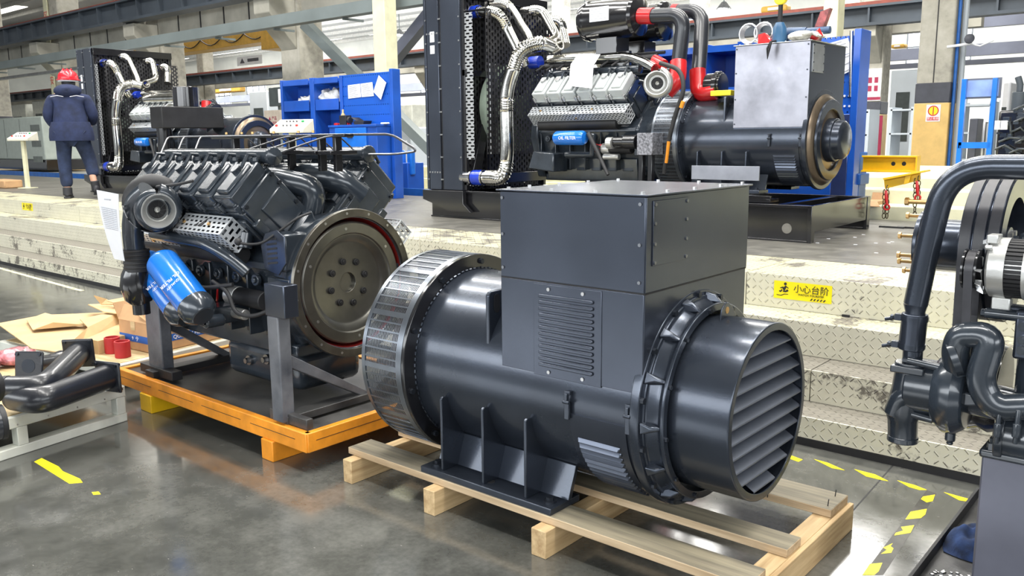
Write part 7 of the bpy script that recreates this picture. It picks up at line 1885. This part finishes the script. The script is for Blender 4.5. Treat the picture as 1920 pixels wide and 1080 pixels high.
    m.lathe([(0, 0.125), (0, 0.155), (0.012, 0.155), (0.012, 0.125)], (0, 0.145, 1.635), (0, 0, 1), 28)
    for k in (-0.05, 0, 0.05): m.tube(arc((k, 0.14, 1.665), (0, 1, 0), (0, 0, 1), 0.128 if k else 0.128, PI * 0.15, PI * 0.85, 10), 0.008, 6)
    hm = m.build('helmet', HELMET, t, angle=60)
    m = MB(); m.tube(arc((0, 0.145, 1.625), (1, 0, 0), (0, 1, 0), 0.128, PI * 1.1, PI * 1.9, 12), 0.010, 6); m.build('helmet_band', PAPER, hm)
    m = MB(); m.sphere((0, 0.13, 1.60), 0.095, 16, (0.95, 1.0, 1.0)); m.build('hair', BLACKM, t)
    for sx in (-1, 1):
        m = MB(); y0 = 0.24 if sx < 0 else 0.29; z0 = 0.965 if sx < 0 else 1.005
        m.sphere((sx * 0.21, y0, z0), 0.04, 10, (0.5, 1.1, 0.9))
        for k in range(4): m.tube([(sx * (0.215 - k * 0.004), y0 + 0.02, z0 - 0.024 + k * 0.018), (sx * 0.20, y0 + 0.065 - abs(k - 1.5) * .006, z0 - 0.03 + k * 0.018), (sx * 0.185, y0 + 0.08 - abs(k - 1.5) * .008, z0 - 0.045 + k * 0.016)], [0.010, 0.009, 0.007], 8)
        m.tube([(sx * 0.19, y0 - 0.01, z0 + 0.02), (sx * 0.17, y0 + 0.03, z0 + 0.02), (sx * 0.165, y0 + 0.055, z0 + 0.005)], [0.011, 0.010, 0.008], 8)
        m.build('hand', SKIN, t, angle=80)
    return t
person()

# ------------------------------------------------------------------ far left: grey canopy set on its plinth
YQ = 9.6
zf = W(60, 322, y=YQ - 0.6).z
struct(MB().box(-60, -15.2, YQ - 0.6, YQ + 2.4, 0, zf - 0.05).build('trim_91', mat('plinth_grey', (0.34, 0.34, 0.31), rough=0.35), smooth=False))
struct(MB().box(-60, -15.2, YQ - 0.61, YQ - 0.58, zf - 0.15, zf - 0.0).build('trim_92', STANDBLUE, smooth=False))
a = W(85, 300, y=YQ); b = W(85, 217, y=YQ)
t = thing('canopy_generator', 'pale grey enclosed generator canopy with louvred end at the far left edge', 'generator', (a.x - 1.8, YQ, zf)); xf = off(t.location)
cb = MB(xf).box(a.x - 3.6, a.x, YQ, YQ + 1.3, a.z, b.z).build('canopy', GREYCAN, t, bevel=0.03)
MB(xf).box(a.x - 3.6, a.x, YQ + 0.02, YQ + 1.28, zf, a.z).build('base_skid', BLACK, t, bevel=0.01)
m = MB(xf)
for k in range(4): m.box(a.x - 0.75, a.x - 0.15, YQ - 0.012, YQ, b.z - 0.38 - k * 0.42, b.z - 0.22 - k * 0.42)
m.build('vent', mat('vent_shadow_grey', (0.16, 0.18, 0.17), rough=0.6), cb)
m = MB(xf); m.box(a.x - 1.5, a.x - 1.49, YQ - 0.004, YQ, a.z + 0.05, b.z - 0.05); m.box(a.x - 2.6, a.x - 2.59, YQ - 0.004, YQ, a.z + 0.05, b.z - 0.05); m.build('panel_gap', BLACKM, cb)
p = W(15, 352, z=PZT)
tag(MB().box(-0.5, 0.28, -0.15, 0.15, 0, 0.14).build('carton', CARDD, loc=(p.x, p.y, PZT), bevel=0.02), 'small brown carton lying on the platform at the far left edge', 'carton')
p = W(4, 352, z=PZT)
tag(MB().box(-0.55, 0.10, -0.13, 0.12, 0, 0.13).build('paper_sack', PAPER, loc=(p.x - 0.3, p.y - 0.32, PZT), bevel=0.05, seg=3), 'white paper sack in front of the small brown carton', 'sack')
# orange lamp, red fittings on the far left column
p = W(88, 257, y=10.7)
tag(MB().box(-0.12, 0.12, -0.1, 0.1, -0.25, 0.25).build('extinguisher_box', ORANGE, loc=p, bevel=0.02), 'small orange-red box on the edge of the canopy column', 'box')

# ------------------------------------------------------------------ right background
YY = 8.9
# yellow lifting beam on a blue stand
YLB = 7.85
t = thing('lifting_beam', 'bright yellow steel lifting beam with two bolt holes, resting on the blue stand', 'lifting beam', (W(1665, 320, y=YLB).x, YLB, W(1665, 322, y=YLB).z)); xf = off(t.location)
a = W(1617, 322, y=YLB); b = W(1720, 292, y=YLB)
MB(xf).box(a.x, b.x, YLB, YLB + 0.012, a.z, b.z).build('web', YEL, t)
for z in (a.z, b.z - 0.015): MB(xf).box(a.x, b.x, YLB - 0.04, YLB + 0.06, z, z + 0.015).build('flange', YEL, t, bevel=0.002)
MB(xf).box(b.x, b.x + 0.012, YLB - 0.04, YLB + 0.06, a.z, b.z).build('end_plate', YEL, t)
m = MB(xf)
for u in (1675, 1695): q = W(u, 307, y=YLB); m.cyl((q.x, YLB - 0.002, q.z), (q.x, YLB, q.z), 0.018, n=16)
m.build('hole', BLACKM, t)
t = thing('hoist_stand', 'blue steel hoist stand just right of the pegboard cabinet', 'stand', (W(1608, 370, y=YLB + 0.1).x, YLB + 0.1, PZT)); xf = off(t.location)
q0 = W(1600, 285, y=YLB + 0.1); q1 = W(1617, 285, y=YLB + 0.1)
MB(xf).box(q0.x - 0.02, q1.x, YLB + 0.05, YLB + 0.25, PZT, q0.z).build('column', STANDBLUE, t, bevel=0.01)
MB(xf).box(q0.x - 0.02, q1.x + 0.02, YLB + 0.03, YLB + 0.27, a.z - 0.12, a.z - 0.02).build('collar', STANDBLUE, t, bevel=0.01)
# spreader with chains
YS_ = 7.5
t = thing('chain_spreader', 'small yellow spreader bar carrying red hooks and steel chains below the lifting beam', 'spreader', (W(1690, 345, y=YS_).x, YS_, W(1690, 345, y=YS_).z)); xf = off(t.location)
def quadbar(nm, cs, y, d, mt):
    P = [W(u, v, y=y) for u, v in cs]; m = MB(xf); m.add(P + [q + Vector((0, d, 0)) for q in P], [(0, 1, 2, 3), (7, 6, 5, 4), (0, 4, 5, 1), (1, 5, 6, 2), (2, 6, 7, 3), (3, 7, 4, 0)]); return m.build(nm, mt, t, bevel=0.002)
quadbar('bar', [(1657, 336), (1725, 322), (1724, 338), (1659, 354)], YS_, 0.03, YEL)
quadbar('top_plate', [(1655, 334), (1735, 319), (1736, 322), (1657, 338)], YS_ - 0.05, 0.14, YEL)
quadbar('rib', [(1697, 330), (1708, 328), (1704, 343), (1694, 346)], YS_ - 0.03, 0.03, YEL)
def chain(nm, u, v0, v1, y):
    m = MB(xf); a = W(u, v0, y=y); b = W(u - 1, v1, y=y); n = int((a.z - b.z) / 0.036)
    for i in range(n):
        c = a.lerp(b, (i + .5) / n); d = Vector((1, 0, 0)) if i % 2 else Vector((0.3, 0.95, 0))
        m.tube([c + d * (0.013 * math.cos(t_)) + Vector((0, 0, 0.023 * math.sin(t_))) for t_ in [k * 2 * PI / 10 for k in range(10)]], 0.0042, 6, closed=True)
    return m.build(nm, CHAIN, t)
for u, v0, v1 in ((1658, 356, 409), (1664, 348, 409), (1716, 335, 406), (1723, 330, 375)): chain('chain', u, v0, v1, YS_)
for u, v0, v1 in ((1661, 357, 384), (1719, 339, 366)):
    m = MB(xf); a = W(u, v0, y=YS_ - 0.03); b = W(u + 2, v1, y=YS_ - 0.03); m.tube([a, a.lerp(b, .5), b], [0.010, 0.014, 0.010], 8); m.tube([b + Vector((0.022 * math.cos(k * 2 * PI / 12), 0, -0.02 + 0.022 * math.sin(k * 2 * PI / 12))) for k in range(12)], 0.007, 6, closed=True)
    m.build('hook', RED, t)
o = thing('flange_coupling', 'brass-coloured bolts lying over the chain by the coolant pipe', 'bolt', (W(1712, 376, y=7.45).x, 7.45, W(1712, 378, y=7.45).z))
m = MB(); m.cyl((-0.06, 0, 0), (0.12, 0, 0.0), 0.018, n=10); m.cyl((-0.06, 0, 0), (-0.03, 0, 0), 0.032, n=6); m.build('bolt', BRASS, o)
# cartons by the skid
for (u0, v0, u1, v1, l, dx) in ((1612, 369, 1645, 408, 'open brown carton on the platform right of the cabinet', 0.0), ):
    a = W(u0, 409, z=PZT); b = W(u1, v0, y=a.y)
    o = thing('carton', l, 'carton', (a.x, a.y, PZT)); w_ = b.x - a.x
    MB().box(0, w_, 0, 0.3, 0, 0.16).build('carton_body', CARDD, o)
    MB().hexa([(0, 0, 0.16), (w_, 0, 0.16), (w_ + 0.06, -0.10, 0.12), (0.05, -0.10, 0.12), (0, 0, 0.165), (w_, 0, 0.165), (w_ + 0.06, -0.10, 0.125), (0.05, -0.10, 0.125)]).build('flap', CARDD, o)
    MB().hexa([(0, 0.3, 0.16), (w_, 0.3, 0.16), (w_ + 0.02, 0.34, 0.26), (0.0, 0.34, 0.26), (0, 0.305, 0.16), (w_, 0.305, 0.16), (w_ + 0.02, 0.345, 0.26), (0.0, 0.345, 0.26)]).build('flap', CARDD, o)
p = W(1680, 410, z=PZT); t = thing('white_box', 'flat white box with a red end lying on the platform below the chains', 'box', (p.x, p.y, PZT), rz=-0.2)
MB().box(-0.05, 0.25, -0.1, 0.1, 0, 0.05).build('box_body', PAPER, t); MB().box(-0.13, -0.05, -0.1, 0.1, 0, 0.05).build('red_end', RED, t)
for (u, v, l) in ((1672, 427, 'short black bar lying on the mat, left one'), (1706, 428, 'short black bar lying on the mat beside the coolant pipe')):
    p = W(u, v, z=PZT); tag(MB().box(-0.1, 0.1, -0.02, 0.02, 0, 0.012).build('steel_bar', BLACKM, loc=(p.x, p.y, PZT)), l, 'bar')
p = W(1612, 463, z=PZT)
for i in range(9):
    q = W(random.uniform(1500, 1700), random.uniform(440, 482), z=PZT)
    tag(MB().box(-0.012, 0.012, -0.006, 0.006, 0, 0.002).build('paper_scrap', PAPER, loc=(q.x, q.y, PZT)), 'tiny white scrap lying on the dark platform mat', 'litter', 'white scraps on the platform mat')
# blue frame rack
YR = 10.6
t = thing('equipment_rack', 'tall blue steel frame with a glazed top panel behind the coolant pipe', 'frame', (W(1830, 400, y=YR).x, YR, 1.03)); xf = off(t.location)
def bar(nm, u0, v0, u1, v1, wpx, y, mt, d=0.06):
    w_ = wpx / 1610 * 9.6; A = W(u0, v0, y=y); B = W(u1, v1, y=y); m = MB(xf); m.hexa([A + Vector((-w_ / 2, 0, 0)), A + Vector((w_ / 2, 0, 0)), A + Vector((w_ / 2, d, 0)), A + Vector((-w_ / 2, d, 0)), B + Vector((-w_ / 2, 0, 0)), B + Vector((w_ / 2, 0, 0)), B + Vector((w_ / 2, d, 0)), B + Vector((-w_ / 2, d, 0))]); return m.build(nm, mt, t, bevel=0.003)
bar('upright', 1808, 148, 1789, 394, 8, YR, CABBLUEL); bar('upright', 1866, 146, 1852, 300, 8, YR, CABBLUEL)
A = W(1796, 278, y=YR); B = W(1857, 270, y=YR); MB(xf).box(A.x, B.x, YR, YR + 0.05, A.z - 0.0, B.z + 0.02).build('cross_bar', CABBLUEL, t)
A = W(1808, 182, y=YR); B = W(1872, 148, y=YR); MB(xf).box(A.x, B.x, YR + 0.06, YR + 0.07, A.z, B.z).build('top_panel', mat('pale_blue_sheet', (0.22, 0.32, 0.62), rough=0.3), t)
MB(xf).box(A.x - 0.02, B.x + 0.02, YR + 0.07, YR + 0.09, A.z - 0.02, B.z + 0.02).build('panel_rim', GIRDERM, t)
# black engine with exhaust stack at the right edge
YE = 11.2; A = W(1862, 330, y=YE); B = W(1960, 205, y=YE); zf2 = 1.03
t = thing('black_engine', 'black engine with an upright exhaust stack at the right edge of the background', 'engine', (A.x + 0.3, YE, zf2)); xf = off(t.location)
m = MB(xf); m.box(A.x, B.x, YE, YE + 0.7, zf2, B.z); bb = m.build('engine_block', BLACK, t, bevel=0.03)
m = MB(xf)
for i in range(46):
    x = random.uniform(A.x, B.x - 0.1); z = random.uniform(A.z, B.z); s_ = random.uniform(0.02, 0.07)
    m.box(x, x + s_, YE - random.uniform(0.02, 0.1), YE, z, z + s_ * random.uniform(.5, 1.2))
for i in range(14):
    x = random.uniform(A.x, B.x - 0.2); z = random.uniform(A.z, B.z); m.tube([(x, YE - 0.08, z), (x + 0.1, YE - 0.1, z + 0.05), (x + random.uniform(.1, .3), YE - 0.06, z + random.uniform(-.15, .15))], 0.014, 8)
m.build('engine_fittings', ENG, bb, bevel=0.004)
m = MB(xf)
for u in (1870, 1882): q = W(u, 243, y=YE - 0.1); m.box(q.x - 0.035, q.x + 0.035, YE - 0.13, YE - 0.08, q.z, q.z + 0.10)
m.build('pale_filter', PAPER, bb)
m = MB(xf); q = W(1905, 210, y=YE); w = W(1905, 172, y=YE); m.cyl((q.x, YE + 0.1, q.z), (q.x, YE + 0.1, w.z), 0.075, n=20); m.tube([(q.x, YE + 0.1, w.z), (q.x, YE + 0.1, w.z + 0.08), (q.x - 0.03, YE + 0.1, w.z + 0.17)], 0.035, 14); m.build('exhaust_stack', GIRDER, t, bevel=0.006)
t = thing('radiator_pack', 'dark upright radiator pack standing inside the blue frame', 'radiator', (W(1832, 300, y=11.6).x, 11.6, 1.03)); xf = off(t.location)
A = W(1812, 300, y=11.6); B = W(1834, 222, y=11.6); MB(xf).box(A.x, B.x, 11.6, 11.9, 1.03, B.z).build('core', BANDK, t, bevel=0.01)
A = W(1836, 300, y=11.6); B = W(1850, 228, y=11.6); MB(xf).box(A.x, B.x, 11.6, 11.8, 1.03, B.z).build('tank', ZINC, t, bevel=0.02)
# far racks with bins and machines (between and right of the columns)
rk = 0
RACKC = [('white', PAPER), ('pale grey', ZINC), ('blue', CABBLUEL), ('cream', CONSOLE), ('dark', BLACKM), ('red', REDP), ('brown', CARDD), ('grey green', GREYCAN)]
def rack(label, u0, u1, vtop, y, seed, lv=4):
    rnd = random.Random(seed); A = W(u0, 300, y=y); B = W(u1, vtop, y=y); H = B.z
    t = thing('storage_rack', label, 'rack', ((A.x + B.x) / 2, y, 0)); xf = off(t.location)
    for x in (A.x, B.x): MB(xf).box(x - 0.04, x + 0.04, y, y + 0.8, 0, H).build('upright', WALLB, t)
    L = []
    for k in range(lv): z = 0.3 + (H - 0.35) * k / (lv - 1); L.append(z); MB(xf).box(A.x, B.x, y, y + 0.8, z - 0.04, z).build('shelf', WALLB, t)
    for k, z in enumerate(L[:-1]):
        x = A.x + 0.1; gap = (L[1] - L[0]) - 0.1; i = 0
        while x < B.x - 0.35:
            w = rnd.uniform(0.22, 0.7); nm, mt = rnd.choice(RACKC); h = rnd.uniform(0.35, 0.95) * gap
            if x + w > B.x - 0.06: break
            o = MB().box(0, w, 0, 0.5, 0, h).build('storage_bin', mt, loc=(x, y + 0.05, z), bevel=0.02)
            tag(o, '%s bin on %s, shelf %s from the bottom' % (nm, label.split(' with ')[0].replace('tall ', ''), ['first', 'second', 'third', 'fourth', 'fifth'][k]), 'bin', 'bins on the far racks')
            x += w + rnd.uniform(0.03, 0.2)
rack('tall far rack between the two yellow columns with mixed bins', 1664, 1712, 200, 23.0, 3)
rack('tall far rack just right of the big column with mixed bins', 1790, 1860, 190, 21.0, 5)
rack('tall far rack behind the black engine with mixed bins', 1868, 1935, 185, 20.5, 9)
rack('tall far rack left of the white-notice column with mixed bins', 1606, 1628, 205, 23.0, 12)
def machine(label, u0, v0, u1, v1, y, mt, d=1.2, name='machine_tool', zb=0, top=None):
    A = W(u0, v1, y=y); B = W(u1, v0, y=y); t = thing(name, label, 'machine', ((A.x + B.x) / 2, y, zb)); xf = off(t.location)
    MB(xf).box(A.x, B.x, y, y + d, zb, B.z).build('cabinet', mt, t, bevel=0.04)
    MB(xf).box(A.x + (B.x - A.x) * .25, A.x + (B.x - A.x) * .75, y - 0.03, y, zb + (B.z - zb) * .35, zb + (B.z - zb) * .8).build('door_window', DARKSCR if top is None else top, t)
    return t
machine('pale machine cabinet with a poster seen through the gap left of the radiator', 742, 238, 770, 285, 16, WALLB, top=PAPER)
machine('white machine hood behind the cream post', 745, 195, 772, 230, 22, WHITEP)
machine('pale blue-grey machine far behind, between the shelf unit and the crane', 470, 170, 500, 230, 22, WALLB)
machine('white rounded machine with dark slats behind the worker, right one', 62, 188, 82, 215, 24, WHITEP)
machine('white machine behind the grey canopy', 18, 195, 46, 215, 24, WHITEP)
machine('white wall cabinet far right of the column above the racks', 1877, 152, 1896, 170, 19, PAPER)
machine('long pale grey duct box between the two yellow columns', 1668, 130, 1722, 180, 30, WALLB)
p = W(760, 320, y=10)
# blue lift behind the gap
t = thing('pallet_lifter', 'small blue lifter with two upright arms in the gap beside the radiator', 'lifter', (W(755, 330, y=9.2).x, 9.2, 0)); xf = off(t.location)
for u in (749, 766): q = W(u, 282, y=9.2); MB(xf).box(q.x - 0.05, q.x + 0.05, 9.2, 9.3, 0.9, q.z).build('arm', CABBLUEL, t, bevel=0.02)
q0 = W(745, 300, y=9.2); q1 = W(768, 300, y=9.2); MB(xf).box(q0.x, q1.x, 9.15, 9.5, 0, W(755, 305, y=9.2).z).build('lifter_base', CABBLUE, t, bevel=0.01)
tag(MB().box(W(735, 355, y=8.6).x, W(812, 355, y=8.6).x, 8.6, 8.64, 0, W(735, 352, y=8.6).z).build('blue_rail', STANDBLUE), 'low blue rail behind the platform in the gap beside the radiator', 'rail')
# safety gear on the big column
p = W(1805, 86, y=17.0); t = thing('wall_fan', 'white bracket with a dark fan on the right side of the big column', 'fan', (p.x, 17.0, p.z))
m = MB(); m.cyl((-0.25, 0, 0), (0.15, 0, 0.03), 0.025, n=8); m.tube([(0.1, 0, 0.03), (0.3, -0.1, -0.03), (0.5, -0.1, 0.05)], 0.015, 8); m.build('bracket', PAPER, t)
m = MB(); m.lathe([(0, 0), (0, 0.08), (0.05, 0.08), (0.07, 0.03), (0.07, 0)], (0.12, -0.1, 0.10), (0.3, -0.9, 0.1), 20, closed=False); m.build('fan_head', BANDK, t)
